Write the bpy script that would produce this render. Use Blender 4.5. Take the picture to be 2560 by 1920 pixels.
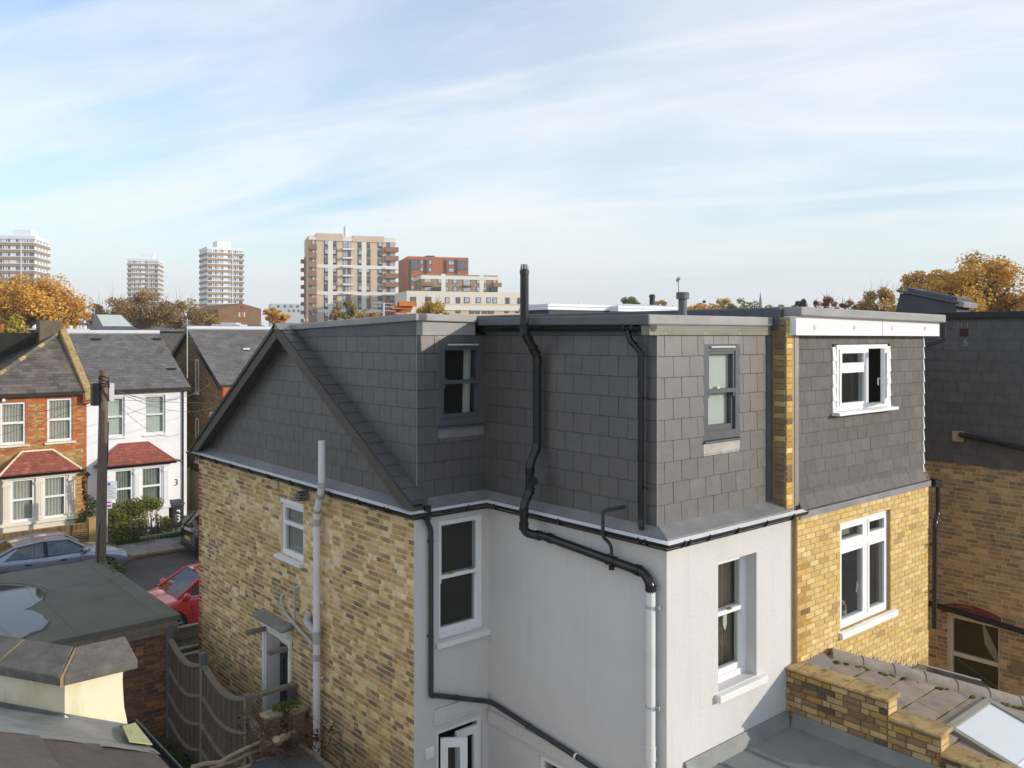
import bpy, math, random
from mathutils import Vector, Matrix
random.seed(7)
R = math.radians
for o in list(bpy.data.objects):
    bpy.data.objects.remove(o)
scene = bpy.context.scene
COL = scene.collection
V = Vector
# ------------------------------------------------------------------ camera
H = 8.0                                   # camera height above the street
FPX, HOR = 2155.0, 838.0                  # focal length and horizon in photo pixels
YAW = R(49.5)
FW = V((math.cos(YAW), math.sin(YAW), 0)); RT = V((math.sin(YAW), -math.cos(YAW), 0))
cam = bpy.data.cameras.new('camera'); camo = bpy.data.objects.new('camera', cam); COL.objects.link(camo)
cam.sensor_width = 36; cam.lens = FPX/2560*36
cam.shift_y = -(960-HOR)/2560
cam.clip_start = 0.1; cam.clip_end = 6000
camo.location = (0, 0, H); camo.rotation_euler = (R(90), 0, YAW-R(90))
scene.camera = camo
# ------------------------------------------------------------------ sky
SUN = V((0.70, -1.0, 0.35)).normalized()  # direction towards the sun
SUN_EL = math.asin(SUN.z); SUN_AZ = math.atan2(SUN.x, SUN.y)
world = bpy.data.worlds.new('World'); scene.world = world; world.use_nodes = True
wn, wl = world.node_tree.nodes, world.node_tree.links
wn.clear()
def wnode(t, **k):
    n = wn.new(t)
    for a, b in k.items(): setattr(n, a, b)
    return n
def wmath(op, a, b=None, c=None):
    n = wn.new('ShaderNodeMath'); n.operation = op
    for i, x in enumerate((a, b, c)):
        if x is None: continue
        if isinstance(x, (int, float)): n.inputs[i].default_value = x
        else: wl.new(x, n.inputs[i])
    return n.outputs[0]
wout = wnode('ShaderNodeOutputWorld'); bg = wnode('ShaderNodeBackground')
sky = wnode('ShaderNodeTexSky', sky_type='NISHITA', sun_disc=False, sun_elevation=SUN_EL,
            sun_rotation=SUN_AZ, air_density=1.3, dust_density=0.6, ozone_density=3.0, altitude=20)
SKY_STRENGTH = 0.15
bg.inputs['Strength'].default_value = SKY_STRENGTH
tc = wnode('ShaderNodeTexCoord'); sep = wnode('ShaderNodeSeparateXYZ'); wl.new(tc.outputs['Generated'], sep.inputs[0])
zc = wmath('ADD', wmath('MAXIMUM', sep.outputs[2], 0.0), 0.16)
cmb = wnode('ShaderNodeCombineXYZ')
# sky plane coordinates: a runs along the view azimuth, b to its right
ca, sa = math.cos(YAW), math.sin(YAW)
fa = wmath('ADD', wmath('MULTIPLY', sep.outputs[0], ca), wmath('MULTIPLY', sep.outputs[1], sa))
ra = wmath('SUBTRACT', wmath('MULTIPLY', sep.outputs[0], sa), wmath('MULTIPLY', sep.outputs[1], ca))
wl.new(wmath('DIVIDE', ra, zc), cmb.inputs[0]); wl.new(wmath('DIVIDE', fa, zc), cmb.inputs[1])
SKO = ((-0.08, -0.91, 0), (2.73, 5.2, 0))
def cloud(rot, scl, nscale, detail, rough, lo, hi, dist=0.6, off=(0, 0, 0)):
    mp = wnode('ShaderNodeMapping', vector_type='TEXTURE'); mp.inputs['Rotation'].default_value = (0, 0, R(rot)); mp.inputs['Scale'].default_value = (1/scl[0], 1/scl[1], 1)
    mp.inputs['Location'].default_value = off
    nz = wnode('ShaderNodeTexNoise'); nz.inputs['Scale'].default_value = nscale; nz.inputs['Detail'].default_value = detail
    nz.inputs['Roughness'].default_value = rough; nz.inputs['Distortion'].default_value = dist
    wl.new(cmb.outputs[0], mp.inputs[0]); wl.new(mp.outputs[0], nz.inputs['Vector'])
    mr = wnode('ShaderNodeMapRange', interpolation_type='SMOOTHSTEP'); mr.inputs[1].default_value = lo; mr.inputs[2].default_value = hi
    wl.new(nz.outputs['Fac'], mr.inputs[0])
    return mr.outputs[0]
c_big = cloud(-16, (0.40, 0.55), 0.80, 4, 0.5, 0.36, 0.62, 0.6, SKO[0])
c_str = cloud(-22, (0.30, 1.15), 0.95, 9, 0.60, 0.44, 0.68, 1.3, SKO[1])
c_fin = cloud(-26, (0.7, 2.2), 1.7, 10, 0.68, 0.42, 0.85, 1.5, (5.0, 0.3, 0))
veil = wmath('SUBTRACT', 1.0, wmath('MULTIPLY', wmath('MULTIPLY', wmath('SUBTRACT', 1.0, wmath('MULTIPLY', c_big, 0.72)),
             wmath('SUBTRACT', 1.0, wmath('MULTIPLY', c_str, 0.75))), wmath('SUBTRACT', 1.0, wmath('MULTIPLY', c_fin, 0.35))))
hz_ = wnode('ShaderNodeMapRange', interpolation_type='SMOOTHSTEP'); wl.new(sep.outputs[2], hz_.inputs[0])
hz_.inputs[1].default_value = 0.0; hz_.inputs[2].default_value = 0.17; hz_.inputs[3].default_value = 0.80; hz_.inputs[4].default_value = 0.0
cl = wmath('ADD', wmath('MULTIPLY', veil, 0.80), 0.06)
cover = wmath('SUBTRACT', 1.0, wmath('MULTIPLY', wmath('SUBTRACT', 1.0, wmath('MINIMUM', cl, 1.0)), wmath('SUBTRACT', 1.0, hz_.outputs[0])))
mix = wnode('ShaderNodeMix', data_type='RGBA'); wl.new(cover, mix.inputs[0])
gam = wnode('ShaderNodeMix', data_type='RGBA', blend_type='MULTIPLY'); gam.inputs[0].default_value = 1.0
wl.new(sky.outputs[0], gam.inputs[6]); gam.inputs[7].default_value = (0.72, 0.82, 0.94, 1)
wl.new(gam.outputs[2], mix.inputs[6]); hmix = wnode('ShaderNodeMix', data_type='RGBA'); wl.new(hz_.outputs[0], hmix.inputs[0])
hmix.inputs[6].default_value = (4.35, 4.27, 4.22, 1); hmix.inputs[7].default_value = (2.95, 3.2, 3.6, 1); wl.new(hmix.outputs[2], mix.inputs[7])
wl.new(mix.outputs[2], bg.inputs[0]); wl.new(bg.outputs[0], wout.inputs[0])
# ------------------------------------------------------------------ sun, exposure
sl = bpy.data.lights.new('sun', 'SUN'); sl.energy = 2.0; sl.angle = R(0.7); sl.color = (1.0, 0.90, 0.76)
so = bpy.data.objects.new('sun', sl); COL.objects.link(so)
so.rotation_euler = SUN.to_track_quat('Z', 'Y').to_euler(); so.location = (20, -20, 30)
scene.view_settings.view_transform = 'Standard'; scene.view_settings.look = 'None'
scene.view_settings.gamma = 1.0; scene.view_settings.exposure = 0.78; scene.view_settings.use_curve_mapping = False
scene.render.engine = 'CYCLES'; scene.cycles.max_bounces = 6; scene.cycles.transparent_max_bounces = 12
scene.cycles.use_denoising = True

# ------------------------------------------------------------------ photo pixel -> world
def ray(px, py):
    u = (px-1280)/FPX; v = (HOR-py)/FPX
    return FW + RT*u + V((0, 0, v))
C0 = V((0, 0, H))
def onX(px, py, X): r = ray(px, py); return C0 + r*(X/r.x)
def onY(px, py, Y): r = ray(px, py); return C0 + r*(Y/r.y)
def onZ(px, py, Z): r = ray(px, py); return C0 + r*((Z-H)/r.z)
def atD(px, py, d): return C0 + ray(px, py)*d
def proj(p):
    q = V(p)-C0; f = q.dot(FW)
    return 1280+FPX*q.dot(RT)/f, HOR-FPX*q.z/f, f

# ------------------------------------------------------------------ mesh builder
class Fr:
    """a plane: origin, u along it, n outwards, w up it"""
    def __init__(s, o, u, n, w=(0, 0, 1)): s.o = V(o); s.u = V(u).normalized(); s.n = V(n).normalized(); s.w = V(w).normalized()
    def p(s, u, n, z): return s.o + s.u*u + s.n*n + s.w*z
class MB:
    def __init__(s): s.v = []; s.f = []; s.t = []
    def add(s, vs, fs, tint=None):
        b = len(s.v); s.v += [tuple(v) for v in vs]
        for f in fs: s.f.append(tuple(i+b for i in f)); s.t.append(tint)
        return s
    def hexa(s, p, tint=None):
        return s.add(p, [(0, 3, 2, 1), (4, 5, 6, 7), (0, 1, 5, 4), (1, 2, 6, 5), (2, 3, 7, 6), (3, 0, 4, 7)], tint)
    def box(s, x0, x1, y0, y1, z0, z1, tint=None):
        return s.hexa([(x0, y0, z0), (x1, y0, z0), (x1, y1, z0), (x0, y1, z0), (x0, y0, z1), (x1, y0, z1), (x1, y1, z1), (x0, y1, z1)], tint)
    def fbox(s, F, u0, u1, n0, n1, z0, z1, tint=None):
        return s.hexa([F.p(u0, n1, z0), F.p(u1, n1, z0), F.p(u1, n0, z0), F.p(u0, n0, z0), F.p(u0, n1, z1), F.p(u1, n1, z1), F.p(u1, n0, z1), F.p(u0, n0, z1)], tint)
    def quad(s, a, b, c, d, tint=None): return s.add([a, b, c, d], [(0, 1, 2, 3)], tint)
    def poly(s, pts, tint=None): return s.add(pts, [tuple(range(len(pts)))], tint)
    def prism(s, pts, vec, tint=None):
        n = len(pts); vec = V(vec); q = [V(p)+vec for p in pts]
        return s.add(list(pts)+q, [tuple(range(n))[::-1], tuple(range(n, 2*n))] + [(i, (i+1) % n, n+(i+1) % n, n+i) for i in range(n)], tint)
    def tube(s, pts, r, seg=12, caps=True, tint=None):
        pts = [V(p) for p in pts]; n = len(pts)
        rs = r if isinstance(r, (list, tuple)) else [r]*n
        rings = []; up = None
        for i, p in enumerate(pts):
            d = (pts[min(i+1, n-1)]-pts[max(i-1, 0)])
            d = d.normalized() if d.length > 1e-9 else V((0, 0, 1))
            if up is None:
                up = V((0, 0, 1)) if abs(d.z) < .9 else V((1, 0, 0))
            a = (up - d*up.dot(d))
            a = a.normalized() if a.length > 1e-6 else d.orthogonal().normalized()
            up = a; b = d.cross(a)
            rings.append([p + a*(rs[i]*math.cos(2*math.pi*k/seg)) + b*(rs[i]*math.sin(2*math.pi*k/seg)) for k in range(seg)])
        vs = [q for ri in rings for q in ri]; fs = []
        for i in range(n-1):
            for k in range(seg):
                fs.append((i*seg+k, i*seg+(k+1) % seg, (i+1)*seg+(k+1) % seg, (i+1)*seg+k))
        if caps: fs += [tuple(range(seg))[::-1], tuple(range((n-1)*seg, n*seg))]
        return s.add(vs, fs, tint)
    def lathe(s, c, prof, seg=16, tint=None):
        c = V(c); vs = []; fs = []; n = len(prof)
        for (r, z) in prof:
            vs += [c+V((r*math.cos(2*math.pi*k/seg), r*math.sin(2*math.pi*k/seg), z)) for k in range(seg)]
        for i in range(n-1):
            for k in range(seg): fs.append((i*seg+k, i*seg+(k+1) % seg, (i+1)*seg+(k+1) % seg, (i+1)*seg+k))
        fs += [tuple(range(seg))[::-1], tuple(range((n-1)*seg, n*seg))]
        return s.add(vs, fs, tint)
    def sweep(s, path, prof, closed=True, tint=None):
        """path in plan, outward to its right; profile (out, up)"""
        path = [V(p) for p in path]; n = len(path); m = len(prof); vs = []; fs = []
        for i, p in enumerate(path):
            ns = []
            for a, b in ((i-1, i), (i, i+1)):
                if a < 0 or b >= n: continue
                d = path[b]-path[a]; d.z = 0; d.normalize(); ns.append(V((d.y, -d.x, 0)))
            mv = ns[0] if len(ns) == 1 else (ns[0]+ns[1])/(1+ns[0].dot(ns[1]))
            for (o, u) in prof: vs.append(p+mv*o+V((0, 0, u)))
        k = m if closed else m-1
        for i in range(n-1):
            for j in range(k): fs.append((i*m+j, i*m+(j+1) % m, (i+1)*m+(j+1) % m, (i+1)*m+j))
        if closed: fs += [tuple(range(m))[::-1], tuple(range((n-1)*m, n*m))]
        return s.add(vs, fs, tint)
    def mesh(s, name):
        me = bpy.data.meshes.new(name); me.from_pydata(s.v, [], s.f)
        if any(t is not None for t in s.t):
            a = me.attributes.new('tint', 'FLOAT_COLOR', 'FACE')
            fl = []
            for t in s.t: fl += list(t if t is not None else (.5, .5, .5))[:3]+[1.0]
            a.data.foreach_set('color', fl)
        me.update(); return me
def arc(pts, rad, n=5):
    """polyline with rounded corners"""
    pts = [V(p) for p in pts]; out = [pts[0]]
    for i in range(1, len(pts)-1):
        a, b, c = pts[i-1], pts[i], pts[i+1]
        d1 = (a-b); d2 = (c-b); l = min(rad, d1.length*.49, d2.length*.49)
        p, q = b+d1.normalized()*l, b+d2.normalized()*l
        for k in range(n+1):
            t = k/n; out.append(p*(1-t)**2+b*2*t*(1-t)+q*t*t)
    return out+[pts[-1]]
INV = {}
def attach(o, parent):
    if parent is not None:
        o.parent = parent; o.matrix_parent_inverse = INV.get(parent.name, Matrix())
def link(name, me, mat, parent=None, **props):
    o = bpy.data.objects.new(name, me); COL.objects.link(o)
    if mat is not None and len(me.materials) == 0: me.materials.append(mat)
    attach(o, parent)
    for k, v in props.items(): o[k] = v
    return o
def obj(name, mb, mat, parent=None, smooth=None, bevel=0, **props):
    if mat is not None and 'deftint' in mat and not any(t is not None for t in mb.t):
        mb.t = [tuple(mat['deftint'])]*len(mb.f)
    me = mb.mesh(name)
    if smooth:
        me.polygons.foreach_set('use_smooth', [True]*len(me.polygons)); me.set_sharp_from_angle(angle=R(smooth))
    o = link(name, me, mat, parent, **props)
    if bevel:
        b = o.modifiers.new('bevel', 'BEVEL'); b.width = bevel; b.segments = 2; b.limit_method = 'ANGLE'; b.angle_limit = R(40)
    return o
def thing(name, label, cat, loc=(0, 0, 0), group=None, rotz=None):
    o = bpy.data.objects.new(name, None); COL.objects.link(o); o.location = loc; o.empty_display_size = .3
    o['label'] = label; o['category'] = cat
    if group: o['group'] = group
    if rotz is None: INV[o.name] = Matrix.Translation(-V(loc))        # parts given in world coordinates
    else: o.rotation_euler = (0, 0, rotz)                             # parts given in the thing's own coordinates
    return o
def tag(o, label, cat, group=None):
    o['label'] = label; o['category'] = cat
    if group: o['group'] = group
    return o
def struct(o): o['kind'] = 'structure'; return o

# ------------------------------------------------------------------ materials
MATS = {}
def mat(name, col, rough=.85, var=.14, scale=4.0, bump=.15, bscale=60, spec=.3, metal=0.0, tint=False,
        stain=None, stretch=None, coat=0.0, fine=0.0, bump2=None):
    m = bpy.data.materials.new(name); m.use_nodes = True; MATS[name] = m
    if tint: m['deftint'] = col
    n, l = m.node_tree.nodes, m.node_tree.links
    b = n['Principled BSDF']; b.inputs['Roughness'].default_value = rough
    b.inputs['Specular IOR Level'].default_value = spec; b.inputs['Metallic'].default_value = metal
    b.inputs['Coat Weight'].default_value = coat; b.inputs['Coat Roughness'].default_value = .06
    geo = n.new('ShaderNodeNewGeometry'); pos = geo.outputs['Position']
    if stretch:
        mp = n.new('ShaderNodeMapping'); mp.inputs['Scale'].default_value = stretch; l.new(pos, mp.inputs[0]); pos = mp.outputs[0]
    def noise(sc, det=5, ro=.6, src=None):
        t = n.new('ShaderNodeTexNoise'); t.inputs['Scale'].default_value = sc; t.inputs['Detail'].default_value = det
        t.inputs['Roughness'].default_value = ro; l.new(src or pos, t.inputs['Vector']); return t.outputs['Fac']
    def mr(src, a, bb, c, d):
        q = n.new('ShaderNodeMapRange'); l.new(src, q.inputs[0])
        for i, x in enumerate((a, bb, c, d)): q.inputs[i+1].default_value = x
        return q.outputs[0]
    if tint:
        at = n.new('ShaderNodeAttribute'); at.attribute_name = 'tint'; base = at.outputs['Color']
    else:
        rgb = n.new('ShaderNodeRGB'); rgb.outputs[0].default_value = (*col, 1); base = rgb.outputs[0]
    def mul(a, fac):
        q = n.new('ShaderNodeMix'); q.data_type = 'RGBA'; q.blend_type = 'MULTIPLY'; q.inputs[0].default_value = 1
        l.new(a, q.inputs[6]); l.new(fac, q.inputs[7]); return q.outputs[2]
    if var: base = mul(base, mr(noise(scale), .25, .75, 1-var, 1+var))
    if fine: base = mul(base, mr(noise(scale*22, 3, .7), .25, .75, 1-fine, 1+fine))
    for st in (stain or []):
        scol, amt, ssc, lo, hi = st[:5]
        src = pos
        if len(st) > 5:
            mp = n.new('ShaderNodeMapping'); mp.inputs['Scale'].default_value = st[5]; l.new(geo.outputs['Position'], mp.inputs[0]); src = mp.outputs[0]
        f = mr(noise(ssc, 6, .65, src), lo, hi, 0, amt)
        q = n.new('ShaderNodeMix'); q.data_type = 'RGBA'; l.new(f, q.inputs[0]); l.new(base, q.inputs[6]); q.inputs[7].default_value = (*scol, 1); base = q.outputs[2]
    l.new(base, b.inputs['Base Color'])
    if bump:
        bp = n.new('ShaderNodeBump'); bp.inputs['Strength'].default_value = bump; bp.inputs['Distance'].default_value = .01
        l.new(noise(bscale, 3, .6, geo.outputs['Position']), bp.inputs['Height']); 
        nrm = bp.outputs[0]
        if bump2:
            b2 = n.new('ShaderNodeBump'); b2.inputs['Strength'].default_value = bump2[0]; b2.inputs['Distance'].default_value = .01
            l.new(noise(bump2[1], 4, .55, geo.outputs['Position']), b2.inputs['Height']); l.new(nrm, b2.inputs['Normal']); nrm = b2.outputs[0]
        l.new(nrm, b.inputs['Normal'])
    if rough > .25:
        l.new(mr(noise(scale*2.3), .3, .7, max(.05, rough-.1), min(1, rough+.1)), b.inputs['Roughness'])
    return m
def glassmat(name, tintc=(.75, .78, .78), refl=1.5, rough=.01, thru=1.0, base=(.02, .022, .025)):
    """window glass: a reflection over what can be seen through it"""
    m = bpy.data.materials.new(name); m.use_nodes = True; n, l = m.node_tree.nodes, m.node_tree.links; n.clear()
    out = n.new('ShaderNodeOutputMaterial'); tr = n.new('ShaderNodeBsdfTransparent'); tr.inputs[0].default_value = (*tintc, 1)
    gl = n.new('ShaderNodeBsdfGlossy'); gl.inputs['Roughness'].default_value = rough
    ge = n.new('ShaderNodeNewGeometry'); dt = n.new('ShaderNodeVectorMath'); dt.operation = 'DOT_PRODUCT'
    l.new(ge.outputs['Normal'], dt.inputs[0]); l.new(ge.outputs['Incoming'], dt.inputs[1])
    def mth(op, a, b):
        q = n.new('ShaderNodeMath'); q.operation = op
        for i, x in enumerate((a, b)):
            if x is None: continue
            if isinstance(x, (int, float)): q.inputs[i].default_value = x
            else: l.new(x, q.inputs[i])
        return q.outputs[0]
    ab = mth('ABSOLUTE', dt.outputs['Value'], None); r0 = ((refl-1)/(refl+1))**2*1.9   # two faces of one pane, both sides alike
    fr_ = mth('ADD', mth('MULTIPLY', mth('POWER', mth('SUBTRACT', 1.0, ab), 5.0), 1-r0), r0)
    mx = n.new('ShaderNodeMixShader')
    src = tr.outputs[0]
    if thru < 1:
        df = n.new('ShaderNodeBsdfDiffuse'); df.inputs[0].default_value = (*base, 1)
        m2 = n.new('ShaderNodeMixShader'); m2.inputs[0].default_value = thru; l.new(df.outputs[0], m2.inputs[1]); l.new(tr.outputs[0], m2.inputs[2]); src = m2.outputs[0]
    l.new(fr_, mx.inputs[0]); l.new(src, mx.inputs[1]); l.new(gl.outputs[0], mx.inputs[2]); l.new(mx.outputs[0], out.inputs[0])
    return m

M_brick = mat('stock_brick', (1, 1, 1), .9, .22, 9, .5, 90, .2, tint=True, fine=.22)
M_brickf = mat('far_brick', (1, 1, 1), .9, .12, 3, .3, 60, .2, tint=True)
M_mortar = mat('mortar_pale', (.68, .585, .43), .95, .15, 5, .4, 120, .1)
M_mortar_d = mat('mortar_tan', (.44, .335, .21), .95, .15, 5, .4, 120, .1)
M_mortar_c = mat('mortar_buff', (.56, .43, .27), .95, .2, 5, .4, 120, .1)
M_mortar_p = mat('mortar_brown', (.27, .19, .10), .95, .2, 5, .4, 120, .1)
M_mortar_y = mat('mortar_yellow', (.40, .27, .115), .95, .12, 5, .4, 120, .1)
M_slate = mat('fibre_slate', (.1, .1, .1), .48, .10, 5, .10, 220, .9, tint=True, fine=.09, bump2=(.12, 14), stain=[((.15, .14, .13), .25, 1.3, .52, .75)])
M_slate_n = mat('worn_slate', (.1, .1, .1), .7, .12, 5, .2, 160, .4, tint=True, fine=.16)
M_slate_c = mat('streaked_slate', (.1, .1, .1), .8, .15, 5, .2, 120, .2, tint=True, fine=.1, stain=[((.17, .155, .13), .5, 3.2, .56, .78, (3.2, 3.2, .3))])
M_slate_back = mat('slate_batten_shadow', (.018, .018, .019), .9, .1)
M_render = mat('grey_render', (.63, .61, .595), .92, .05, 1.2, .55, 150, .15, bump2=(.5, 22), stain=[((.40, .37, .33), .22, 1.6, .56, .8, (5, 5, .22)), ((.47, .44, .40), .28, .8, .5, .8, (1, 1, .35)), ((.70, .68, .65), .3, 2.2, .55, .8)])
M_lead = mat('lead_sheet', (.19, .187, .187), .48, .2, 3, .15, 30, 1.0, stain=[((.32, .31, .295), .5, 2.5, .5, .72)])
M_lead_d = mat('dark_lead', (.10, .105, .115), .55, .2, 4, .15, 30, .4, stain=[((.22, .22, .23), .3, 3, .55, .75)])
M_trim = mat('grey_metal_trim', (.26, .255, .25), .5, .12, 2.5, .05, 20, .5, stain=[((.40, .38, .35), .5, 1.6, .45, .7, (1, 1, 4))])
M_felt = mat('dark_roof_membrane', (.085, .088, .095), .8, .18, 2, .25, 150, .3)
M_black = mat('black_plastic', (.012, .012, .013), .25, .1, 6, 0, 30, .5)
M_blackm = mat('weathered_black_plastic', (.035, .036, .039), .5, .25, 6, 0, 30, .4)
M_fascia = mat('brown_black_fascia', (.040, .034, .027), .35, .15, 4, .04, 20, .5)
M_barge = mat('dark_barge_board', (.075, .066, .055), .55, .15, 4, .05, 30, .4)
M_white = mat('white_upvc', (.80, .80, .80), .35, .03, 3, .02, 30, .45)
M_whitep = mat('white_paint', (.74, .73, .70), .6, .06, 3, .1, 60, .3, stain=[((.42, .36, .28), .35, 3, .58, .8)])
M_pipe = mat('white_pipe', (.70, .70, .69), .38, .06, 3, 0, 30, .45, stain=[((.42, .40, .36), .4, 2, .56, .8)])
M_pipeg = mat('grey_pipe', (.42, .42, .41), .55, .12, 4, .05, 40, .3, stain=[((.25, .23, .2), .4, 5, .5, .75)])
M_anth = mat('anthracite_frame', (.085, .09, .10), .42, .06, 4, .03, 30, .45)
M_glass = glassmat('window_glass')
M_glassf = glassmat('far_window_glass', thru=.15, base=(.045, .05, .055), refl=1.7)
M_blind = mat('pale_blind', (.72, .75, .69), .8, .03, 2, .02, 30, .2)
M_curtain = mat('net_curtain', (.62, .61, .53), .9, .1, 8, .1, 40, .1)
M_curtain_t = mat('tan_curtain', (.34, .27, .17), .9, .15, 6, .1, 40, .1)
M_room = mat('room_wall', (.13, .115, .10), .9, .1, 2, 0, 1, .1)
M_room_l = mat('pale_room_wall', (.45, .42, .36), .9, .1, 2, 0, 1, .1)
M_brass = mat('brass', (.55, .38, .10), .3, .05, 5, 0, 1, .5, metal=1.0)
M_timber = mat('grey_timber', (.215, .185, .14), .85, .3, 5, .5, 60, .2, stretch=(4, 4, .6), stain=[((.10, .115, .055), .45, 2.2, .5, .7), ((.24, .20, .145), .4, 6, .55, .75)])
M_timber_d = mat('dark_timber', (.115, .096, .072), .85, .3, 5, .5, 60, .2, stretch=(4, 4, .5), stain=[((.05, .06, .03), .5, 2.2, .5, .7), ((.15, .13, .10), .45, 4, .52, .7, (6, 6, .4))])
M_timber_l = mat('pale_timber', (.36, .30, .20), .85, .2, 6, .4, 60, .2)
M_stone = mat('weathered_stone', (.16, .145, .125), .92, .25, 7, .8, 40, .2, fine=.2, stain=[((.085, .09, .08), .6, 3, .45, .65), ((.42, .33, .22), .55, 26, .62, .72)])
M_coping = mat('yellow_coping_stone', (.46, .325, .145), .92, .25, 6, .8, 40, .2, fine=.25, stain=[((.10, .08, .045), .75, 9, .52, .66), ((.26, .18, .08), .6, 2.5, .5, .66)])
M_cream = mat('cream_paint', (.82, .745, .52), .8, .06, 1.5, .3, 60, .25, stain=[((.50, .40, .17), .6, 2.0, .52, .74, (1.2, 1.2, .4)), ((.82, .80, .70), .5, 1.3, .5, .7)])
M_tile = mat('brown_concrete_tile', (.28, .23, .19), .9, .2, 5, .5, 90, .2, tint=True, fine=.14, stain=[((.30, .27, .19), .5, 30, .66, .74), ((.09, .085, .06), .4, 4, .55, .75)])
M_moss = mat('moss', (.085, .09, .025), 1, .4, 20, .8, 60, .1)
M_soil = mat('garden_soil', (.07, .058, .04), 1, .4, 4, .8, 30, .1, stain=[((.05, .085, .025), .8, 2.2, .5, .62)])
M_ground = mat('distant_ground', (.26, .23, .18), 1, .3, .05, 0, 1, .1)
M_asphalt = mat('asphalt', (.085, .078, .072), .9, .2, 1.5, .4, 120, .2, fine=.15, stain=[((.13, .11, .09), .5, .9, .5, .7)])
M_pave = mat('paving_slab', (.23, .21, .18), .92, .12, 3, .3, 90, .2, tint=True, fine=.1)
M_kerb = mat('kerb_stone', (.27, .235, .16), .9, .15, 4, .3, 60, .2)
M_feltg = mat('green_mineral_felt', (.150, .148, .118), .95, .12, 1.2, .6, 200, .15, fine=.15, stain=[((.085, .08, .06), .6, .8, .56, .74), ((.19, .185, .15), .4, .6, .5, .7)])
M_water = mat('standing_water', (.05, .05, .052), .03, 0, 1, 0, 1, .6)
M_redtile = mat('red_clay_tile', (.36, .10, .065), .8, .22, 4, .4, 60, .25, tint=True, stain=[((.10, .05, .045), .5, 2, .5, .7)])
M_rooftile = mat('old_slate_roof', (.14, .133, .127), .75, .2, 2.2, .3, 80, .3, tint=True, fine=.12, stain=[((.055, .05, .045), .5, 1.0, .52, .7)])
M_ltgrey = mat('pale_grey_metal', (.56, .57, .58), .4, .06, 2, .03, 20, .5)
M_orange = mat('terracotta', (.52, .17, .06), .7, .12, 4, .1, 40, .3)
M_leaf = None
# ------------------------------------------------------------------ walls made of pieces
rnd = random.Random(11)
def unit_piece(jit=.0, bev=(.03, .08), wedge=False):
    j = lambda a=1: rnd.uniform(-jit, jit)*a
    bx, by = bev
    if wedge:
        b = [(-.5, -.5, -.5), (.5, -.5, -.5), (.5, .5, -.5), (-.5, .5, -.5), (-.5, -.5, .5), (.5, -.5, .5), (.5, .5, -.1), (-.5, .5, -.1)]
        return b, [(0, 1, 5, 4), (1, 2, 6, 5), (2, 3, 7, 6), (3, 0, 4, 7), (4, 5, 6, 7)]
    c = [(-.5, -.5), (.5, -.5), (.5, .5), (-.5, .5)]
    bk = [(x, y, -.5) for x, y in c]
    ed = [(x+j(.6), y+j(), .5-.25) for x, y in c]
    fr = [(x*(1-2*bx)+j(.4), y*(1-2*by)+j(.7), .5+j(2)) for x, y in c]
    fs = []
    for i in range(4):
        k = (i+1) % 4; fs += [(i, k, 4+k, 4+i), (4+i, 4+k, 8+k, 8+i)]
    return bk+ed+fr, fs+[(8, 9, 10, 11)]
VAR = {}
def variants(key, palette, K=24, jit=.02, wedge=False, spread=.10, bev=(.03, .08), material=None, k_=1.0, hue=.04):
    """K ready-made pieces, coloured from a palette [(weight, rgb), ...]"""
    ws = [w for w, _ in palette]; out = []
    for k in range(K):
        c = rnd.choices([c for _, c in palette], ws)[0]; g = 1+rnd.uniform(-spread, spread)
        c = tuple(min(.8, max(.002, k_*x*g*(1+rnd.uniform(-hue, hue)))) for x in c)
        vs, fs = unit_piece(jit, bev, wedge)
        mb = MB(); mb.add(vs, fs, c); me = mb.mesh(key); me.materials.append(material)
        out.append((vs, fs, c, me))
    VAR[key] = out
def rect_minus(r, h):
    a, b, c, d = r; e, f, g, i = h
    if e >= b or f <= a or g >= d or i <= c: return [r]
    out = []
    if e > a: out.append((a, e, c, d))
    if f < b: out.append((f, b, c, d))
    ua, ub = max(a, e), min(b, f)
    if g > c: out.append((ua, ub, c, g))
    if i < d: out.append((ua, ub, i, d))
    return out
def clip_poly(pts, hp):
    for (A, B, C) in hp:                       # keep A*u+B*z+C >= 0
        out = []
        for i, p in enumerate(pts):
            q = pts[(i+1) % len(pts)]; a = A*p[0]+B*p[1]+C; b = A*q[0]+B*q[1]+C
            if a >= 0: out.append(p)
            if a*b < 0: t = a/(a-b); out.append((p[0]+(q[0]-p[0])*t, p[1]+(q[1]-p[1])*t))
        pts = out
        if len(pts) < 3: return []
    return pts
def parea(p): return abs(sum(p[i][0]*p[(i+1) % len(p)][1]-p[(i+1) % len(p)][0]*p[i][1] for i in range(len(p))))/2
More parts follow.
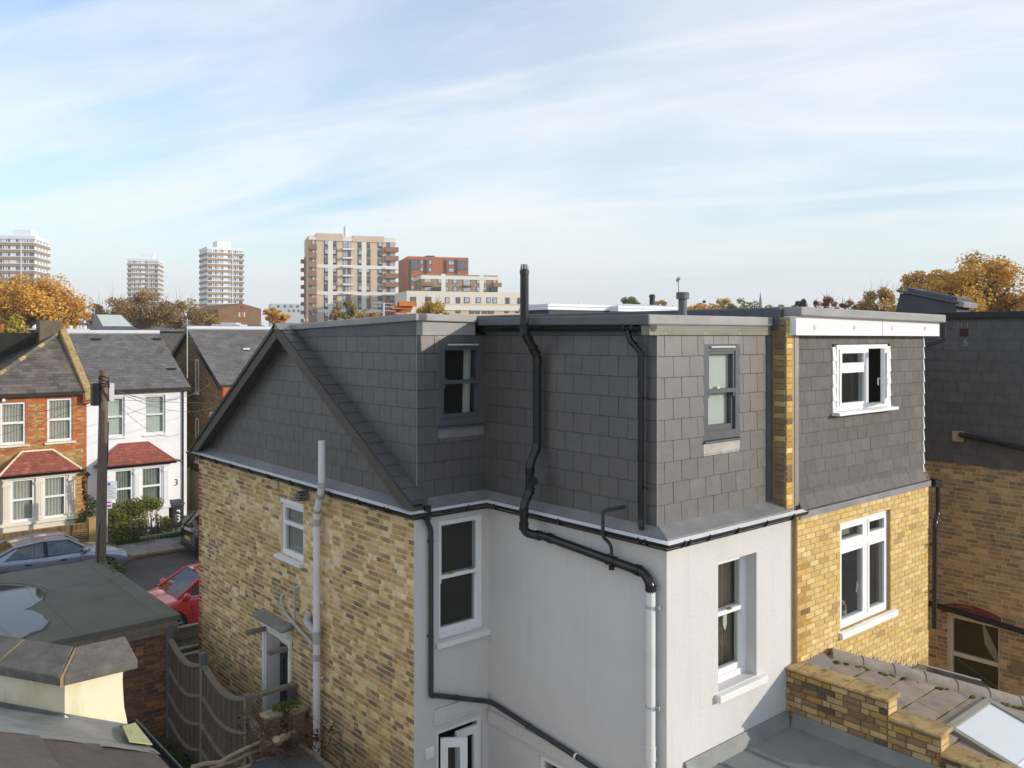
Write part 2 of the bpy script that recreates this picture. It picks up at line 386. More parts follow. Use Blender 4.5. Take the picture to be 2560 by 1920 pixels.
def lay(F, u0, u1, z0, z1, course, widths, joint, key, n0, T, holes=(), hp=(), start=None, top_down=False, vj=None, pick=None, minw=.03, jitu=0.0):
    """rows of pieces over a rectangle with openings: list of (F, key, variant, rect or polygon, n0, T)"""
    out = []; rows = int(math.ceil((z1-z0)/course-1e-6)); vj = joint if vj is None else vj
    for r in range(rows):
        if top_down: zb = z1-course*(r+1); zt = z1-course*r
        else: zb = z0+course*r; zt = zb+course
        zb, zt = max(zb, z0), min(zt, z1)
        if zt-zb < .02: continue
        seq = widths; k = r % len(seq[0]) if isinstance(seq[0], (list, tuple)) else 0
        off = start[r % len(start)] if start else 0
        u = u0-off; i = r
        while u < u1:
            w = seq[i % len(seq)]; i += 1
            a, b = max(u, u0), min(u+w, u1); u += w
            if jitu: b2 = b
            if b-a < minw: continue
            rects = [(a, b-joint, zb, zt-vj)]
            for h in holes:
                rects = [q for rr in rects for q in rect_minus(rr, h)]
            for q in rects:
                if q[1]-q[0] < .02 or q[3]-q[2] < .015: continue
                kk = pick((q[0]+q[1])/2, (q[2]+q[3])/2) if pick else key
                var = rnd.randrange(len(VAR[kk]))
                if hp:
                    pts = [(q[0], q[2]), (q[1], q[2]), (q[1], q[3]), (q[0], q[3])]
                    cp = clip_poly(pts, hp)
                    if not cp or parea(cp) < .0004: continue
                    if parea(cp) < .985*(q[1]-q[0])*(q[3]-q[2]):
                        out.append((F, kk, var, cp, n0, T)); continue
                out.append((F, kk, var, q, n0, T))
    return out
def put(parent, name, lst, material, nmax=300, restname=None, sub=None):
    """the pieces that show largest become parts, the rest one part"""
    def score(e):
        F, kk, var, q, n0, T = e
        if isinstance(q, list): c = (sum(p[0] for p in q)/len(q), sum(p[1] for p in q)/len(q)); ar = parea(q)
        else: c = ((q[0]+q[1])/2, (q[2]+q[3])/2); ar = (q[1]-q[0])*(q[3]-q[2])
        w = F.p(c[0], n0, c[1]); v = w-C0; f = v.dot(FW)
        if f < .3: return 0
        px, py, _ = proj(w)
        s = ar*abs(F.n.dot(v.normalized()))/f**2
        if not (-20 < px < 2580 and -20 < py < 1940): s *= 1e-4
        if F.n.dot(v) > 0: s *= 1e-3
        return s
    lst = sorted(lst, key=score, reverse=True)
    for e in lst[:nmax]:
        F, kk, var, q, n0, T = e; vs, fs, c, me = VAR[kk][var]
        if isinstance(q, list):
            mb = MB(); zt, zb = max(p[1] for p in q), min(p[1] for p in q)
            bk = [F.p(p[0], n0, p[1]) for p in q]
            fr = [F.p(p[0], n0+T*(1-.6*(p[1]-zb)/max(.01, zt-zb)), p[1]) for p in q]; m = len(q)
            mb.add(bk+fr, [tuple(range(m, 2*m))]+[(i, (i+1) % m, m+(i+1) % m, m+i) for i in range(m)], c)
            link(name, mb.mesh(name), material, parent)
        else:
            o = bpy.data.objects.new(name, me); COL.objects.link(o); attach(o, parent)
            cc = F.p((q[0]+q[1])/2, n0+T/2, (q[2]+q[3])/2); L, Hh = q[1]-q[0], q[3]-q[2]
            a, b, n = F.u*L, F.w*Hh, F.n*T
            if 'slate' in kk:                       # no two slates lie quite alike
                ja, jt = rnd.gauss(0, .0012), rnd.gauss(0, .0025); a, b = a+F.w*(L*ja), b-F.u*(Hh*ja)+F.n*(Hh*jt); cc = cc+F.n*abs(rnd.gauss(0, .0010))
            o.matrix_basis = Matrix(((a.x, b.x, n.x, cc.x), (a.y, b.y, n.y, cc.y), (a.z, b.z, n.z, cc.z), (0, 0, 0, 1)))
    rest = lst[nmax:]
    if rest:
        mb = MB()
        for e in rest:
            F, kk, var, q, n0, T = e; vs, fs, c, me = VAR[kk][var]
            if isinstance(q, list):
                bk = [F.p(p[0], n0, p[1]) for p in q]; fr = [F.p(p[0], n0+T, p[1]) for p in q]; m = len(q)
                mb.add(bk+fr, [tuple(range(m, 2*m))]+[(i, (i+1) % m, m+(i+1) % m, m+i) for i in range(m)], c)
            else:
                cu, cz, L, Hh = (q[0]+q[1])/2, (q[2]+q[3])/2, q[1]-q[0], q[3]-q[2]
                mb.add([F.p(cu+v[0]*L, n0+T/2+v[2]*T, cz+v[1]*Hh) for v in vs], fs, c)
        obj(restname or name+'_courses', mb, material, parent, kind='stuff')
def wall(F, u0, u1, z0, z1, holes, t, outline=None):
    """front and back sheets with openings and their reveals"""
    us = sorted(set([u0, u1]+[x for h in holes for x in h[:2] if u0 < x < u1])); zs = sorted(set([z0, z1]+[x for h in holes for x in h[2:4] if z0 < x < z1]))
    mb = MB()
    for a, b in zip(us, us[1:]):
        for c, d in zip(zs, zs[1:]):
            mu, mz = (a+b)/2, (c+d)/2
            if any(h[0] < mu < h[1] and h[2] < mz < h[3] for h in holes): continue
            mb.quad(F.p(a, 0, c), F.p(b, 0, c), F.p(b, 0, d), F.p(a, 0, d))
            mb.quad(F.p(b, -t, c), F.p(a, -t, c), F.p(a, -t, d), F.p(b, -t, d))
    for h in holes:
        a, b, c, d = h[:4]
        for (p, q) in (((a, c), (a, d)), ((a, d), (b, d)), ((b, d), (b, c)), ((b, c), (a, c))):
            mb.quad(F.p(p[0], 0, p[1]), F.p(q[0], 0, q[1]), F.p(q[0], -t, q[1]), F.p(p[0], -t, p[1]))
    mb.quad(F.p(u0, 0, z1), F.p(u1, 0, z1), F.p(u1, -t, z1), F.p(u0, -t, z1))
    return mb

# ------------------------------------------------------------------ windows
def window(parent, F, u0, u1, z0, z1, n0, mf, fw=.055, fd=.07, bars=(), panes=None, name='window', glass=None, label=None):
    """frame with bars; panes are its sub-parts. n0: front of the frame relative to the wall face"""
    mb = MB()
    mb.fbox(F, u0, u0+fw, n0-fd, n0, z0, z1); mb.fbox(F, u1-fw, u1, n0-fd, n0, z0, z1)
    mb.fbox(F, u0+fw, u1-fw, n0-fd, n0-.001, z1-fw, z1); mb.fbox(F, u0+fw, u1-fw, n0-fd, n0-.001, z0, z0+fw*1.2)
    for b in bars:
        a0, a1, c0, c1, dn = b; mb.fbox(F, a0, a1, n0-fd-.002, n0+dn, c0, c1)
    w = obj(name, mb, mf, parent)
    if label: w['label'] = label
    for p in (panes or [(u0+fw, u1-fw, z0+fw, z1-fw, -.035)]):
        a, b, c, d, dn = p[:5]
        pm = MB(); pm.quad(F.p(a, n0+dn, c), F.p(b, n0+dn, c), F.p(b, n0+dn, d), F.p(a, n0+dn, d))
        obj('pane', pm, p[5] if len(p) > 5 else (glass or M_glass), w)
    return w
def room(parent, F, u0, u1, z0, z1, n0, depth, m):
    mb = MB(); p = F.p; a, b, c, d, e, f = u0-.3, u1+.3, z0-.5, z1+.3, n0, n0-depth
    for q in (((a, f, c), (b, f, c), (b, f, d), (a, f, d)), ((a, e, c), (a, f, c), (a, f, d), (a, e, d)), ((b, f, c), (b, e, c), (b, e, d), (b, f, d)),
              ((a, e, c), (b, e, c), (b, f, c), (a, f, c)), ((a, f, d), (b, f, d), (b, e, d), (a, e, d))):
        mb.quad(*[p(*x) for x in q])
    return obj('room_interior', mb, m, parent)
def curtain(parent, F, ua0, ua1, z0, z1, n, m, folds=6, amp=.02, ub0=None, ub1=None):
    mb = MB(); k = folds*6; vs = []; fs = []
    ub0 = ua0 if ub0 is None else ub0; ub1 = ua1 if ub1 is None else ub1
    for j in range(5):
        t = j/4
        for i in range(k+1):
            s = i/k; a = (ua0*(1-t)+ub0*t); b = (ua1*(1-t)+ub1*t)
            vs.append(F.p(a+(b-a)*s, n+amp*math.sin(s*folds*2*math.pi+.4*math.sin(s*9)), z1+(z0-z1)*t))
    for j in range(4):
        for i in range(k): fs.append((j*(k+1)+i, j*(k+1)+i+1, (j+1)*(k+1)+i+1, (j+1)*(k+1)+i))
    mb.add(vs, fs); return obj('curtain', mb, m, parent, smooth=60)
def sash(parent, F, u0, u1, z0, z1, rec, mf, zr, fw=.07, horns=True, glass=None, label=None, rail=.05):
    """vertical sliding sash: the upper light in front, the lower one behind"""
    sw = .035; n0 = -rec
    a, b = u0+fw, u1-fw
    bars = [(a, b, zr, zr+rail, .004), (a, a+sw, zr+rail, z1-fw, -.012), (b-sw, b, zr+rail, z1-fw, -.012), (a+sw, b-sw, z1-fw-sw, z1-fw, -.012),
            (a, a+sw, z0+fw*1.2, zr, -.035), (b-sw*1.2, b, z0+fw*1.2, zr, -.035), (a+sw, b-sw*1.2, z0+fw*1.2, z0+fw*1.2+.07, -.035)]
    if horns: bars += [(b-sw*.9, b+.004, zr-.055, zr, -.008), (a-.004, a+sw*.9, zr-.055, zr, -.008)]
    panes = [(a+sw, b-sw, zr+rail, z1-fw-sw, -.04), (a+sw, b-sw*1.2, z0+fw*1.2+.07, zr, -.06)]
    return window(parent, F, u0, u1, z0, z1, n0, mf, fw, .10, bars, panes, glass=glass, label=label)
def sill(parent, F, u0, u1, z, n0, n1, t, m, name='sill', drop=.015):
    mb = MB(); p = F.p
    mb.hexa([p(u0, n1, z-t), p(u1, n1, z-t), p(u1, n0, z-t), p(u0, n0, z-t), p(u0, n1, z-drop), p(u1, n1, z-drop), p(u1, n0, z), p(u0, n0, z)])
    return obj(name, mb, m, parent, bevel=.006)
def pipe(parent, name, pts, r, m, rad=.12, collars=(), brackets=(), seg=14, label=None):
    """pipe with bends; collars (point, direction) and wall brackets (point, direction to the wall) are its sub-parts"""
    o = obj(name, MB().tube(arc(pts, rad) if rad else pts, r, seg), m, parent, smooth=40)
    if label: o['label'] = label
    for c in collars:
        p, d = V(c[0]), V(c[1]).normalized(); L = c[2] if len(c) > 2 else .05
        k = MB().tube([p-d*L, p-d*(L-.012), p-d*(L-.012), p+d*(L-.012), p+d*(L-.012), p+d*L], [r*1.19, r*1.19, r*1.1, r*1.1, r*1.19, r*1.19], seg)
        obj('pipe_collar', k, c[3] if len(c) > 3 else m, o, smooth=40)
    for b in brackets:
        p, d, L = V(b[0]), V(b[1]).normalized(), b[2]
        ax = V(b[3]) if len(b) > 3 else V((0, 0, 1)); ax.normalize()
        k = MB().tube([p-ax*.012, p+ax*.012], r*1.16, seg); k.tube([p+d*r, p+d*(r+L)], .009, 6); k.tube([p+d*(r+L-.004), p+d*(r+L)], .026, 8)
        obj('pipe_bracket', k, b[4] if len(b) > 4 else m, o, smooth=40)
    return o
def textmesh(body, size, mtx, m, parent, name='lettering', ext=.002):
    cu = bpy.data.curves.new(name, 'FONT'); cu.body = body; cu.size = size; cu.extrude = ext; cu.align_x = 'CENTER'; cu.align_y = 'CENTER'
    t = bpy.data.objects.new('tmp_text', cu); me = bpy.data.meshes.new_from_object(t); me.name = name
    bpy.data.objects.remove(t); me.transform(mtx)
    return link(name, me, m, parent)
def fmtx(F, u, n, z):
    o = F.p(u, n, z); return Matrix(((F.u.x, F.w.x, F.n.x, o.x), (F.u.y, F.w.y, F.n.y, o.y), (F.u.z, F.w.z, F.n.z, o.z), (0, 0, 0, 1)))

# palettes (weight, base colour)
variants('stock', [(5, (.40, .29, .145)), (4, (.33, .225, .10)), (4, (.27, .185, .085)), (2, (.20, .14, .075)), (1, (.14, .10, .065)), (3, (.45, .35, .20)), (1, (.36, .21, .075))], 36, .03, material=M_brick, k_=1.58)
variants('stock_pale', [(5, (.50, .40, .25)), (4, (.44, .33, .19)), (2, (.37, .25, .11)), (2, (.54, .45, .32)), (1, (.24, .17, .09))], 30, .03, material=M_brick, k_=1.5)
variants('stock_dark', [(4, (.20, .14, .075)), (4, (.15, .105, .06)), (2, (.12, .09, .06)), (4, (.27, .19, .09)), (1, (.35, .25, .12))], 30, .03, material=M_brick, k_=1.75)
variants('quoin', [(1, (.27, .075, .045)), (1, (.31, .095, .05))], 8, .02, material=M_brick, k_=1.25)
variants('yellow', [(6, (.50, .355, .15)), (4, (.53, .39, .18)), (3, (.47, .32, .125)), (.6, (.58, .44, .22)), (.25, (.60, .50, .34)), (.2, (.34, .23, .10))], 36, .03, material=M_brick, k_=1.22)
variants('yellow_worn', [(3, (.44, .28, .09)), (3, (.36, .22, .07)), (2, (.17, .11, .055)), (2, (.56, .41, .18))], 20, .05, material=M_brick, k_=1.25)
variants('brown', [(4, (.20, .135, .07)), (4, (.155, .10, .05)), (3, (.125, .085, .05)), (2, (.22, .15, .075)), (1, (.085, .065, .05))], 36, .03, material=M_brick, k_=2.2)
variants('parapet', [(4, (.33, .235, .11)), (4, (.26, .18, .085)), (3, (.19, .125, .06)), (3, (.38, .28, .14)), (2, (.32, .19, .06)), (1, (.085, .065, .045))], 30, .04, material=M_brick, k_=1.35)
variants('garage', [(4, (.145, .068, .036)), (4, (.115, .055, .032)), (3, (.08, .045, .03)), (2, (.20, .085, .04)), (1, (.055, .038, .03))], 24, .03, material=M_brick, k_=1.7)
variants('redarch', [(1, (.24, .065, .035)), (1, (.21, .055, .03))], 8, .02, material=M_brick, k_=1.7)
variants('orange', [(3, (.50, .135, .045)), (2, (.44, .11, .04)), (1, (.54, .17, .06))], 12, .02, material=M_brickf)
variants('mixed_front', [(4, (.36, .23, .085)), (3, (.28, .175, .07)), (2, (.185, .12, .06)), (1, (.42, .29, .12))], 16, .02, material=M_brickf, k_=1.15)
variants('wallfar', [(3, (.15, .095, .05)), (2, (.12, .078, .042)), (1, (.20, .13, .06))], 12, .02, material=M_brickf)
variants('darkfar', [(3, (.22, .145, .065)), (3, (.165, .11, .055)), (2, (.115, .08, .045))], 16, .02, material=M_brickf, k_=1.58)
variants('slate', [(3, (.144, .132, .124)), (3, (.152, .139, .130)), (2, (.136, .125, .118))], 16, wedge=True, spread=.055, material=M_slate, k_=.60, hue=0.008)
variants('slate_n', [(3, (.135, .123, .112)), (3, (.148, .134, .121)), (2, (.123, .113, .103))], 16, wedge=True, spread=.06, material=M_slate_n, k_=.86, hue=0.012)
variants('slate_c', [(3, (.064, .062, .060)), (3, (.069, .066, .063)), (2, (.060, .058, .057))], 20, wedge=True, spread=.05, material=M_slate_c, k_=1.65, hue=0.01)
variants('roofslate', [(3, (.125, .118, .115)), (3, (.135, .128, .126)), (2, (.112, .107, .105))], 20, wedge=True, spread=.09, material=M_rooftile, k_=1.2, hue=0.015)
variants('oldslate', [(3, (.115, .095, .08)), (3, (.10, .085, .073)), (2, (.135, .11, .09)), (2, (.078, .068, .06))], 20, wedge=True, spread=.12, material=M_rooftile, k_=1.25)
variants('redtile', [(3, (.20, .062, .042)), (3, (.17, .055, .04)), (2, (.24, .075, .045))], 12, wedge=True, spread=.1, material=M_redtile, k_=1.7)
variants('tile', [(3, (.30, .245, .20)), (2, (.275, .225, .185)), (2, (.32, .265, .215))], 12, wedge=True, spread=.06, material=M_tile, hue=.01)
variants('pave', [(3, (.27, .245, .215)), (2, (.235, .215, .19)), (2, (.185, .172, .16)), (1, (.30, .275, .24))], 14, .004, bev=(.01, .01), material=M_pave, k_=0.9)
FLEM = [.2250, .1125]
from mathutils import noise as mnoise
# ================================================================== ground
gm = MB(); gm.quad((-3000, -3000, -.05), (3000, -3000, -.05), (3000, 3000, -.05), (-3000, 3000, -.05))
struct(obj('ground', gm, M_ground))
gm = MB(); gm.box(4.2, 6.6, 11.2, 20.2, -.04, .62)
struct(obj('passage_ground', gm, M_soil))
gm = MB(); gm.box(-14, 30, -12, 20.2, -.05, .60)
struct(obj('garden_ground', gm, mat('pale_bounce_ground', (.46, .42, .36), .95, .2, .8, .3, 30, .1)))  # mostly unseen ground, made pale to bounce light onto the shaded walls
# ================================================================== the corner house
X1, Y1, X2, Y3, X4, Y0 = 6.309, 9.34, 7.544, 6.18, 10.10, 16.83
EAV = 5.66
house = thing('corner_house', 'end of terrace house with slate clad loft, yellow brick flank and grey rendered back', 'house', (X1, Y0, 0))
FG = Fr((X1, Y0, 0), (0, -1, 0), (-1, 0, 0))          # brick flank
FR = Fr((X1, Y1, 0), (1, 0, 0), (0, -1, 0))           # rendered back of the main house
FS = Fr((X2, Y1, 0), (0, -1, 0), (-1, 0, 0))          # side of the wing
FE = Fr((X2, Y3, 0), (1, 0, 0), (0, -1, 0))           # sunny end of the wing
LG, LR, LS, LE = Y0-Y1, X2-X1, Y1-Y3, X4-X2
door_h = (3.05, 3.96, .85, 3.08); win_h = (3.61, 4.40, 4.42, 5.27)
gw = obj('brick_wall', wall(FG, 0, LG, 0, EAV, [door_h, win_h], .22), M_mortar, house)
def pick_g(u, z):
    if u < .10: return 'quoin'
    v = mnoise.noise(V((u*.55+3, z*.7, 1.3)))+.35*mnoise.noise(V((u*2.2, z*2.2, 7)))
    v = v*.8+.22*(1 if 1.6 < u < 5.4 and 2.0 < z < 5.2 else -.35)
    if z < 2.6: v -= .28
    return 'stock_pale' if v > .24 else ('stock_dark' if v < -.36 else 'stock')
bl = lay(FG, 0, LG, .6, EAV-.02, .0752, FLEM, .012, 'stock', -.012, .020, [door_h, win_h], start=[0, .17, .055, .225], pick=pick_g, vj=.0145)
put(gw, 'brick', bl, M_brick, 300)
# rendered walls
w1 = (6.70-X1, 7.46-X1, 3.94, 5.53); fd = (6.66-X1, 7.44-X1, .55, 2.74)
obj('rendered_wall', wall(FR, 0, LR, 0, EAV, [w1, fd], .24), M_render, house)
sd = (1.05, 2.1, .55, 2.55)
obj('rendered_wall', wall(FS, 0, LS, 0, EAV, [sd], .24), M_render, house)
w2 = (8.49-X2, 9.28-X2, 3.77, 5.30)
obj('rendered_wall', wall(FE, 0, LE, 0, EAV, [w2], .24), M_render, house)
# lintel bands that stand proud of the render above the ground floor openings
mb = MB(); mb.fbox(FR, 0.30, LR-.002, .001, .035, 2.83, 2.87); mb.fbox(FR, .30, LR-.035, .001, .03, 2.87, 3.05)
mb.fbox(FS, .02, LS-.3, .001, .03, 2.62, 2.80)
obj('render_band', mb, M_render, house, bevel=.008)
# ---- sash windows in the render
wa = sash(house, FR, *w1, .05, M_white, 8-3.27, fw=.05, label='white sash window with dark glass beside the black downpipe')
sill(wa, FR, w1[0]-.07, LR-.004, w1[2], -.05, .075, .085, M_whitep)
room(wa, FR, w1[0], w1[1], w1[2], w1[3], -.26, 1.6, M_room)
obj('head_vent', MB().fbox(FR, w1[0]+.12, w1[1]-.2, -.05, -.035, w1[3]-.045, w1[3]-.02), M_white, wa)
for du in (.2, .55): obj('sash_lift', MB().fbox(FR, w1[0]+du, w1[0]+du+.06, -.06, -.035, 8-3.22, 8-3.2), M_brass, wa)
mb = MB(); mb.fbox(FR, w1[0]+.16, w1[0]+.19, -.35, -.33, w1[2], w1[3]); obj('curtain_edge', mb, M_curtain_t, wa)
wb = sash(house, FE, *w2, .157, M_white, 8-3.42, fw=.06, label='white sash window with tan curtains in the sunny render')
sill(wb, FE, w2[0]-.06, w2[1]+.14, w2[2], -.157, .08, .10, M_whitep)
room(wb, FE, w2[0], w2[1], w2[2], w2[3], -.26, 1.4, M_room)
curtain(wb, FE, w2[0]+.44, w2[1]-.02, w2[2], w2[3], -.36, M_curtain_t, 4, .03)
curtain(wb, FE, w2[0]+.02, w2[0]+.12, w2[2], w2[3], -.36, M_curtain_t, 2, .02)
obj('sash_catch', MB().fbox(FE, w2[0]+.40, w2[0]+.47, -.17, -.14, 8-3.375, 8-3.355), M_brass, wb)
mb = MB(); mb.prism([FE.p(w2[0]+.5, -.30, 8-3.42), FE.p(w2[0]+.58, -.30, 8-3.42), FE.p(w2[0]+.58, -.30, 8-3.62), FE.p(w2[0]+.545, -.30, 8-3.70), FE.p(w2[0]+.5, -.30, 8-3.62)], FE.n*.01)
obj('hanging_ornament', mb, M_blind, wb)
# french doors, the left leaf pushed open
fr = window(house, FR, fd[0], fd[1], fd[2], fd[3], -.04, M_white, .06, .08, [], [(fd[0]+.4, fd[1]-.06, .7, fd[3]-.1, -.04)], name='french_door', label='white french doors standing open under the grey render')
room(fr, FR, fd[0], fd[1], fd[2], fd[3], -.26, 1.5, M_room)
lf = Fr(FR.p(fd[0]+.08, -.02, 0), V((.80, -.60, 0)), V((-.60, -.80, 0)))
mb = MB()
for a, b, c, d in ((0, .10, .6, 2.62), (.26, .36, .6, 2.62), (.10, .26, 2.50, 2.62), (.10, .26, .6, .85)): mb.fbox(lf, a, b, -.04, 0, c, d)
lo = obj('door_leaf', mb, M_white, fr)
obj('pane', MB().quad(lf.p(.1, -.02, .85), lf.p(.26, -.02, .85), lf.p(.26, -.02, 2.5), lf.p(.1, -.02, 2.5)), M_glass, fr)
mb = MB()
for a, b, c, d in ((.37, .45, .6, 2.64), (.66, .74, .6, 2.64), (.45, .66, 2.54, 2.64), (.45, .66, .6, .85)): mb.fbox(FR, fd[0]+a-.04, fd[0]+b-.04, -.035, 0.012, c, d)
obj('door_leaf', mb, M_white, fr)
obj('alarm_box', MB().fbox(FR, .15, .28, .001, .06, 2.45, 2.59), M_whitep, house, bevel=.01)
ws_ = window(house, FS, *sd, -.03, M_white, .06, .08, name='side_window', label='top of a white window low in the wing side')
room(ws_, FS, *sd, -.26, 1.0, M_room)
# ---- flank window, door, vents
fw_ = window(house, FG, *win_h, -.03, M_white, .075, .07, [(win_h[0]+.075, win_h[1]-.075, 4.42+.50, 4.42+.56, .003)],
             [(win_h[0]+.075, win_h[1]-.075, 4.5, 4.92, -.03), (win_h[0]+.075, win_h[1]-.075, 4.98, 5.2, -.03)], label='small white two light window high in the brick flank')
sill(fw_, FG, win_h[0]-.10, win_h[1]+.03, win_h[2], -.03, .09, .07, M_whitep)
mb = MB(); mb.fbox(FG, win_h[0]-.01, win_h[1]+.01, .004, .012, win_h[3], win_h[3]+.07); obj('head_trim', mb, M_white, fw_)
mb = MB(); mb.fbox(FG, win_h[0]+.05, win_h[1]-.05, -.14, -.12, win_h[2], win_h[3]); obj('net_curtain', mb, mat('frosted_curtain', (.36, .40, .34), .7, .15, 1.5, .1, 30, .3), fw_)
a, b, c, d = door_h
dr = MB(); dr.fbox(FG, a+.05, b-.05, -.26, -.22, c, c+1.95)
M_door = mat('black_door', (.022, .024, .028), .3, .1, 5, .03, 20, .5)
do = obj('front_door', dr, M_door, house, label='black panelled door deep in a white frame in the brick flank')
mb = MB()
for q in ((.18, .74, .25, .85), (.18, .74, 1.0, 1.75)):
    for s_ in ((q[0], q[1], q[2], q[2]+.03), (q[0], q[1], q[3]-.03, q[3]), (q[0], q[0]+.03, q[2]+.03, q[3]-.03), (q[1]-.03, q[1], q[2]+.03, q[3]-.03)):
        mb.fbox(FG, a+s_[0], a+s_[1], -.22, -.205, c+s_[2], c+s_[3])
obj('door_panel', mb, M_door, do)
obj('door_knocker', MB().tube([FG.p(a+.46, -.205, c+1.05), FG.p(a+.46, -.17, c+1.05), FG.p(a+.46, -.17, c+.95)], .018, 8), M_ltgrey, do)
mb = MB()
mb.fbox(FG, a, a+.05, -.36, .03, c, d); mb.fbox(FG, b-.05, b, -.36, .03, c, d); mb.fbox(FG, a+.05, b-.05, -.30, .025, d-.06, d); mb.fbox(FG, a+.05, b-.05, -.28, -.20, c+1.95, c+2.0)
mb.fbox(FG, a-.06, a-.002, .004, .05, c, d+.06); mb.fbox(FG, b+.002, b+.06, .004, .05, c, d+.06); mb.fbox(FG, a-.06, b+.06, .004, .09, d+.06, d+.18)
dfm = obj('door_frame', mb, M_whitep, house)
obj('fanlight', MB().quad(FG.p(a+.05, -.24, c+2.0), FG.p(b-.05, -.24, c+2.0), FG.p(b-.05, -.24, d-.06), FG.p(a+.05, -.24, d-.06)), M_glassf, dfm)
mb = MB(); mb.hexa([FG.p(a-.12, .22, d+.19), FG.p(b+.12, .22, d+.19), FG.p(b+.12, .004, d+.21), FG.p(a-.12, .004, d+.21), FG.p(a-.12, .22, d+.215), FG.p(b+.12, .22, d+.215), FG.p(b+.12, .004, d+.28), FG.p(a-.12, .004, d+.28)])
obj('door_canopy', mb, mat('canopy_lead', (.21, .20, .175), .7, .3, 4, .3, 40, .3, stain=[((.26, .23, .16), .6, 7, .5, .7)]), house)
for uu, zz in ((a-.03, d-.06), (b-.10, d-.16)):
    mb = MB(); mb.fbox(FG, uu, uu+.09, .03, .36, zz, zz+.06); obj('bracket_timber', mb, M_timber, house)
ab = MB(); ab.fbox(FG, 3.36, 3.54, .004, .03, 5.46, 5.64)
abo = obj('air_vent', ab, mat('buff_vent', (.44, .39, .29), .8, .1), house)
for k in range(6): obj('vent_slat', MB().fbox(FG, 3.38, 3.52, .03, .036, 5.48+k*.025, 5.492+k*.025), M_mortar, abo)
cw = FG.p(4.52, 0, 8-2.50)
cm = MB().tube([cw, cw+V((-.05, 0, 0)), cw+V((-.05, 0, 0)), cw+V((-.17, 0, 0)), cw+V((-.17, 0, 0)), cw+V((-.21, 0, 0))], [.085, .085, .075, .068, .04, .035], 14)
co = obj('flue_terminal', cm, mat('grey_flue', (.17, .17, .18), .5, .1), house, smooth=30)
for k in range(9):
    t = 2*math.pi*k/9; q = V((0, math.cos(t), math.sin(t)))
    obj('flue_slot', MB().tube([cw+V((-.06, 0, 0))+q*.074, cw+V((-.165, 0, 0))+q*.068], .008, 5), M_black, co)

# ---- gutters, fascia, lead ledge round the foot of the cladding
path = [V((X1, Y0+.18, EAV)), V((X1, Y1, EAV)), V((X2, Y1, EAV)), V((X2, Y3, EAV)), V((X4+.04, Y3, EAV))]
obj('fascia_board', MB().sweep(path, [(.002, -.055), (.045, -.055), (.045, .02), (.002, .02)]), M_fascia, house)
gp = [(.05+.062*(1-math.cos(t)), .055-.062*math.sin(t)) for t in [math.pi*k/8 for k in range(9)]]
gp2 = [(.05+.062-.057*math.cos(t), .055-.057*math.sin(t)) for t in [math.pi*k/8 for k in range(8, -1, -1)]]
path_g = [V((X1, Y0+.25, EAV)), V((X1, Y1, EAV)), V((X2, Y1, EAV)), V((X2, Y3, EAV)), V((X4+.10, Y3, EAV))]
gut = obj('gutter', MB().sweep(path_g, gp+gp2), M_black, house, smooth=50, label='black half round gutter with a white strip along the eaves')
obj('gutter_strip', MB().sweep(path_g, [(.066, .066), (.074, .069), (.164, .046), (.160, .040)], closed=True), M_white, gut)  # thin white strip set just inside the gutter rim
def gbracket(F, u, double=False):
    for du in ((-.05, .05) if double else (0,)):
        mb = MB(); pts = [F.p(u+du, .05+.062-.070*math.cos(t), EAV+.055-.070*math.sin(t)) for t in [math.pi*k/8*1.06 for k in range(9)]]
        mb.tube(pts, .012, 6); obj('gutter_bracket', mb, M_black, gut, smooth=40)
for u in (.55, 1.25, 1.95, 2.75, 3.5, 4.3, 5.55, 6.35, 7.1): gbracket(FG, u, u in (3.5, 7.1))
for u in (.75,): gbracket(FR, u)
for u in (.35, 1.6, 2.35, 2.95): gbracket(FS, u, u == 2.95)
for u in (.14, .55, 1.1, 1.7, 2.3): gbracket(FE, u, u == .14)
XG, XC, YD, XW, YW, CZ = 6.40, 6.45, 9.49, 7.614, 6.379, 5.82
op = [V((X1-.055, Y0+.2, EAV+.085)), V((X1-.055, Y1-.055, EAV+.085)), V((X2-.055, Y1-.055, EAV+.085)), V((X2-.055, Y3-.055, EAV+.085)), V((X4-.06, Y3-.055, EAV+.085))]
ip = [V((XG+.02, Y0+.2, CZ+.03)), V((XG+.04, YD+.02, CZ+.03)), V((XW+.02, YD+.02, CZ+.03)), V((XW+.02, YW+.02, CZ+.03)), V((X4-.06, YW+.02, CZ+.03))]
for k in range(4):
    a, b = op[k], op[k+1]; c, d = ip[k+1], ip[k]
    n = max(1, int((b-a).length/1.3))
    for j in range(n):
        t0, t1 = j/n+(.0 if j == 0 else .0), (j+1)/n
        A, B, C_, D = a.lerp(b, t0), a.lerp(b, t1), d.lerp(c, t1), d.lerp(c, t0)
        off = V((0, 0, .004*(j % 2)))
        mb = MB(); dn = V((0, 0, -.05)); mb.hexa([A+dn, B+dn, C_+dn, D+dn, A+off, B+off, C_+off, D+off])
        obj('lead_flashing', mb, M_lead, house)
# ---- gable: slates under the roof slopes
YA, ZA, YE, ZE, YF, ZF = 13.08, 8.15, 9.27, 5.864, 16.80, 5.80     # apex, rear eave, front eave of the roof line
sr = (ZA-ZE)/(YA-YE); sf = (ZA-ZF)/(YF-YA)
FGS = Fr((XG, Y0, 0), (0, -1, 0), (-1, 0, 0))
mb = MB(); mb.prism([(XG, Y0-.02, CZ-.1), (XG, Y1+.1, CZ-.1), (XG, Y1+.05, ZE+.03), (XG, YA, ZA-.08), (XG, Y0-.02, ZF+.0)], (.03, 0, 0))
gs = obj('slate_gable', mb, M_slate_back, house)
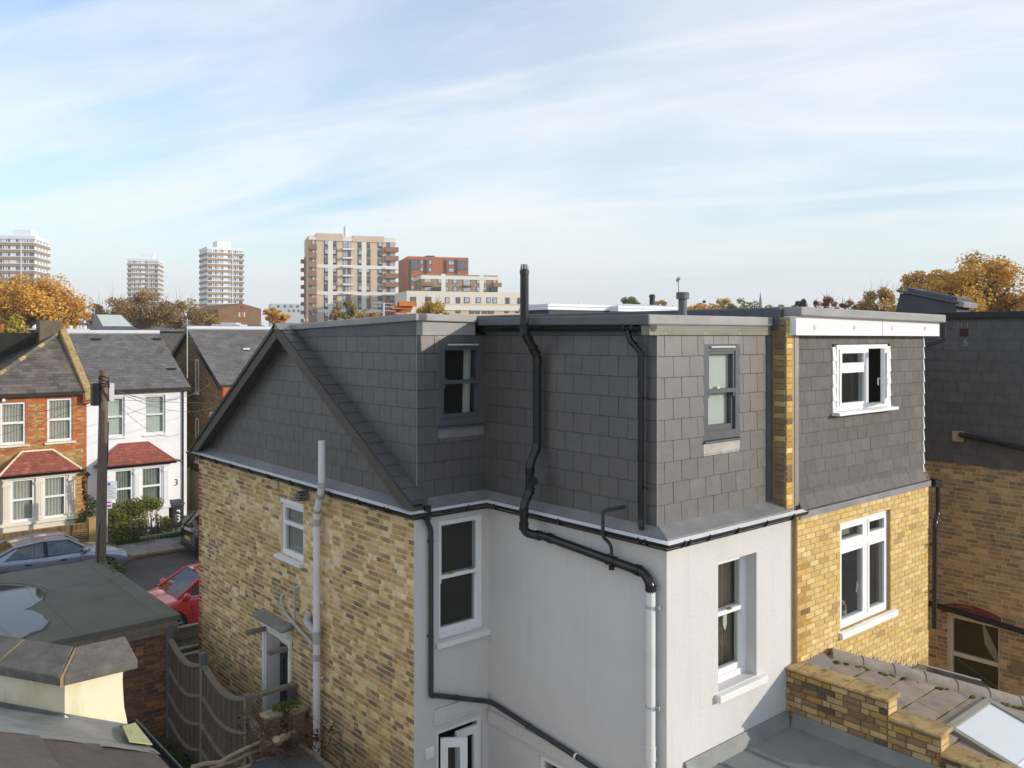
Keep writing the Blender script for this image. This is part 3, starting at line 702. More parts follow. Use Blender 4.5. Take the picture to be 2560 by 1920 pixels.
# u = Y0-Y ; rear slope z <= ZE+sr*(Y-YE) ; front slope z <= ZF+sf*(YF-Y)
hp = [(-sr, -1, ZE+sr*(Y0-YE)-.02), (sf, -1, ZF+sf*(YF-Y0)-.02)]
sl_g = lay(FGS, 0.0, Y0-Y1-.05, CZ, 8.2, .239, [.303], .007, 'slate', .002, .014, hp=hp, start=[0, .15], vj=.006)
# ---- dormer cheek
FC = Fr((XC, YA, 0), (0, -1, 0), (-1, 0, 0))
mb = MB(); mb.prism([(XC, YA, 8.0), (XC, YD, 8.0), (XC, YD, CZ-.05), (XC, YA-.1, ZA-.05)][::1], (.04, 0, 0))
cheek = obj('dormer_cheek', mb, M_slate_back, house)
hpc = [(sr, 1, -(ZE+sr*(YA-YE))-.0)]
sl_c = lay(FC, 0, YA-YD+.006, CZ, 8.0, .2425, [.303], .007, 'slate', .002, .014, hp=hpc, start=[.05, .20], top_down=True, vj=.006)
# ---- rear dormer face
FB = Fr((XC, YD, 0), (1, 0, 0), (0, -1, 0))
w4 = (6.80-XC, 7.565-XC, 8-1.235, 8-.095)
ap4 = (w4[0]-.01, w4[1]+.005, w4[2]-.16, w4[2]+.01)
back = obj('dormer_back', wall(FB, 0, XW-XC, CZ-.05, 8.02, [w4], .05), M_slate_back, house)
sl_b = lay(FB, -.004, XW-XC, CZ, 8.0, .2425, [.303], .007, 'slate', .002, .014, [w4, ap4], start=[.02, .17], top_down=True, vj=.006)
# ---- wing dormer
FL = Fr((XW, YD, 0), (0, -1, 0), (-1, 0, 0)); FN = Fr((XW, YW, 0), (1, 0, 0), (0, -1, 0))
w3 = (8.463-XW, 9.19-XW, 8-1.268, 8-.11); ap3 = (w3[0]-.005, w3[1]+.005, w3[2]-.16, w3[2]+.01)
wl_ = obj('wing_cladding', wall(FL, 0, YD-YW, CZ-.05, 8.02, [], .05), M_slate_back, house)
wf_ = obj('wing_cladding', wall(FN, 0, 9.80-XW, CZ-.05, 8.02, [w3], .05), M_slate_back, house)
sl_l = lay(FL, 0.01, YD-YW+.006, CZ, 8.0, .2425, [.303], .007, 'slate', .002, .014, start=[.05, .20], top_down=True, vj=.006)
sl_n = lay(FN, -.004, 9.765-XW, CZ, 8.0, .2425, [.306], .008, 'slate', .002, .014, [w3, ap3], start=[.175, .022], top_down=True, vj=.006)
put(gs, 'slate', sl_g, M_slate); put(cheek, 'slate', sl_c, M_slate); put(back, 'slate', sl_b, M_slate); put(wl_, 'slate', sl_l, M_slate); put(wf_, 'slate', sl_n, M_slate)
mb = MB(); mb.box(XC-.017, XC-.009, YD-.017, YD-.009, CZ, 8.0); mb.box(XW-.017, XW-.009, YW-.018, YW-.009, CZ, 8.0)
obj('corner_trim', mb, M_trim, house)
# windows of the dormers
wc = sash(house, FN, *w3, -.012, M_anth, 8-.705, fw=.085, label='anthracite sash window with pale blind in the sunny slates')
for (z0, z1, n, ub) in ((8-.67, 8-.22, -.075, w3[1]-.11), (w3[2]+.16, 8-.70, -.095, w3[1]-.125)):
    obj('blind', MB().fbox(FN, w3[0]+.10, ub, n-.01, n, z0, z1), M_blind, wc)
sill(wc, FN, w3[0]-.01, w3[1]+.01, w3[2], -.05, .045, .035, M_anth)
obj('trickle_vent', MB().tube([FN.p(w3[0]+.12, .028, w3[3]-.035), FN.p(w3[1]-.12, .028, w3[3]-.035)], .012, 8), M_ltgrey, wc)
obj('lead_apron', MB().fbox(FN, ap3[0], ap3[1], .002, .014, ap3[2], w3[2]-.03), mat('pale_lead_apron', (.40, .37, .34), .7, .2, 6, .1, 40, .3), wc)
obj('shell_ornament', MB().lathe(FN.p((w3[0]+w3[1])/2-.02, -.05, 8-.655), [(.0, 0), (.035, .0), (.03, .02), (.0, .035)], 10), M_whitep, wc)
wd = sash(house, FB, *w4, -.012, M_anth, 8-.665, fw=.075, label='anthracite sash window with white curtain in the shaded slates')
sill(wd, FB, w4[0]-.01, w4[1]+.005, w4[2], -.05, .045, .035, M_anth)
room(wd, FB, w4[0], w4[1], w4[2], w4[3], -.13, 1.6, M_room)
curtain(wd, FB, w4[1]-.21, w4[1]-.085, w4[2], w4[3], -.16, M_blind, 3, .02, w4[1]-.25, w4[1]-.12)
for du in (.10, .55): obj('sash_catch', MB().tube([FB.p(w4[0]+du, -.02, 8-.61), FB.p(w4[0]+du+.05, -.015, 8-.595)], .011, 6), M_brass, wd)
obj('lead_apron', MB().fbox(FB, ap4[0], ap4[1], .002, .014, ap4[2], w4[2]-.03), M_lead, wd)
obj('trickle_vent', MB().tube([FB.p(w4[0]+.14, .028, w4[3]-.035), FB.p(w4[1]-.10, .028, w4[3]-.035)], .012, 8), M_ltgrey, wd)
# lead valley between the wing and the party wall
obj('lead_valley', MB().box(9.755, 9.96, YW-.004, YW+.03, CZ-.02, 8.02).box(9.80, 9.93, YW-.02, YW-.005, CZ-.02, 8.0), M_lead_d, house, bevel=.008)
obj('front_wall', MB().box(X1+.01, 30, Y0-.25, Y0, 0, 5.7), M_mortar, house)
# ---- verge strips, barge boards, roof
XV = 6.19
def slope_pt(x, y): return V((x, y, ZA-(sr*(YA-y) if y < YA else sf*(y-YA))))
wv = V((0, YA-YE, ZA-ZE)).normalized(); nv = V((0, -wv.z, wv.y))
FV = Fr((XV, YE, ZE), (1, 0, 0), nv, wv)
LV = V((0, YA-YE, ZA-ZE)).length
mb = MB(); mb.prism([slope_pt(XV+.005, YE), slope_pt(XV+.005, YA), slope_pt(XC+.02, YA), slope_pt(XC+.02, YE)], V((0, 0, -.05)))
vg = obj('roof_verge', mb, M_felt, house)
put(vg, 'slate', lay(FV, 0, XC-XV, 0, LV, .245, [.34], .0, 'slate', .004, .016, vj=0), M_slate)
mb = MB()
for s_, (y0, y1) in enumerate(((YE-.06, YA), (YA, YF+.12))):
    dn = V((0, 0, -.19)); zc_ = 5.765
    yc_ = (YA-(ZA-.19-zc_)/sr) if s_ == 0 else (YA+(ZA-.19-zc_)/sf)        # where the lower edge meets the gutter line
    if s_ == 0: mb.prism([V((XV, YA-(ZA-zc_)/sr, zc_)), slope_pt(XV, YA), slope_pt(XV, YA)+dn, V((XV, yc_, zc_))], (-.028, 0, 0))
    else: mb.prism([slope_pt(XV, YA)+dn, slope_pt(XV, YA), V((XV, YA+(ZA-zc_)/sf, zc_)), V((XV, yc_, zc_))], (-.028, 0, 0))
bo = obj('barge_board', mb, M_barge, house)
mb = MB()
for (y0, y1) in ((YE, YA), (YA, YF)):
    p0, p1 = slope_pt(XV+.002, y0), slope_pt(XV+.002, y1); dn = V((0, 0, -.12))
    mb.prism([p0+dn, p1+dn, p1+dn+V((XG-XV, 0, 0)), p0+dn+V((XG-XV, 0, 0))], V((0, 0, .03)))
obj('verge_soffit', mb, M_barge, house)
mb = MB(); mb.prism([slope_pt(XV-.03, YA), slope_pt(30, YA), slope_pt(30, YF+.15), slope_pt(XV-.03, YF+.15)], V((0, 0, .05)))
obj('front_roof', mb, M_rooftile, house)
mb = MB(); p0, p1 = slope_pt(XV-.05, YA+.02), slope_pt(XV-.05, YF+.15)
mb.prism([p0, p1, p1+V((0, 0, .07)), p0+V((0, 0, .07))], (.05, 0, 0)); obj('verge_trim', mb, M_black, house)
mb = MB(); mb.prism([slope_pt(XV-.05, YA-.15)+V((0, 0, .03)), slope_pt(XV-.05, YA)+V((0, 0, .045)), slope_pt(XV-.05, YA+.15)+V((0, 0, .055))], (.55, 0, 0)); obj('ridge_cap', mb, M_lead, house)
# ---- roof edges of the L shaped dormer
def band(p0, p1, z0a, z0b, z1a, z1b, out, thick=.25):
    """metal band from p0 to p1, heights given at both ends, outwards = right of the direction"""
    p0, p1 = V(p0), V(p1); d = (p1-p0).normalized(); n = V((d.y, -d.x, 0))
    q = lambda p, o, z: V((p.x, p.y, z))+n*o
    return [q(p0, out, z0a), q(p1, out, z0b), q(p1, out-thick, z0b), q(p0, out-thick, z0a), q(p0, out, z1a), q(p1, out, z1b), q(p1, out-thick, z1b), q(p0, out-thick, z1a)]
mb = MB(); mb.hexa(band((XC, YA+.1, 0), (XC, YD-.024, 0), 7.97, 8.0, 8.08, 8.19, .03, .1)); obj('fascia_flashing', mb, M_lead_d, house)
mb = MB(); mb.hexa(band((XC, YA+.1, 0), (XC, YD-.075, 0), 8.08, 8.19, 8.17, 8.29, .075, .3)); obj('roof_edge_trim', mb, M_trim, house, bevel=.012)
mb = MB(); mb.hexa(band((XC-.026, YD, 0), (XW-.21, YD, 0), 8.0, 8.0, 8.19, 8.19, .03, .1)); obj('fascia_flashing', mb, M_trim, house)
mb = MB(); mb.hexa(band((XC-.071, YD, 0), (XW-.215, YD, 0), 8.192, 8.175, 8.286, 8.268, .08, .3)); obj('roof_edge_trim', mb, M_trim, house, bevel=.012)
mb = MB(); mb.hexa(band((XW, YD-.078, 0), (XW, YW-.042, 0), 8.135, 8.116, 8.235, 8.233, .21, .4)); obj('roof_edge_trim', mb, mat('eave_trim', (.115, .118, .125), .5, .1, 3, .05, 20, .4), house, bevel=.014)
mb = MB(); mb.hexa(band((XW-.204, YW, 0), (9.86, YW, 0), 8.117, 8.117, 8.234, 8.234, .06, .25)); obj('roof_edge_trim', mb, M_trim, house, bevel=.016)
tf = mat('bronze_trim', (.20, .18, .15), .42, .15, 2.5, .05, 20, .5, stain=[((.10, .09, .075), .6, 1.5, .45, .7, (1, 1, 5))])
mb = MB(); mb.hexa(band((XW-.17, YW, 0), (9.84, YW, 0), 8.0, 8.0, 8.115, 8.115, .035, .12)); ff = obj('fascia_flashing', mb, tf, house)
for x in (7.47, 7.72, 8.45, 9.15, 9.7): obj('fixing_screw', MB().tube([(x, YW-.036, 8.022), (x, YW-.040, 8.022)], .008, 8), M_ltgrey, ff)
mb = MB(); mb.hexa(band((XW, YD-.03, 0), (XW, YW-.03, 0), 8.0, 8.0, 8.13, 8.115, .02, .06)); obj('fascia_flashing', mb, M_lead_d, house)
mb = MB(); mb.prism([(XC-.0, YD+.0, 8.24), (10.0, YD, 8.24), (10.0, YA+.3, 8.13), (XC, YA+.3, 8.13)], (0, 0, .02)); mb.prism([(XW-.15, YW, 8.2), (9.9, YW, 8.2), (9.9, YD+.1, 8.23), (XW-.15, YD+.1, 8.23)], (0, 0, .02))
obj('flat_roof', mb, M_felt, house)
# eave gutter of the wing
gy0, gy1 = YD-.1, YW-.03
pth = [V((XW-.02, gy0, 8.06)), V((XW-.02, gy1, 8.055))]
eg = obj('eave_gutter', MB().sweep(pth, [(.03+.055*(1-math.cos(t)), .045-.055*math.sin(t)) for t in [math.pi*k/8 for k in range(9)]]+[(.03+.055-.05*math.cos(t), .045-.05*math.sin(t)) for t in [math.pi*k/8 for k in range(8, -1, -1)]]), M_black, house, smooth=50)
obj('gutter_stop_end', MB().tube([(XW-.105, gy1+.02, 8.10), (XW-.105, gy1-.012, 8.10)], .058, 16), M_blackm, eg)
for y in (6.62, 6.75): obj('gutter_union', MB().tube([(XW-.105, y-.02, 8.10), (XW-.105, y+.02, 8.10)], .064, 14), M_black, eg)
# ---- pipes on the shaded wall
yS = 8.28
pipe(house, 'vent_stack', [(7.28, yS, 8.80), (7.28, yS, 8.04), (7.50, yS, 7.74), (7.50, yS, 6.52), (7.375, yS, 6.36), (7.375, yS, 5.98), (7.272, yS, 5.84), (7.272, yS, 5.48), (7.40, yS-.10, 5.44)], .056, M_black, .10,
     collars=[((7.28, yS, 8.06), (0, 0, 1), .04), ((7.325, yS, 7.98), (.59, 0, -.8), .05), ((7.46, yS, 7.795), (.59, 0, -.8), .05), ((7.50, yS, 7.68), (0, 0, 1), .05), ((7.375, yS, 6.26), (0, 0, 1), .03), ((7.375, yS, 6.0), (0, 0, 1), .035), ((7.272, yS, 5.74), (0, 0, 1), .04), ((7.272, yS, 5.56), (0, 0, 1), .04)],
     label='tall black vent stack rising past the roof edge')
st = house.children[-1]
obj('stack_cowl', MB().lathe((7.28, yS, 8.78), [(.060, 0), (.060, .05), (.052, .055), (.040, .125), (.0, .125)], 16), M_blackm, st, smooth=40)
for k in range(9):
    t = 2*math.pi*k/9; obj('cowl_slot', MB().tube([(7.28+.053*math.cos(t), yS+.053*math.sin(t), 8.842), (7.28+.042*math.cos(t), yS+.042*math.sin(t), 8.90)], .006, 5), M_ltgrey, st)
obj('stack_boss', MB().tube([(7.375, yS-.02, 6.13), (7.31, yS-.13, 6.145), (7.31, yS-.131, 6.145), (7.30, yS-.17, 6.15)], [.045, .045, .055, .055], 14), M_black, st, smooth=40)
pipe(house, 'soil_branch', [(7.40, yS-.08, 5.445), (7.455, yS-.2, 5.435), (7.455, 6.42, 5.32), (7.455, 6.335, 5.19), (7.455, 6.335, 5.12)], .055, M_black, .10,
     collars=[((7.42, yS-.12, 5.44), (.15, -1, -.06), .03), ((7.455, yS-.30, 5.43), (0, -1, -.06), .03), ((7.455, 6.93, 5.355), (0, -1, -.06), .06), ((7.455, 6.52, 5.328), (0, -1, -.06), .03), ((7.455, 6.335, 5.17), (0, 0, 1), .03)],
     label='black soil pipe running along the rendered wall into the white pipe')
sb = house.children[-1]
obj('pipe_boss', MB().tube([(7.455, 6.93, 5.36), (7.455, 6.93, 5.25)], .035, 12), M_black, sb, smooth=40)
pipe(house, 'soil_pipe', [(7.455, 6.335, 5.13), (7.455, 6.335, .6)], .055, M_pipe, 0,
     collars=[((7.455, 6.335, 3.32), (0, 0, 1), .075)], brackets=[((7.455, 6.335, 4.96), (.3, -.8, 0), .05, (0, 0, 1), M_pipeg), ((7.455, 6.335, 3.84), (.3, -.8, 0), .05, (0, 0, 1), M_pipeg)], label='white soil pipe on the corner of the grey render')
pipe(house, 'waste_pipe', [(7.60, 6.86, 8-2.02), (7.36, 6.98, 8-2.06), (7.36, 6.98, 8-2.36), (7.44, 6.95, 8-2.44), (7.455, 6.93, 8-2.50), (7.455, 6.93, 5.36)], .021, M_blackm, .04, label='thin black waste pipe crossing the gutter')
pipe(house, 'downpipe', [(7.505, 6.72, 8.05), (7.505, 6.70, 7.96), (7.53, 6.545, 7.80), (7.53, 6.545, 5.86), (7.49, 6.50, 5.80)], .034, M_black, .05, brackets=[((7.53, 6.545, 7.28), (0, -1, 0), .06), ((7.53, 6.545, 6.26), (0, -1, 0), .06)],
     collars=[((7.53, 6.545, 7.78), (0, 0, 1), .03), ((7.515, 6.65, 7.905), (.1, -.8, -.6), .03)], label='black downpipe dropping from the wing gutter to the lead ledge')
pipe(house, 'downpipe', [(6.44, 9.245, 5.70), (6.44, 9.245, 5.58), (6.53, 9.28, 5.46), (6.53, 9.28, 3.27), (6.60, 9.28, 3.26), (7.43, 9.275, 2.96), (7.49, 9.20, 2.95), (7.485, 7.2, 2.79), (7.485, 6.25, 2.72)], .034, M_blackm, .06,
     brackets=[((6.53, 9.28, 5.30), (0, 1, 0), .03), ((6.53, 9.28, 4.05), (0, 1, 0), .03), ((7.485, 8.45, 2.89), (1, 0, 0), .03, (0, 1, .08)), ((7.485, 7.55, 2.82), (1, 0, 0), .03, (0, 1, .08), M_white), ((6.95, 9.278, 3.135), (0, 1, 0), .03, (1, 0, -.35))], label='grey black downpipe that turns along the rendered corner')
obj('gutter_outlet', MB().tube([(6.44, 9.235, 5.78), (6.44, 9.24, 5.60)], .05, 12), M_black, house, smooth=40)
# ---- pipes on the flank
pipe(house, 'soil_pipe', [(6.10, 11.44, 8-1.55), (6.10, 11.44, 8-2.24), (6.20, 11.79, 8-2.68), (6.20, 11.79, .62)], .056, M_pipe, .12,
     collars=[((6.10, 11.44, 8-2.2), (0, 0, 1), .04, M_pipeg), ((6.12, 11.52, 8-2.36), (.2, .6, -.75), .04, M_pipeg), ((6.185, 11.74, 8-2.62), (.2, .6, -.75), .03, M_pipeg), ((6.20, 11.79, 8-2.82), (0, 0, 1), .05, M_pipeg), ((6.20, 11.79, 8-4.55), (0, 0, 1), .09, M_pipeg), ((6.20, 11.79, 8-4.85), (0, 0, 1), .05, M_pipeg)],
     brackets=[((6.20, 11.79, 8-3.0), (.5, -.8, 0), .05), ((6.20, 11.79, 8-4.02), (.5, -.8, 0), .05), ((6.20, 11.79, 8-5.15), (.5, -.8, 0), .05), ((6.20, 11.79, 8-6.4), (.5, -.8, 0), .05)], label='tall white soil pipe on the brick flank, open at the top')
wp = house.children[-1]
obj('pipe_branch', MB().tube(arc([(6.20, 11.79, 8-4.52), (6.20, 12.14, 8-4.40), (6.30, 12.2, 8-4.32)], .08), .055, 12), M_pipeg, wp, smooth=40)
pipe(house, 'waste_pipe', [(6.31, 13.1, 8-4.22), (6.25, 13.12, 8-4.26), (6.25, 13.0, 8-4.48), (6.24, 11.85, 8-4.76)], .024, M_pipeg, .06, label='thin grey waste pipe sloping to the white soil pipe')
pipe(house, 'waste_pipe', [(6.31, 12.56, 8-3.98), (6.25, 12.62, 8-4.0), (6.25, 12.62, 8-4.58)], .02, M_pipeg, .03, label='short upright grey waste pipe above the door canopy')
# party wall upstand and vent on the wing roof
obj('roof_vent', MB().lathe((8.8, 6.95, 8.15), [(.055, 0), (.055, .31), (.082, .312), (.084, .39), (.070, .40), (.0, .40)], 18), mat('grey_vent', (.15, .155, .165), .6, .1), house, smooth=40)
pt = MB(); pt.tube([(8.95, 7.12, 8.2), (8.84, 7.05, 8.72)], .008, 6); pt.tube([(8.83, 7.06, 8.70), (8.80, 7.0, 8.745)], .022, 6)
obj('aerial_rod', pt, M_ltgrey, house)
# rear extension: grey flat roof with rolls
ex = thing('rear_extension', 'flat grey membrane roof with raised rolls below the sunny rendered wall', 'roof', (9.0, 4.5, 0))
EXZ = 3.0
M_flat = mat('grey_flat_roof', (.20, .208, .20), .6, .2, 1.6, .1, 40, .4, stain=[((.33, .35, .36), .6, 1.1, .5, .72), ((.10, .10, .095), .6, 2.0, .55, .75)])
exo = obj('roof_deck', MB().box(X2+.3, 9.948, .5, Y3-.004, 2.7, EXZ), M_flat, ex)
for x in (7.90, 8.40, 8.92): obj('roof_roll', MB().tube([(x, Y3-.15, EXZ+.004), (x, .6, EXZ+.004)], .028, 10), M_flat, ex, smooth=40)
mb = MB(); mb.prism([(X2+.3, Y3-.005, EXZ), (X2+.3, Y3-.10, EXZ), (X2+.3, Y3-.02, EXZ+.15), (X2+.3, Y3-.005, EXZ+.15)], (9.948-X2-.3, 0, 0)); obj('upstand', mb, M_flat, ex)
mb = MB(); mb.prism([(9.947, .5, EXZ), (9.87, .5, EXZ), (9.93, .5, EXZ+.15), (9.947, .5, EXZ+.15)], (0, Y3-.11-.5, 0)); obj('upstand', mb, M_flat, ex)
obj('wall', MB().box(X2+.35, 9.9, .6, Y3-.3, .6, 2.7), M_render, ex)
# ================================================================== the neighbour to the right: yellow brick, slate dormer
nb = thing('terrace_house', 'yellow brick terrace house with slate hung dormer, white fascia and open white window', 'house', (12, 6.12, 0))
YB, XB0, XB1 = 6.12, 10.10, 13.93
FY = Fr((XB0, YB, 0), (1, 0, 0), (0, -1, 0))
w6 = (11.19-XB0, 12.66-XB0, 8-4.10, 8-2.60)
yw = obj('brick_wall', wall(FY, 0.004, XB1-XB0, 0, 5.66, [w6], .22), M_mortar_y, nb)
def pick_y(u, z):
    if u < .27 and z < 5.1: return 'yellow_worn'
    return 'yellow'
put(yw, 'brick', lay(FY, 0.004, XB1-XB0-.0, 2.9, 5.64, .0752, [.2250], .010, 'yellow', -.012, .018, [w6], start=[0, .1125, .02, .135], pick=pick_y, vj=.010), M_brick, 300)
mb = MB(); mb.quad((XB1, YB, 0), (XB1, 9.34, 0), (XB1, 9.34, 5.75), (XB1, YB, 5.75)); obj('side_wall', mb, M_mortar_y, nb)
obj('wall_return', MB().box(10.094, 10.108, 6.122, 6.30, 0, 5.7), M_mortar_y, nb)
FYS = Fr((XB1, YB, 0), (0, 1, 0), (1, 0, 0))
obj('brick_courses', (lambda m_: m_)(MB().fbox(FYS, 0, .1, .001, .006, 3, 5.7)), M_mortar_y, nb)
# lower window: two casements under two small lights
um = 12.0-XB0; zt = 8-2.96
wl6 = window(nb, FY, *w6, -.05, M_white, .07, .07,
    [(um-.055, um+.055, w6[2]+.08, w6[3]-.07, .004), (w6[0]+.07, um-.056, zt-.05, zt+.05, .003), (um+.056, w6[1]-.07, zt-.05, zt+.05, .003)] +
    [(a, b, c, d, .012) for (x0, x1, z0, z1) in ((w6[0]+.07, um-.055, zt+.05, w6[3]-.07), (um+.055, w6[1]-.07, zt+.05, w6[3]-.07), (w6[0]+.07, um-.055, w6[2]+.08, zt-.05), (um+.055, w6[1]-.07, w6[2]+.08, zt-.05))
     for (a, b, c, d) in ((x0, x0+.045, z0, z1), (x1-.045, x1, z0, z1), (x0+.045, x1-.045, z0, z0+.045), (x0+.045, x1-.045, z1-.045, z1))],
    [(w6[0]+.1, um-.1, zt+.09, w6[3]-.11, -.02), (um+.1, w6[1]-.11, zt+.09, w6[3]-.11, -.02), (w6[0]+.1, um-.1, w6[2]+.12, zt-.09, -.02), (um+.1, w6[1]-.11, w6[2]+.12, zt-.09, -.02)],
    label='white four light window with a flower pot on its inner sill')
sill(wl6, FY, w6[0]-.03, w6[1]+.13, w6[2], -.05, .06, .10, M_white)
room(wl6, FY, w6[0], w6[1], w6[2], w6[3], -.24, 1.7, M_room)
mb = MB(); mb.fbox(FY, w6[0]-.1, um-.05, -.45, -.44, zt-.06, w6[3]); mb.fbox(FY, um+.02, w6[1], -.45, -.44, zt-.06, w6[3]); obj('roller_blind', mb, M_room_l, wl6)
curtain(wl6, FY, w6[1]-.28, w6[1]-.03, w6[2], w6[3], -.34, mat('grey_curtain', (.36, .34, .28), .9, .1), 3, .03)
for x in (um-.14, um+.12): obj('window_handle', MB().tube([FY.p(x, -.09, 8-3.62), FY.p(x, -.10, 8-3.55), FY.p(x-.03, -.10, 8-3.70)], .01, 6), M_white, wl6)
pot = thing('flower_pot', 'small pot of pink flowers behind the four light window', 'flower pot', FY.p(w6[0]+.42, -.20, w6[2]+.06))
pb = FY.p(w6[0]+.42, -.20, w6[2]+.06)
obj('pot', MB().lathe(pb, [(.0, 0), (.055, 0), (.07, .12), (.06, .12), (.05, .10)], 14), mat('pale_pot', (.34, .36, .30), .7), pot, smooth=40)
mb = MB()
for k in range(16):
    t = rnd.uniform(0, 6.28); r_ = rnd.uniform(0, .08); c = pb+V((r_*math.cos(t), r_*math.sin(t), .14+rnd.uniform(0, .06)+.04*(1-r_/.08)))
    mb.lathe(c, [(0, -.022), (.018, -.012), (.024, .0), (.016, .016), (0, .02)], 7)
obj('flowers', mb, mat('pink_petals', (.45, .20, .17), .8, .3, 20), pot, smooth=60)
# slate hung dormer
FD = Fr((XB0+.05, 6.21, 0), (1, 0, 0), (0, -1, 0)); D0 = XB0+.05
w5 = (11.19-D0, 12.66-D0, 8-1.06, 8-.135)
dz0 = 8-2.30
fdw = obj('slate_wall', wall(FD, 0, 13.90-D0, dz0-.02, 8.0, [w5], .06), M_slate_back, nb)
put(fdw, 'slate', lay(FD, .08, 13.90-D0, dz0, 8.0, .186, [.27, .25, .29, .26, .28], .005, 'slate_n', .002, .016, [(w5[0]-.09, w5[1]+.13, w5[2]-.03, w5[3]+.01)], start=[.0, .13, .05, .19, .09], top_down=True, vj=.005), M_slate_n, 300)
# bell-cast foot
mb = MB(); mb.prism([(D0, 6.205, dz0+.17), (D0, 6.135, dz0-.005), (D0, 6.15, dz0-.02), (D0, 6.24, dz0+.10)], (14.02-D0, 0, 0)); obj('slate_kick', mb, M_slate_back, nb)
wk = V((0, .07, .175)).normalized(); FK = Fr((D0, 6.131, dz0-.004), (1, 0, 0), V((0, -wk.z, wk.y)), wk)
put(fdw, 'slate', lay(FK, 0.08, 14.0-D0, 0, .188, .188, [.27, .25, .29], .004, 'slate_n', .001, .010, start=[.1], vj=0), M_slate_n)
mb = MB(); mb.prism([(D0, 6.098, dz0-.012), (D0, 6.098, dz0-.10), (D0, 6.118, dz0-.10), (D0, 6.14, dz0-.012)], (13.98-D0, 0, 0)); obj('lead_apron', mb, M_lead, nb)
obj('lead_edge', MB().box(XB0+.03, D0+.078, 6.165, 6.20, dz0-.06, 8.0), M_lead, nb, bevel=.008)
mb = MB()
for k in range(12): z = 8.0-.186*k; mb.hexa([(13.895, 6.18-.008, z-.186), (13.93, 6.18-.008, z-.186), (13.93, 6.26, z-.186), (13.895, 6.26, z-.186), (13.895, 6.185, z), (13.915, 6.185, z), (13.915, 6.26, z), (13.895, 6.26, z)])
obj('white_verge_trim', mb, M_white, nb)
# dormer window with its right casement open
um5 = 12.03-D0
wo = window(nb, FD, *w5, .045, M_white, .06, .08,
    [(um5-.05, um5+.05, w5[2]+.07, w5[3]-.06, .003), (w5[0]+.06, um5-.05, 8-.53, 8-.44, .01), (w5[0]+.06, w5[0]+.11, w5[2]+.07, 8-.53, .012), (um5-.09, um5-.05, w5[2]+.07, 8-.53, .012),
     (w5[0]+.06, w5[0]+.12, 8-.44, w5[3]-.06, .014), (um5-.11, um5-.05, 8-.44, w5[3]-.06, .014), (w5[0]+.12, um5-.11, w5[3]-.12, w5[3]-.06, .014), (w5[0]+.12, um5-.11, 8-.44, 8-.39, .014), (w5[0]+.11, um5-.09, w5[2]+.07, w5[2]+.11, .012)],
    [(w5[0]+.1, um5-.08, w5[2]+.1, 8-.52, -.02), (w5[0]+.12, um5-.1, 8-.40, w5[3]-.12, -.02)], label='white dormer window with its right casement pushed open')
sill(wo, FD, w5[0]-.09, w5[1]+.17, w5[2], -.02, .14, .055, M_white)
room(wo, FD, w5[0], w5[1], w5[2], w5[3], -.08, 1.5, M_room)
for z in (8-.62, 8-.86): obj('shelf', MB().fbox(FD, um5, w5[1]+.25, -1.1, -.85, z, z+.02), M_blind, wo)
obj('shelf_box', MB().fbox(FD, um5+.25, um5+.38, -1.05, -.9, 8-.84, 8-.72), M_orange, wo)
for k in range(5):
    z = w5[3]-.03-.186*k
    for (a, b) in ((w5[0]-.085, w5[0]-.003), (w5[1]+.003, w5[1]+.12)):
        mb = MB(); mb.hexa([FD.p(a, .045, z-.19), FD.p(b, .045, z-.19), FD.p(b, .004, z-.19), FD.p(a, .004, z-.19), FD.p(a, .03, z), FD.p(b, .03, z), FD.p(b, .004, z), FD.p(a, .004, z)])
        if k < 5 and z-.19 > w5[2]-.06: obj('white_soaker', mb, M_white, wo)
hu = FD.p(w5[1]-.07, .05, 0); th = R(-22)          # hinge at the right jamb
du = V((-math.cos(th), math.sin(th), 0)); FO = Fr(hu, -du, V((-du.y, du.x, 0)) if False else V((du.y, -du.x, 0)))
FO = Fr(hu+du*.55, -du, V((du.y, -du.x, 0)))
mb = MB(); z0, z1 = w5[2]+.075, w5[3]-.065
for a, b, c, d in ((0, .055, z0, z1), (.495, .55, z0, z1), (.055, .495, z0, z0+.06), (.055, .495, z1-.06, z1)): mb.fbox(FO, a, b, -.025, .025, c, d)
obj('open_casement', mb, M_white, wo)
obj('pane', MB().quad(FO.p(.055, 0, z0+.06), FO.p(.495, 0, z0+.06), FO.p(.495, 0, z1-.06), FO.p(.055, 0, z1-.06)), M_glass, wo)
obj('window_handle', MB().tube([FO.p(.03, .03, 8-.62), FO.p(.03, .06, 8-.62), FO.p(.03, .06, 8-.72)], .011, 6), M_white, wo)
obj('window_handle', MB().tube([FO.p(.03, -.03, 8-.62), FO.p(.03, -.06, 8-.62), FO.p(.03, -.06, 8-.72)], .011, 6), M_white, wo)
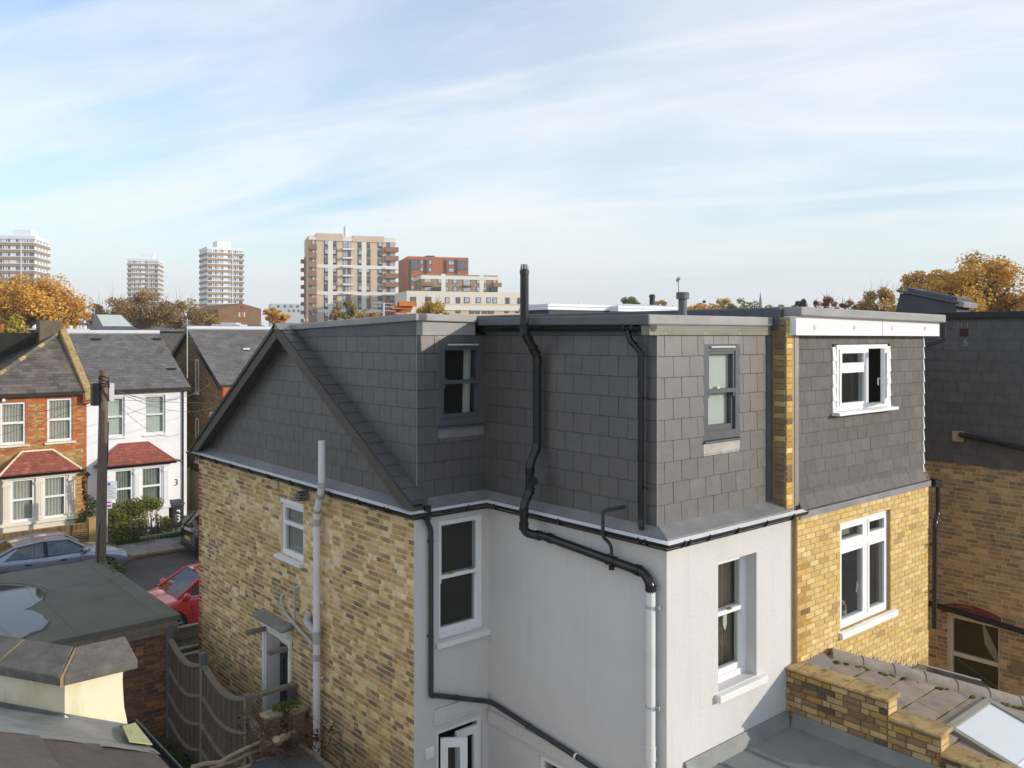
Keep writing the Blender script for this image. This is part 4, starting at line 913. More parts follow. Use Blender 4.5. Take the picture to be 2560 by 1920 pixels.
# white fascia with discs, roof edge, roof
fb = MB(); fb.hexa([(9.985, 6.06, 8.0), (14.19, 6.06, 7.985), (14.19, 6.30, 7.985), (9.985, 6.30, 8.0), (9.985, 6.06, 8.25), (14.19, 6.06, 8.20), (14.19, 6.30, 8.20), (9.985, 6.30, 8.25)])
fbo = obj('white_fascia', fb, M_white, nb)
obj('fascia_joint', MB().box(12.28, 12.30, 6.053, 6.06, 7.992, 8.225), M_whitep, fbo)
for x, c in ((10.44, M_curtain), (11.48, M_curtain), (12.6, M_whitep), (13.68, M_curtain)): obj('soffit_vent_disc', MB().tube([(x, 6.061, 8.105), (x, 6.052, 8.105)], .032, 16), c, fbo, smooth=30)
mb = MB(); mb.hexa([(9.98, 5.98, 8.25), (14.25, 5.98, 8.20), (14.25, 6.4, 8.20), (9.98, 6.4, 8.25), (9.98, 5.98, 8.365), (14.25, 5.98, 8.325), (14.25, 6.4, 8.335), (9.98, 6.4, 8.375)])
obj('roof_edge_trim', mb, M_trim, nb, bevel=.016)
mb = MB(); mb.box(9.985, 14.2, 6.35, YA, 8.28, 8.33); obj('flat_roof', mb, M_felt, nb)
# party wall between the two dormers
pw = MB(); pw.box(9.92, 10.12, YB+.05, 12.6, 5.70, 8.06)
FP = Fr((9.92, YB+.05, 0), (1, 0, 0), (0, -1, 0)); FP2 = Fr((9.92, 6.33, 0), (0, -1, 0), (-1, 0, 0))
pwo = obj('party_wall', pw, M_mortar_y, nb)
put(pwo, 'brick', lay(FP, 0, .145, 5.72, 8.24, .0752, [.225], .010, 'yellow_worn', .001, .014, vj=.010), M_brick)
put(pwo, 'brick', lay(FP2, 0, .16, 5.72, 8.24, .0752, [.19], .010, 'stock_dark', .001, .012, vj=.010), M_brick)  # side face: darker bricks put its shade into the colour
obj('party_upstand', MB().box(9.90, 10.13, 6.24, 12.7, 8.06, 8.362), M_lead_d, nb, bevel=.02)
# gutter, hopper and downpipe on the right corner
pipe(nb, 'downpipe', [(14.22, 6.10, 5.60), (14.22, 6.10, 5.12), (14.02, 6.05, 5.02), (14.0, 6.05, 4.9), (13.98, 6.05, 3.35)], .036, M_black, .05, collars=[((14.12, 6.075, 5.07), (-1, -.2, -.5), .05), ((14.0, 6.05, 4.92), (0, 0, 1), .04)],
     brackets=[((13.995, 6.05, 4.70), (-1, 0, 0), .09), ((13.985, 6.05, 3.95), (-1, 0, 0), .09)], label='black downpipe with a swan neck on the corner of the yellow brick')
obj('gutter_end', MB().sweep([V((14.0, 9.0, 5.62)), V((14.0, 6.08, 5.62))], [(-.1, 0), (-.1, .07), (-.22, .07), (-.2, .0)]).box(14.02, 14.28, 6.04, 6.15, 5.58, 5.66), M_black, nb)
pipe(nb, 'downpipe', [(14.32, 6.05, 8.14), (14.32, 6.05, 7.92), (14.05, 6.35, 7.80), (13.96, 6.45, 7.76)], .034, M_black, .05, label='black swan neck pipe under the right end of the white fascia')
# stub chimney vents and rooflights on the neighbour's roof
def rooflight(px0, px1, py0, py1, d, z0, name, label, dome):
    a, b = atD(px0, py1, d), atD(px1, py1, d+.9); w = b-a; w.z = 0; L = w.length; u = w.normalized(); n = V((u.y, -u.x, 0)); z1 = H+(HOR-py0)/FPX*d
    t = thing(name, label, 'rooflight', a.lerp(b, .5)*1, 'white rooflights on the flat roof'); F = Fr((a.x, a.y, 0), u, n)
    obj('upstand', MB().fbox(F, .04, L-.04, -.9, -.02, z0, z1-.12), M_felt, t)
    mb = MB(); mb.fbox(F, 0, L, -.94, 0, z1-.13, z1-.075); mb.fbox(F, .02, L-.02, -.92, -.02, z1-.07, z1-.02); obj('frame', mb, M_white, t, bevel=.01)
    g = MB(); vs = []; fs = []
    for j in range(7):
        for i in range(9):
            s_, r_ = i/8, j/6; vs.append(F.p(.04+(L-.08)*s_, -.9+.86*r_, z1-.02+dome*(1-(2*s_-1)**4)*(1-(2*r_-1)**4)))
    for j in range(6):
        for i in range(8): fs.append((j*9+i, j*9+i+1, (j+1)*9+i+1, (j+1)*9+i))
    g.add(vs, fs); obj('dome', g, mat('clear_dome', (.52, .55, .57), .12, .02, 2, 0, 1, .6), t, smooth=60)
    for s_ in (.06, .45, .94): obj('fixing', MB().lathe(F.p(L*s_, -.05, z1-.018), [(.02, 0), (.02, .02), (0, .03)], 8), M_white, t)
rooflight(1369, 1549, 756, 786, 15.2, 8.3, 'rooflight', 'larger white rooflight beside the tall black vent stack', .015)
rooflight(1545, 1697, 761, 782, 15.8, 8.3, 'rooflight', 'lower white rooflight next to the grey capped vent', .05)
vb = atD(1630.5, 790, 17.5)
obj_v = obj('vent_cap', MB().lathe((vb.x, vb.y, 8.3), [(.055, 0), (.055, .46), (.065, .47), (.065, .5), (.04, .53), (0, .53)], 14), M_blackm, None, smooth=40)
tag(obj_v, 'small black vent cap standing behind the white rooflights', 'vent')
# ================================================================== parapet wall and lean-to roof
XP = 9.95
pr = thing('stepped_wall', 'stepped brick garden wall with yellow stone copings beside the grey flat roof', 'wall', (XP, 5, 0))
FPW = Fr((XP, Y3-.004, 0), (0, -1, 0), (-1, 0, 0))
lv = [(0, Y3-4.84, 3.68), (Y3-4.84, Y3-4.24, 3.48), (Y3-4.24, Y3-3.55, 3.27), (Y3-3.55, Y3-2.8, 3.06)]
bm = MB(); bl = []
for (a, b, z) in lv:
    bm.box(XP+.006, XP+.22, Y3-b, Y3-a-.004, 2.6, z-.005)
wo_ = obj('wall_core', bm, M_mortar_p, pr)
for i, (a, b, z) in enumerate(lv):
    bl += lay(FPW, a, b, 3.0, z, .0752, [.2250, .2250, .1125], .015, 'parapet', -.010, .022, start=[0, .11, .05], vj=.015)
    FEN = Fr((XP, Y3-b, 0), (1, 0, 0), (0, -1, 0)); bl += lay(FEN, 0.004, .22, 3.0, z, .0752, [.225], .01, 'yellow', -.002, .012, vj=.012)
put(wo_, 'brick', bl, M_brick, 300)
for (a, b, z) in lv:
    L = b-a; n = 2 if L > .9 else 1; first = .14 if a == 0 else 0
    segs = ([(a, a+.14), (a+.14, a+.14+(L-.14)*.55), (a+.14+(L-.14)*.55, b+.03)] if a == 0 else [(a-.0, b+.03)])
    for (s0, s1) in segs:
        mb = MB(); p = lambda n_, u_, z_: FPW.p(u_, n_, z_)
        mb.hexa([p(.035, s0+.004, z), p(.035, s1-.004, z), p(-.27, s1-.004, z), p(-.27, s0+.004, z), p(.035, s0+.004, z+.034), p(.035, s1-.004, z+.034), p(-.27, s1-.004, z+.06), p(-.27, s0+.004, z+.06)])
        obj('coping_stone', mb, M_coping, pr, bevel=.012)
lt = thing('lean_to', 'brown tiled lean-to roof with hip tiles and glass rooflight below the yellow brick wall', 'roof', (11, 5, 0))
RZ, RS = 8-4.36, .29                       # tile plane: z = RZ - RS*(6.0-Y)
def rz(y): return RZ-RS*(6.0-y)
wt = V((0, 1, RS)).normalized(); nt = V((0, -RS, 1)).normalized()
FT = Fr((10.17, 2.6, rz(2.6)), (1, 0, 0), nt, wt); ylen = lambda y: (y-2.6)*math.sqrt(1+RS*RS)
hipx = lambda y: 10.87+(6.0-y)*.905
mb = MB(); mb.prism([(10.17, 2.6, rz(2.6)-.02), (hipx(2.6), 2.6, rz(2.6)-.02), (hipx(6.1), 6.1, rz(6.1)-.02), (10.17, 6.1, rz(6.1)-.02)], (0, 0, -.08)); ro = obj('roof_deck', mb, M_felt, lt)
# keep u <= hip line
k_ = .905/math.sqrt(1+RS*RS)
hpx = [(-1, -k_, (10.87+.905*(6.0-2.6))-10.17)]
skl = [(10.72-10.17, 11.98-10.17, ylen(3.0), ylen(4.54))]
put(ro, 'roof_tile', lay(FT, 0, 4.2, ylen(2.75), ylen(6.1), .335, [.92, .76, .84], .006, 'tile', .0, .05, skl, hp=hpx, start=[.1, .5, .3], vj=0), M_tile)
for k in range(1, 10):
    v = ylen(2.75)+.335*k; y_ = 2.6+v/math.sqrt(1+RS*RS)
    if y_ > 6.0: continue
    x1_ = min(hipx(y_)-.12, 10.72 if y_ < 4.5 else 99)
    if x1_ < 10.3: continue
    pts_ = [FT.p(u_-10.17, .016+.004*rnd.uniform(-1, 1), v-.012) for u_ in [10.19+(x1_-10.19)*i/8 for i in range(9)]]
    obj('moss_line', MB().tube(pts_, [.012*rnd.uniform(.5, 1.3) for _ in pts_], 5), M_moss, lt)
hs, he = V((10.83, 6.05, rz(6.05)+.05)), V((hipx(3.4), 3.4, rz(3.4)+.05))
N = 9
for k in range(N):
    a = hs.lerp(he, k/N); b = hs.lerp(he, (k+1)/N-.001)
    d = (b-a).normalized(); sd_ = V((d.y, -d.x, 0)).normalized(); up = sd_.cross(d); up = up if up.z > 0 else -up
    mb = MB(); sec = [(-.14, -.06), (-.13, -.01), (-.07, .045), (0, .06), (.07, .045), (.13, -.01), (.14, -.06)]
    A = [a+sd_*x+up*(y+.012) for x, y in sec]; B = [b+sd_*x+up*y for x, y in sec]; m_ = len(sec)
    mb.add(A+B, [(i, i+1, m_+i+1, m_+i) for i in range(m_-1)]+[tuple(range(m_)), tuple(range(m_, 2*m_))[::-1]], (.30, .255, .215))
    obj('hip_tile', mb, M_tile, lt, smooth=50)
mb = MB()
for k in range(60):
    t = rnd.random(); p = hs.lerp(he, t)+V((-.12, -.12, -.045))+V((rnd.uniform(-.03, .03), rnd.uniform(-.03, .03), 0)); s_ = rnd.uniform(.01, .03)
    mb.lathe(p, [(0, -s_*.5), (s_*1.6, 0), (s_, s_*.6), (0, s_*.7)], 6)
obj('moss', mb, M_moss, lt, kind='stuff')
mb = MB(); mb.prism([(hipx(2.6), 2.6, rz(2.6)), (hipx(6.1), 6.1, rz(6.1)), (hipx(6.1)+1.4, 6.1, rz(6.1)-.5), (hipx(2.6)+1.6, 2.6, rz(2.6)-.5)], (0, 0, -.06)); obj('side_slope', mb, M_tile, lt)
obj('lean_to_wall', MB().box(10.2, 13.0, 2.7, 6.0, .6, 2.4), M_mortar_d, lt)
# jagged lead and mortar where the roof meets the brick
rr = random.Random(5)
def jag(n, z_of, amp, x0, x1, nn, m, name):
    top = []; bot = []
    for k in range(n+1):
        x = x0+(x1-x0)*k/n; top.append(V((x, YB-nn, z_of(x)+amp*rr.uniform(.15, 1)*(1.0 if k % 2 else .35)))); bot.append(V((x, YB-nn, z_of(x)-.07)))
    mb = MB()
    for k in range(n): mb.hexa([bot[k], bot[k+1], bot[k+1]+V((0, nn-.001, 0)), bot[k]+V((0, nn-.001, 0)), top[k], top[k+1], top[k+1]+V((0, nn-.001, 0)), top[k]+V((0, nn-.001, 0))])
    obj(name, mb, m, lt)
hz = lambda x: RZ+.03 if x < 10.9 else RZ+.02-(x-10.9)*.32
jag(90, hz, .12, 10.25, 13.85, .012, mat('pale_mortar_smear', (.56, .43, .22), .95, .2, 6, .6, 40, .1), 'mortar_fillet')
jag(64, lambda x: hz(x)-.02, .085, 10.22, 13.9, .022, M_lead, 'lead_soaker')
mb = MB(); mb.prism([(10.21, 6.1, rz(6.0)+.07), (10.21, 5.82, rz(5.82)+.045), (10.62, 5.90, rz(5.9)+.045), (10.72, 6.1, rz(6.0)+.08)], (0, 0, .012)); obj('lead_dressing', mb, M_lead, lt)
# rooflight with white glass
def tp(u, n, v): return FT.p(u, n, v)
s0 = skl[0]; mb = MB()
for (a, b, c, d) in ((s0[0], s0[0]+.09, s0[2], s0[3]), (s0[1]-.09, s0[1], s0[2], s0[3]), (s0[0]+.09, s0[1]-.09, s0[3]-.09, s0[3]), (s0[0]+.09, s0[1]-.09, s0[2], s0[2]+.09)): mb.fbox(FT, a, b, -.03, .09, c, d)
rl = obj('rooflight_frame', mb, mat('grey_green_frame', (.26, .25, .21), .5, .1), lt, bevel=.01)
obj('rooflight_pane', MB().fbox(FT, s0[0]+.09, s0[1]-.09, .05, .065, s0[2]+.09, s0[3]-.09), mat('white_opal_glass', (.66, .70, .70), .08, .06, 1.0, 0, 1, .7), rl)
obj('glazing_bar', MB().fbox(FT, s0[0]+.09, s0[1]-.09, .066, .075, (s0[2]+s0[3])/2-.01, (s0[2]+s0[3])/2+.01), M_white, rl)
# glazed frame leaning behind the hip
ga, gb = atD(2285, 1672, 13.2), atD(2490, 1728, 12.6)
gf = MB(); gf.tube([ga, gb], .014, 4); gf.tube([ga+V((.25, .3, .0)), gb+V((.25, .3, .0))], .014, 4)
go = obj('glazing_rail', gf, M_ltgrey, lt); obj('glazing_pane', MB().quad(ga, gb, gb+V((.25, .3, 0)), ga+V((.25, .3, 0))), M_glassf, go)
# ================================================================== house across the side yard: dark slates over brown brick
hc = thing('slate_house', 'house with dark streaked slates over brown brick across the side yard', 'house', (16.4, 4, 0))
XC2 = 16.4; FH = Fr((XC2, 9.4, 0), (0, -1, 0), (-1, 0, 0))
wy = lambda px: 9.4-onX(px, 1000, XC2).y
zx = lambda px, py: onX(px, py, XC2).z
w7 = (wy(2368), wy(2500), zx(2440, 1727)-.45, zx(2368, 1536))
hb = obj('brick_wall', wall(FH, 0, 3.95, 0, 5.70, [w7], .22), M_mortar_c, hc)
archz = w7[3]
bl = lay(FH, 1.0, 3.95, 1.1, 5.69, .0752, [.2250, .2250, .1125], .014, 'brown', -.012, .020, [w7, (w7[0]-.1, w7[1]+.02, archz, archz+.22)], start=[0, .11, .05, .2], vj=.015)
put(hb, 'brick', bl, M_brick, 300)
na = 15
for row in range(2):
    for k in range(na):
        t0, t1 = k/na, (k+.92)/na
        def ap(t, z): u = w7[0]-.1+(w7[1]-w7[0]+.12)*t; return (u, archz+z+.10*(1-(2*t-1)**2))
        za, zb = (.0, .105) if row == 0 else (.115, .165)
        if row == 1 and k % 2: continue
        if row == 1: t1 = min(1, (k+1.9)/na)
        mb = MB(); c = rnd.choice([(.25, .065, .04), (.22, .055, .035), (.28, .08, .045)])
        q = [ap(t0, za), ap(t1, za), ap(t1, zb), ap(t0, zb)]
        mb.prism([FH.p(u, -.01, z) for u, z in q], FH.n*.022, c); obj('arch_brick', mb, M_brick, hc)
wh = window(hc, FH, w7[0], w7[1], w7[2], w7[3], -.09, mat('buff_frame', (.60, .53, .43), .6, .1), .06, .07, [(w7[0]+.06, w7[1]-.06, (w7[2]+w7[3])/2+.10, (w7[2]+w7[3])/2+.17, .004)], label='buff framed window with a hanging cloth behind dark glass')
room(wh, FH, w7[0], w7[1], w7[2], w7[3], -.24, 1.5, mat('dark_room', (.03, .028, .025), .9, .2))
obj('hanging_cloth', MB().prism([FH.p(w7[0]+.45, -.4, w7[3]-.08), FH.p(w7[0]+.8, -.4, w7[3]-.75), FH.p(w7[0]+.7, -.4, w7[3]-.8), FH.p(w7[0]+.5, -.4, w7[3]-.5)], FH.n*.01), M_curtain, wh)
sc_ = obj('slate_wall', MB().fbox(FH, 0, 3.95, -.06, .03, 5.70, 8.38), M_slate_back, hc)
put(sc_, 'slate', lay(FH, 1.0, 3.95, 5.66, 8.3, .19, [.26, .24, .28, .25], .004, 'slate_c', .032, .013, start=[.0, .14, .07, .2], top_down=True, vj=0), M_slate_c, 300)
mb = MB(); mb.fbox(FH, 0, 4.05, -.3, .12, 8.30, 8.42); obj('roof_edge_trim', mb, mat('black_trim', (.022, .022, .024), .4, .1), hc, bevel=.01)
obj('end_wall', MB().box(XC2+.02, XC2+5, 5.46, 5.6, 0, 8.3), M_mortar_d, hc)
obj('flat_roof', MB().box(XC2+.2, XC2+5, 5.45, 9.4, 8.3, 8.40), M_felt, hc)
obj('air_brick', MB().fbox(FH, wy(2402), wy(2423), .04, .05, zx(2412, 841), zx(2412, 822)), mat('rust_vent', (.06, .02, .015), .8), hc)
fz = lambda px, py: V((XC2-.12, onX(px, py, XC2-.12).y, onX(px, py, XC2-.12).z))
p0, p1 = fz(2399, 1087), fz(2640, 1138)
pipe(hc, 'waste_pipe', [p0+V((.13, 0, 0)), p0, p1], .045, M_black, .05, label='black waste pipe sloping across the dark slates')
obj('pipe_patch', MB().fbox(FH, wy(2384), wy(2412), .045, .052, zx(2398, 1103), zx(2398, 1077)), M_mortar_d, hc)
p0, p1 = fz(2322, 1508), fz(2640, 1604)
pipe(hc, 'rain_pipe', [p0, p1], .05, M_black, 0, collars=[(p0.lerp(p1, .42), p1-p0, .05)], label='black pipe running across the red arch')
obj('meter_vent', MB().tube([fz(2540, 1674)+V((.12, 0, 0)), fz(2540, 1674)+V((.06, 0, 0))], .125, 18), mat('tan_vent', (.23, .16, .09), .8), hc, smooth=30)
pipe(hc, 'green_line', [fz(2382, 1638), fz(2497, 1722)], .006, mat('green_line', (.02, .16, .09), .6), 0, seg=6)
textmesh('5', .17, fmtx(FH, wy(2417), .048, zx(2417, 858)), mat('chalk', (.30, .32, .31), .9), hc, 'chalk_mark', .0008)
mb = MB()
for dx in (-.10, -.04, .06): mb.fbox(FH, wy(2412)+dx, wy(2412)+dx+.008, .046, .048, zx(2412, 822)+.02, zx(2412, 822)+.12)
obj('chalk_mark', mb, MATS['chalk'], hc)
# black rooflight box on its roof
rt = thing('roof_lantern', 'tilted black framed rooflight box on the dark slate house roof', 'rooflight', atD(2310, 777, 18.2))
a, b = atD(2236, 777, 18.4), atD(2392, 776, 17.6); a.z = b.z = 8.40; u = (b-a).normalized(); n = V((u.y, -u.x, 0)); L = (b-a).length; F = Fr(a, u, n)
mb = MB(); mb.add([F.p(0, 0, 0), F.p(L, 0, 0), F.p(L, -1.1, 0), F.p(0, -1.1, 0), F.p(.12, 0, .50), F.p(L-.02, 0, .24), F.p(L-.02, -1.1, .24), F.p(.12, -1.1, .50)], [(0, 1, 5, 4), (1, 2, 6, 5), (2, 3, 7, 6), (3, 0, 4, 7), (4, 5, 6, 7)])
obj('kerb', mb, M_felt, rt)
ang = V((L-.14, 0, -.26)).normalized(); Fq = Fr(F.p(.16, 0, .50), F.u*ang.x+V((0, 0, 1))*ang.z, F.u*-ang.z+V((0, 0, 1))*ang.x, -F.n)
mb = MB(); LL = L-.04; W = 1.1
mb.fbox(Fq, -.12, LL-.05, .0, .05, -.04, W+.04); obj('flashing', mb, M_lead_d, rt, bevel=.01)
mb = MB()
for q in ((.08, .18, 0, W), (LL-.22, LL-.10, 0, W), (.18, LL-.22, 0, .09), (.18, LL-.22, W-.09, W)): mb.fbox(Fq, q[0], q[1], .05, .13, q[2], q[3])
obj('frame', mb, M_anth, rt, bevel=.01)
obj('pane', MB().fbox(Fq, .18, LL-.22, .09, .10, .09, W-.09), M_glassf, rt)
obj('end_flashing', MB().fbox(Fq, LL-.10, LL+.05, -.05, .06, -.02, W), M_trim, rt, bevel=.01)
# ================================================================== street
gm = MB(); gm.box(-40, 60, 23.0, 32.3, -.04, 0.0); struct(obj('road', gm, M_asphalt))
gm = MB(); gm.box(-40, 60, 20.2, 22.87, -.04, .10); struct(obj('near_pavement', gm, mat('near_paving', (.22, .20, .17), .95, .2, 1)))
gm = MB(); gm.box(-40, 60, 34.42, 48, -.04, .12); struct(obj('front_gardens', gm, mat('garden_path', (.25, .205, .135), .95, .25, 1.5, .5, 40, .1, stain=[((.06, .075, .025), .6, 1.5, .55, .7), ((.40, .35, .26), .5, 2.5, .55, .75)])))
pvm = MB(); pvm.box(-40, 60, 32.44, 34.42, -.04, .095); pv = struct(obj('pavement', pvm, mat('paving_joint', (.13, .12, .10), .95, .2)))
FPV = Fr((2.0, 32.45, .095), (1, 0, 0), (0, 0, 1), (0, 1, 0))
put(pv, 'paving_slab', lay(FPV, 0, 18, 0, 1.97, .66, [.92, .74, .62, .92], .012, 'pave', -.02, .034, start=[.3, .0, .55], vj=.012), M_pave)
kb = struct(obj('kerb', MB().box(-40, 60, 32.3, 32.44, -.05, .05), M_kerb))
for k in range(18): obj('kerb_stone', MB().box(2+k*.92, 2.905+k*.92, 32.296, 32.436, .0, .112+.004*(k % 2)), M_kerb, kb, bevel=.015)
kb2 = struct(obj('near_kerb', MB().box(-40, 60, 22.87, 23.0, -.05, .11), M_kerb))
mb = MB(); rr = random.Random(3)
for k in range(900):
    x = rr.uniform(5, 16); y = 32.27-abs(rr.gauss(0, .16)); s_ = rr.uniform(.02, .05); t = rr.uniform(0, 6.28); c = rr.choice([(.16, .05, .025), (.22, .10, .04), (.10, .045, .025), (.28, .16, .05)])
    d = V((math.cos(t), math.sin(t), 0)); e = V((-d.y, d.x, rr.uniform(-.5, .5))); p = V((x, y, .012+rr.uniform(0, .03)))
    mb.quad(p-d*s_-e*s_*.6, p+d*s_-e*s_*.6, p+d*s_+e*s_*.6, p-d*s_+e*s_*.6, c)
M_leafg = bpy.data.materials.new('leaf'); M_leafg.use_nodes = True
_n, _l = M_leafg.node_tree.nodes, M_leafg.node_tree.links; _n.clear()
_o = _n.new('ShaderNodeOutputMaterial'); _a = _n.new('ShaderNodeAttribute'); _a.attribute_name = 'tint'
_d = _n.new('ShaderNodeBsdfDiffuse'); _t = _n.new('ShaderNodeBsdfTranslucent'); _m = _n.new('ShaderNodeMixShader'); _m.inputs[0].default_value = .38
_l.new(_a.outputs['Color'], _d.inputs[0]); _l.new(_a.outputs['Color'], _t.inputs[0]); _l.new(_d.outputs[0], _m.inputs[1]); _l.new(_t.outputs[0], _m.inputs[2]); _l.new(_m.outputs[0], _o.inputs[0])
tag(obj('fallen_leaves', mb, M_leafg, None, kind='stuff'), 'drift of brown fallen leaves along the far kerb', 'leaves')
mb = MB()
for k in range(16): mb.box(5+k*1.1, 5.75+k*1.1, 27.1, 27.16, .002, .006)
struct(obj('road_marking', mb, mat('worn_white_line', (.16, .15, .13), .9, .3, 6)))
# ================================================================== houses across the street
YF_ = 36.5
def bay(parent, x0, x1, wins, zt, zb, m_wall, label, tile):
    yb = 35.85; F = Fr((x0, yb, 0), (1, 0, 0), (0, -1, 0)); holes = [(a-x0, b-x0, zb, zt) for a, b in wins]
    bo = obj('bay', wall(F, 0, x1-x0, 0.1, 2.92, holes, .12), m_wall, parent, label=label)
    mb = MB(); mb.quad((x1, yb, .1), (x1, YF_, .1), (x1, YF_, 2.92), (x1, yb, 2.92)); mb.quad((x0, YF_, .1), (x0, yb, .1), (x0, yb, 2.92), (x0, YF_, 2.92))
    mb.fbox(F, -.10, x1-x0+.10, -.02, .09, zb-.13, zb-.02); mb.fbox(F, -.04, x1-x0+.04, .002, .05, 2.70, 2.80)
    px_ = [0.0]+[((wins[0][1]+wins[1][0])/2-x0-.11)]+[x1-x0-.22]
    for p in px_:
        mb.fbox(F, p, p+.22, .002, .045, zb-.02, 2.70); mb.fbox(F, p-.03, p+.25, .004, .075, 2.48, 2.56); mb.fbox(F, p-.02, p+.24, .004, .065, zb-.02, zb+.10)
        for q in range(3): mb.fbox(F, p+.04+q*.055, p+.065+q*.055, .045, .055, zb+.16, 2.44)
    obj('bay_mouldings', mb, m_wall, bo)
    for a, b in wins:
        w = window(parent, F, a-x0, b-x0, zb, zt, -.03, M_white, .07, .06, [(a-x0+.07, b-x0-.07, (zb+zt)/2-.02, (zb+zt)/2+.06, .003)], name='bay_window')
        curtain(w, F, a-x0+.07, b-x0-.07, zb, zt, -.16, M_curtain if tile == 'old' else M_net, 6, .02)
    # hipped tile roof
    ez, rz_ = 2.90, 3.62; xe0, xe1, ye = x0-.15, x1+.2, yb-.14; xr0, xr1 = x0+.72, x1-.62; yr = YF_-.01
    pts = [V((xe0, ye, ez)), V((xe1, ye, ez)), V((xr1, yr, rz_)), V((xr0, yr, rz_))]
    mb = MB(); mb.add([p-V((0, 0, .02)) for p in pts]+[V((xe0, yr, ez)), V((xe1, yr, ez))], [(0, 1, 2, 3), (0, 3, 4), (1, 5, 2)])
    rb = obj('bay_roof', mb, M_redtile, parent)
    w = V((0, yr-ye, rz_-ez)); LN = w.length; w.normalize(); Ft = Fr((xe0, ye, ez), (1, 0, 0), V((0, -w.z, w.y)), w)
    hpz = [(LN, -(xr0-xe0), 0), (-LN, -(xe1-xr1), LN*(xe1-xe0))]
    put(rb, 'clay_tile', lay(Ft, 0, xe1-xe0, 0, LN, .145, [.19], .006, 'redtile', .0, .022, hp=hpz, start=[0, .095], vj=-.0), M_redtile, 300)
    mb = MB(); mb.tube([pts[0], pts[3]], .045, 6); mb.tube([pts[1], pts[2]], .045, 6); mb.tube([pts[3], pts[2]], .045, 6); obj('hip_tiles', mb, M_redtile if tile != 'old' else M_cream, rb, smooth=60)
    obj('bay_gutter', MB().sweep([V((xe0, YF_, ez-.02)), V((xe0, ye, ez-.02)), V((xe1, ye, ez-.02)), V((xe1, YF_, ez-.02))], [(-.02, -.09), (.05, -.09), (.07, .0), (-.02, .0)]), M_black, rb)
M_net = mat('frosted_net', (.34, .36, .30), .8, .25, 2.0, .1, 30, .2)
M_wpaint = mat('white_house_paint', (.80, .80, .81), .8, .04, 1.5, .15, 80, .2, stain=[((.60, .58, .54), .35, .9, .55, .8)])
M_creamp = mat('cream_bay_paint', (.74, .69, .58), .8, .05, 2, .15, 80, .2)
# ---- white house, number 3
XA, XBh = 9.26, 13.16
wh_ = thing('white_house', 'white painted terrace house with red tiled bay and grey slate roof', 'house', (11.2, YF_, 0))
FWH = Fr((XA, YF_, 0), (1, 0, 0), (0, -1, 0))
ww = [(9.86-XA, 10.68-XA, 8-4.07, 8-2.47), (11.45-XA, 12.28-XA, 8-4.07, 8-2.46)]
obj('wall', wall(FWH, 0, XBh-XA, .1, 5.80, ww, .12), M_wpaint, wh_)
obj('side_wall', MB().quad((XBh, YF_, .1), (XBh, 43.5, .1), (XBh, 43.5, 5.8), (XBh, YF_, 5.8)), M_wpaint, wh_)
obj('plinth', MB().fbox(FWH, 2.98, XBh-XA+.01, .002, .03, .1, .42), M_felt, wh_)
for w in ww:
    wo2 = window(wh_, FWH, *w, -.07, M_whitep, .075, .06, [(w[0]+.07, w[1]-.07, (w[2]+w[3])/2-.03, (w[2]+w[3])/2+.05, .004)])
    obj('net_curtain', MB().fbox(FWH, w[0]+.05, w[1]-.05, -.22, -.20, w[2], w[3]), M_blind, wo2); sill(wo2, FWH, w[0]-.06, w[1]+.06, w[2], -.07, .06, .07, M_whitep)
bay(wh_, 9.72, 12.2, [(10.09, 10.80), (11.11, 11.92)], 8-5.3, 8-6.88, M_wpaint, 'white square bay with two windows', 'new')
textmesh('3', .38, fmtx(FWH, 12.72-XA, .012, 8-6.16), M_black, wh_, 'house_number')
pipe(wh_, 'downpipe', [(12.98, YF_-.06, 5.72), (12.98, YF_-.06, .3)], .035, M_black, 0, label='black downpipe at the right corner of the white front')
pipe(wh_, 'branch_pipe', [(12.45, YF_-.08, 2.88), (12.97, YF_-.06, 2.74)], .03, M_black, 0)
def roof_front(parent, x0, x1, key, m, nmax, hp=(), ridge=8.1, y1=40.3, ez=5.82, ye=36.35):
    w = V((0, y1-ye, ridge-ez)); LN = w.length; w.normalize(); Ft = Fr((x0, ye, ez), (1, 0, 0), V((0, -w.z, w.y)), w)
    mb = MB(); mb.poly([Ft.p(*q) for q in [(a, -.01, b) for a, b in clip_poly([(0, 0), (x1-x0, 0), (x1-x0, LN), (0, LN)], list(hp))]])
    mb.quad(V((x0, y1, ridge)), V((x1, y1, ridge)), V((x1, 2*y1-ye, ez)), V((x0, 2*y1-ye, ez)))
    r_ = obj('roof', mb, m, parent)
    put(r_, 'slate', lay(Ft, 0, x1-x0, 0, LN, .215, [.31], .008, key, .0, .018, hp=hp, start=[0, .15, .04, .2], vj=0), m, nmax)
    obj('eaves_gutter', MB().sweep([V((x0, ye, ez-.02)), V((x1, ye, ez-.02))], [(-.02, -.12), (.07, -.12), (.09, .02), (-.02, .02)]), M_fascia, parent)
    return r_, Ft, LN
rw, FtW, LW = roof_front(wh_, 9.42, XBh+.12, 'roofslate', M_rooftile, 300)
obj('ridge_tiles', MB().tube([(9.4, 40.3, 8.13), (XBh+.12, 40.3, 8.13)], .10, 8), M_ltgrey, rw, smooth=50)
for (px, py) in ((240, 847), (393, 846), (429, 944)):
    g = atD(px, py, 37.5); q = onY(px, py, 36.35+ (1.2 if py > 900 else 3.4))
    obj('roof_vent_slot', MB().box(q.x-.18, q.x+.18, q.y-.1, q.y+.05, 5.82+(q.y-36.35)*.577+.03, 5.82+(q.y-36.35)*.577+.09), M_black, rw)
obj('roof_hatch', MB().box(10.9, 12.6, 41.0, 42.4, 7.4, 8.28), M_felt, wh_)
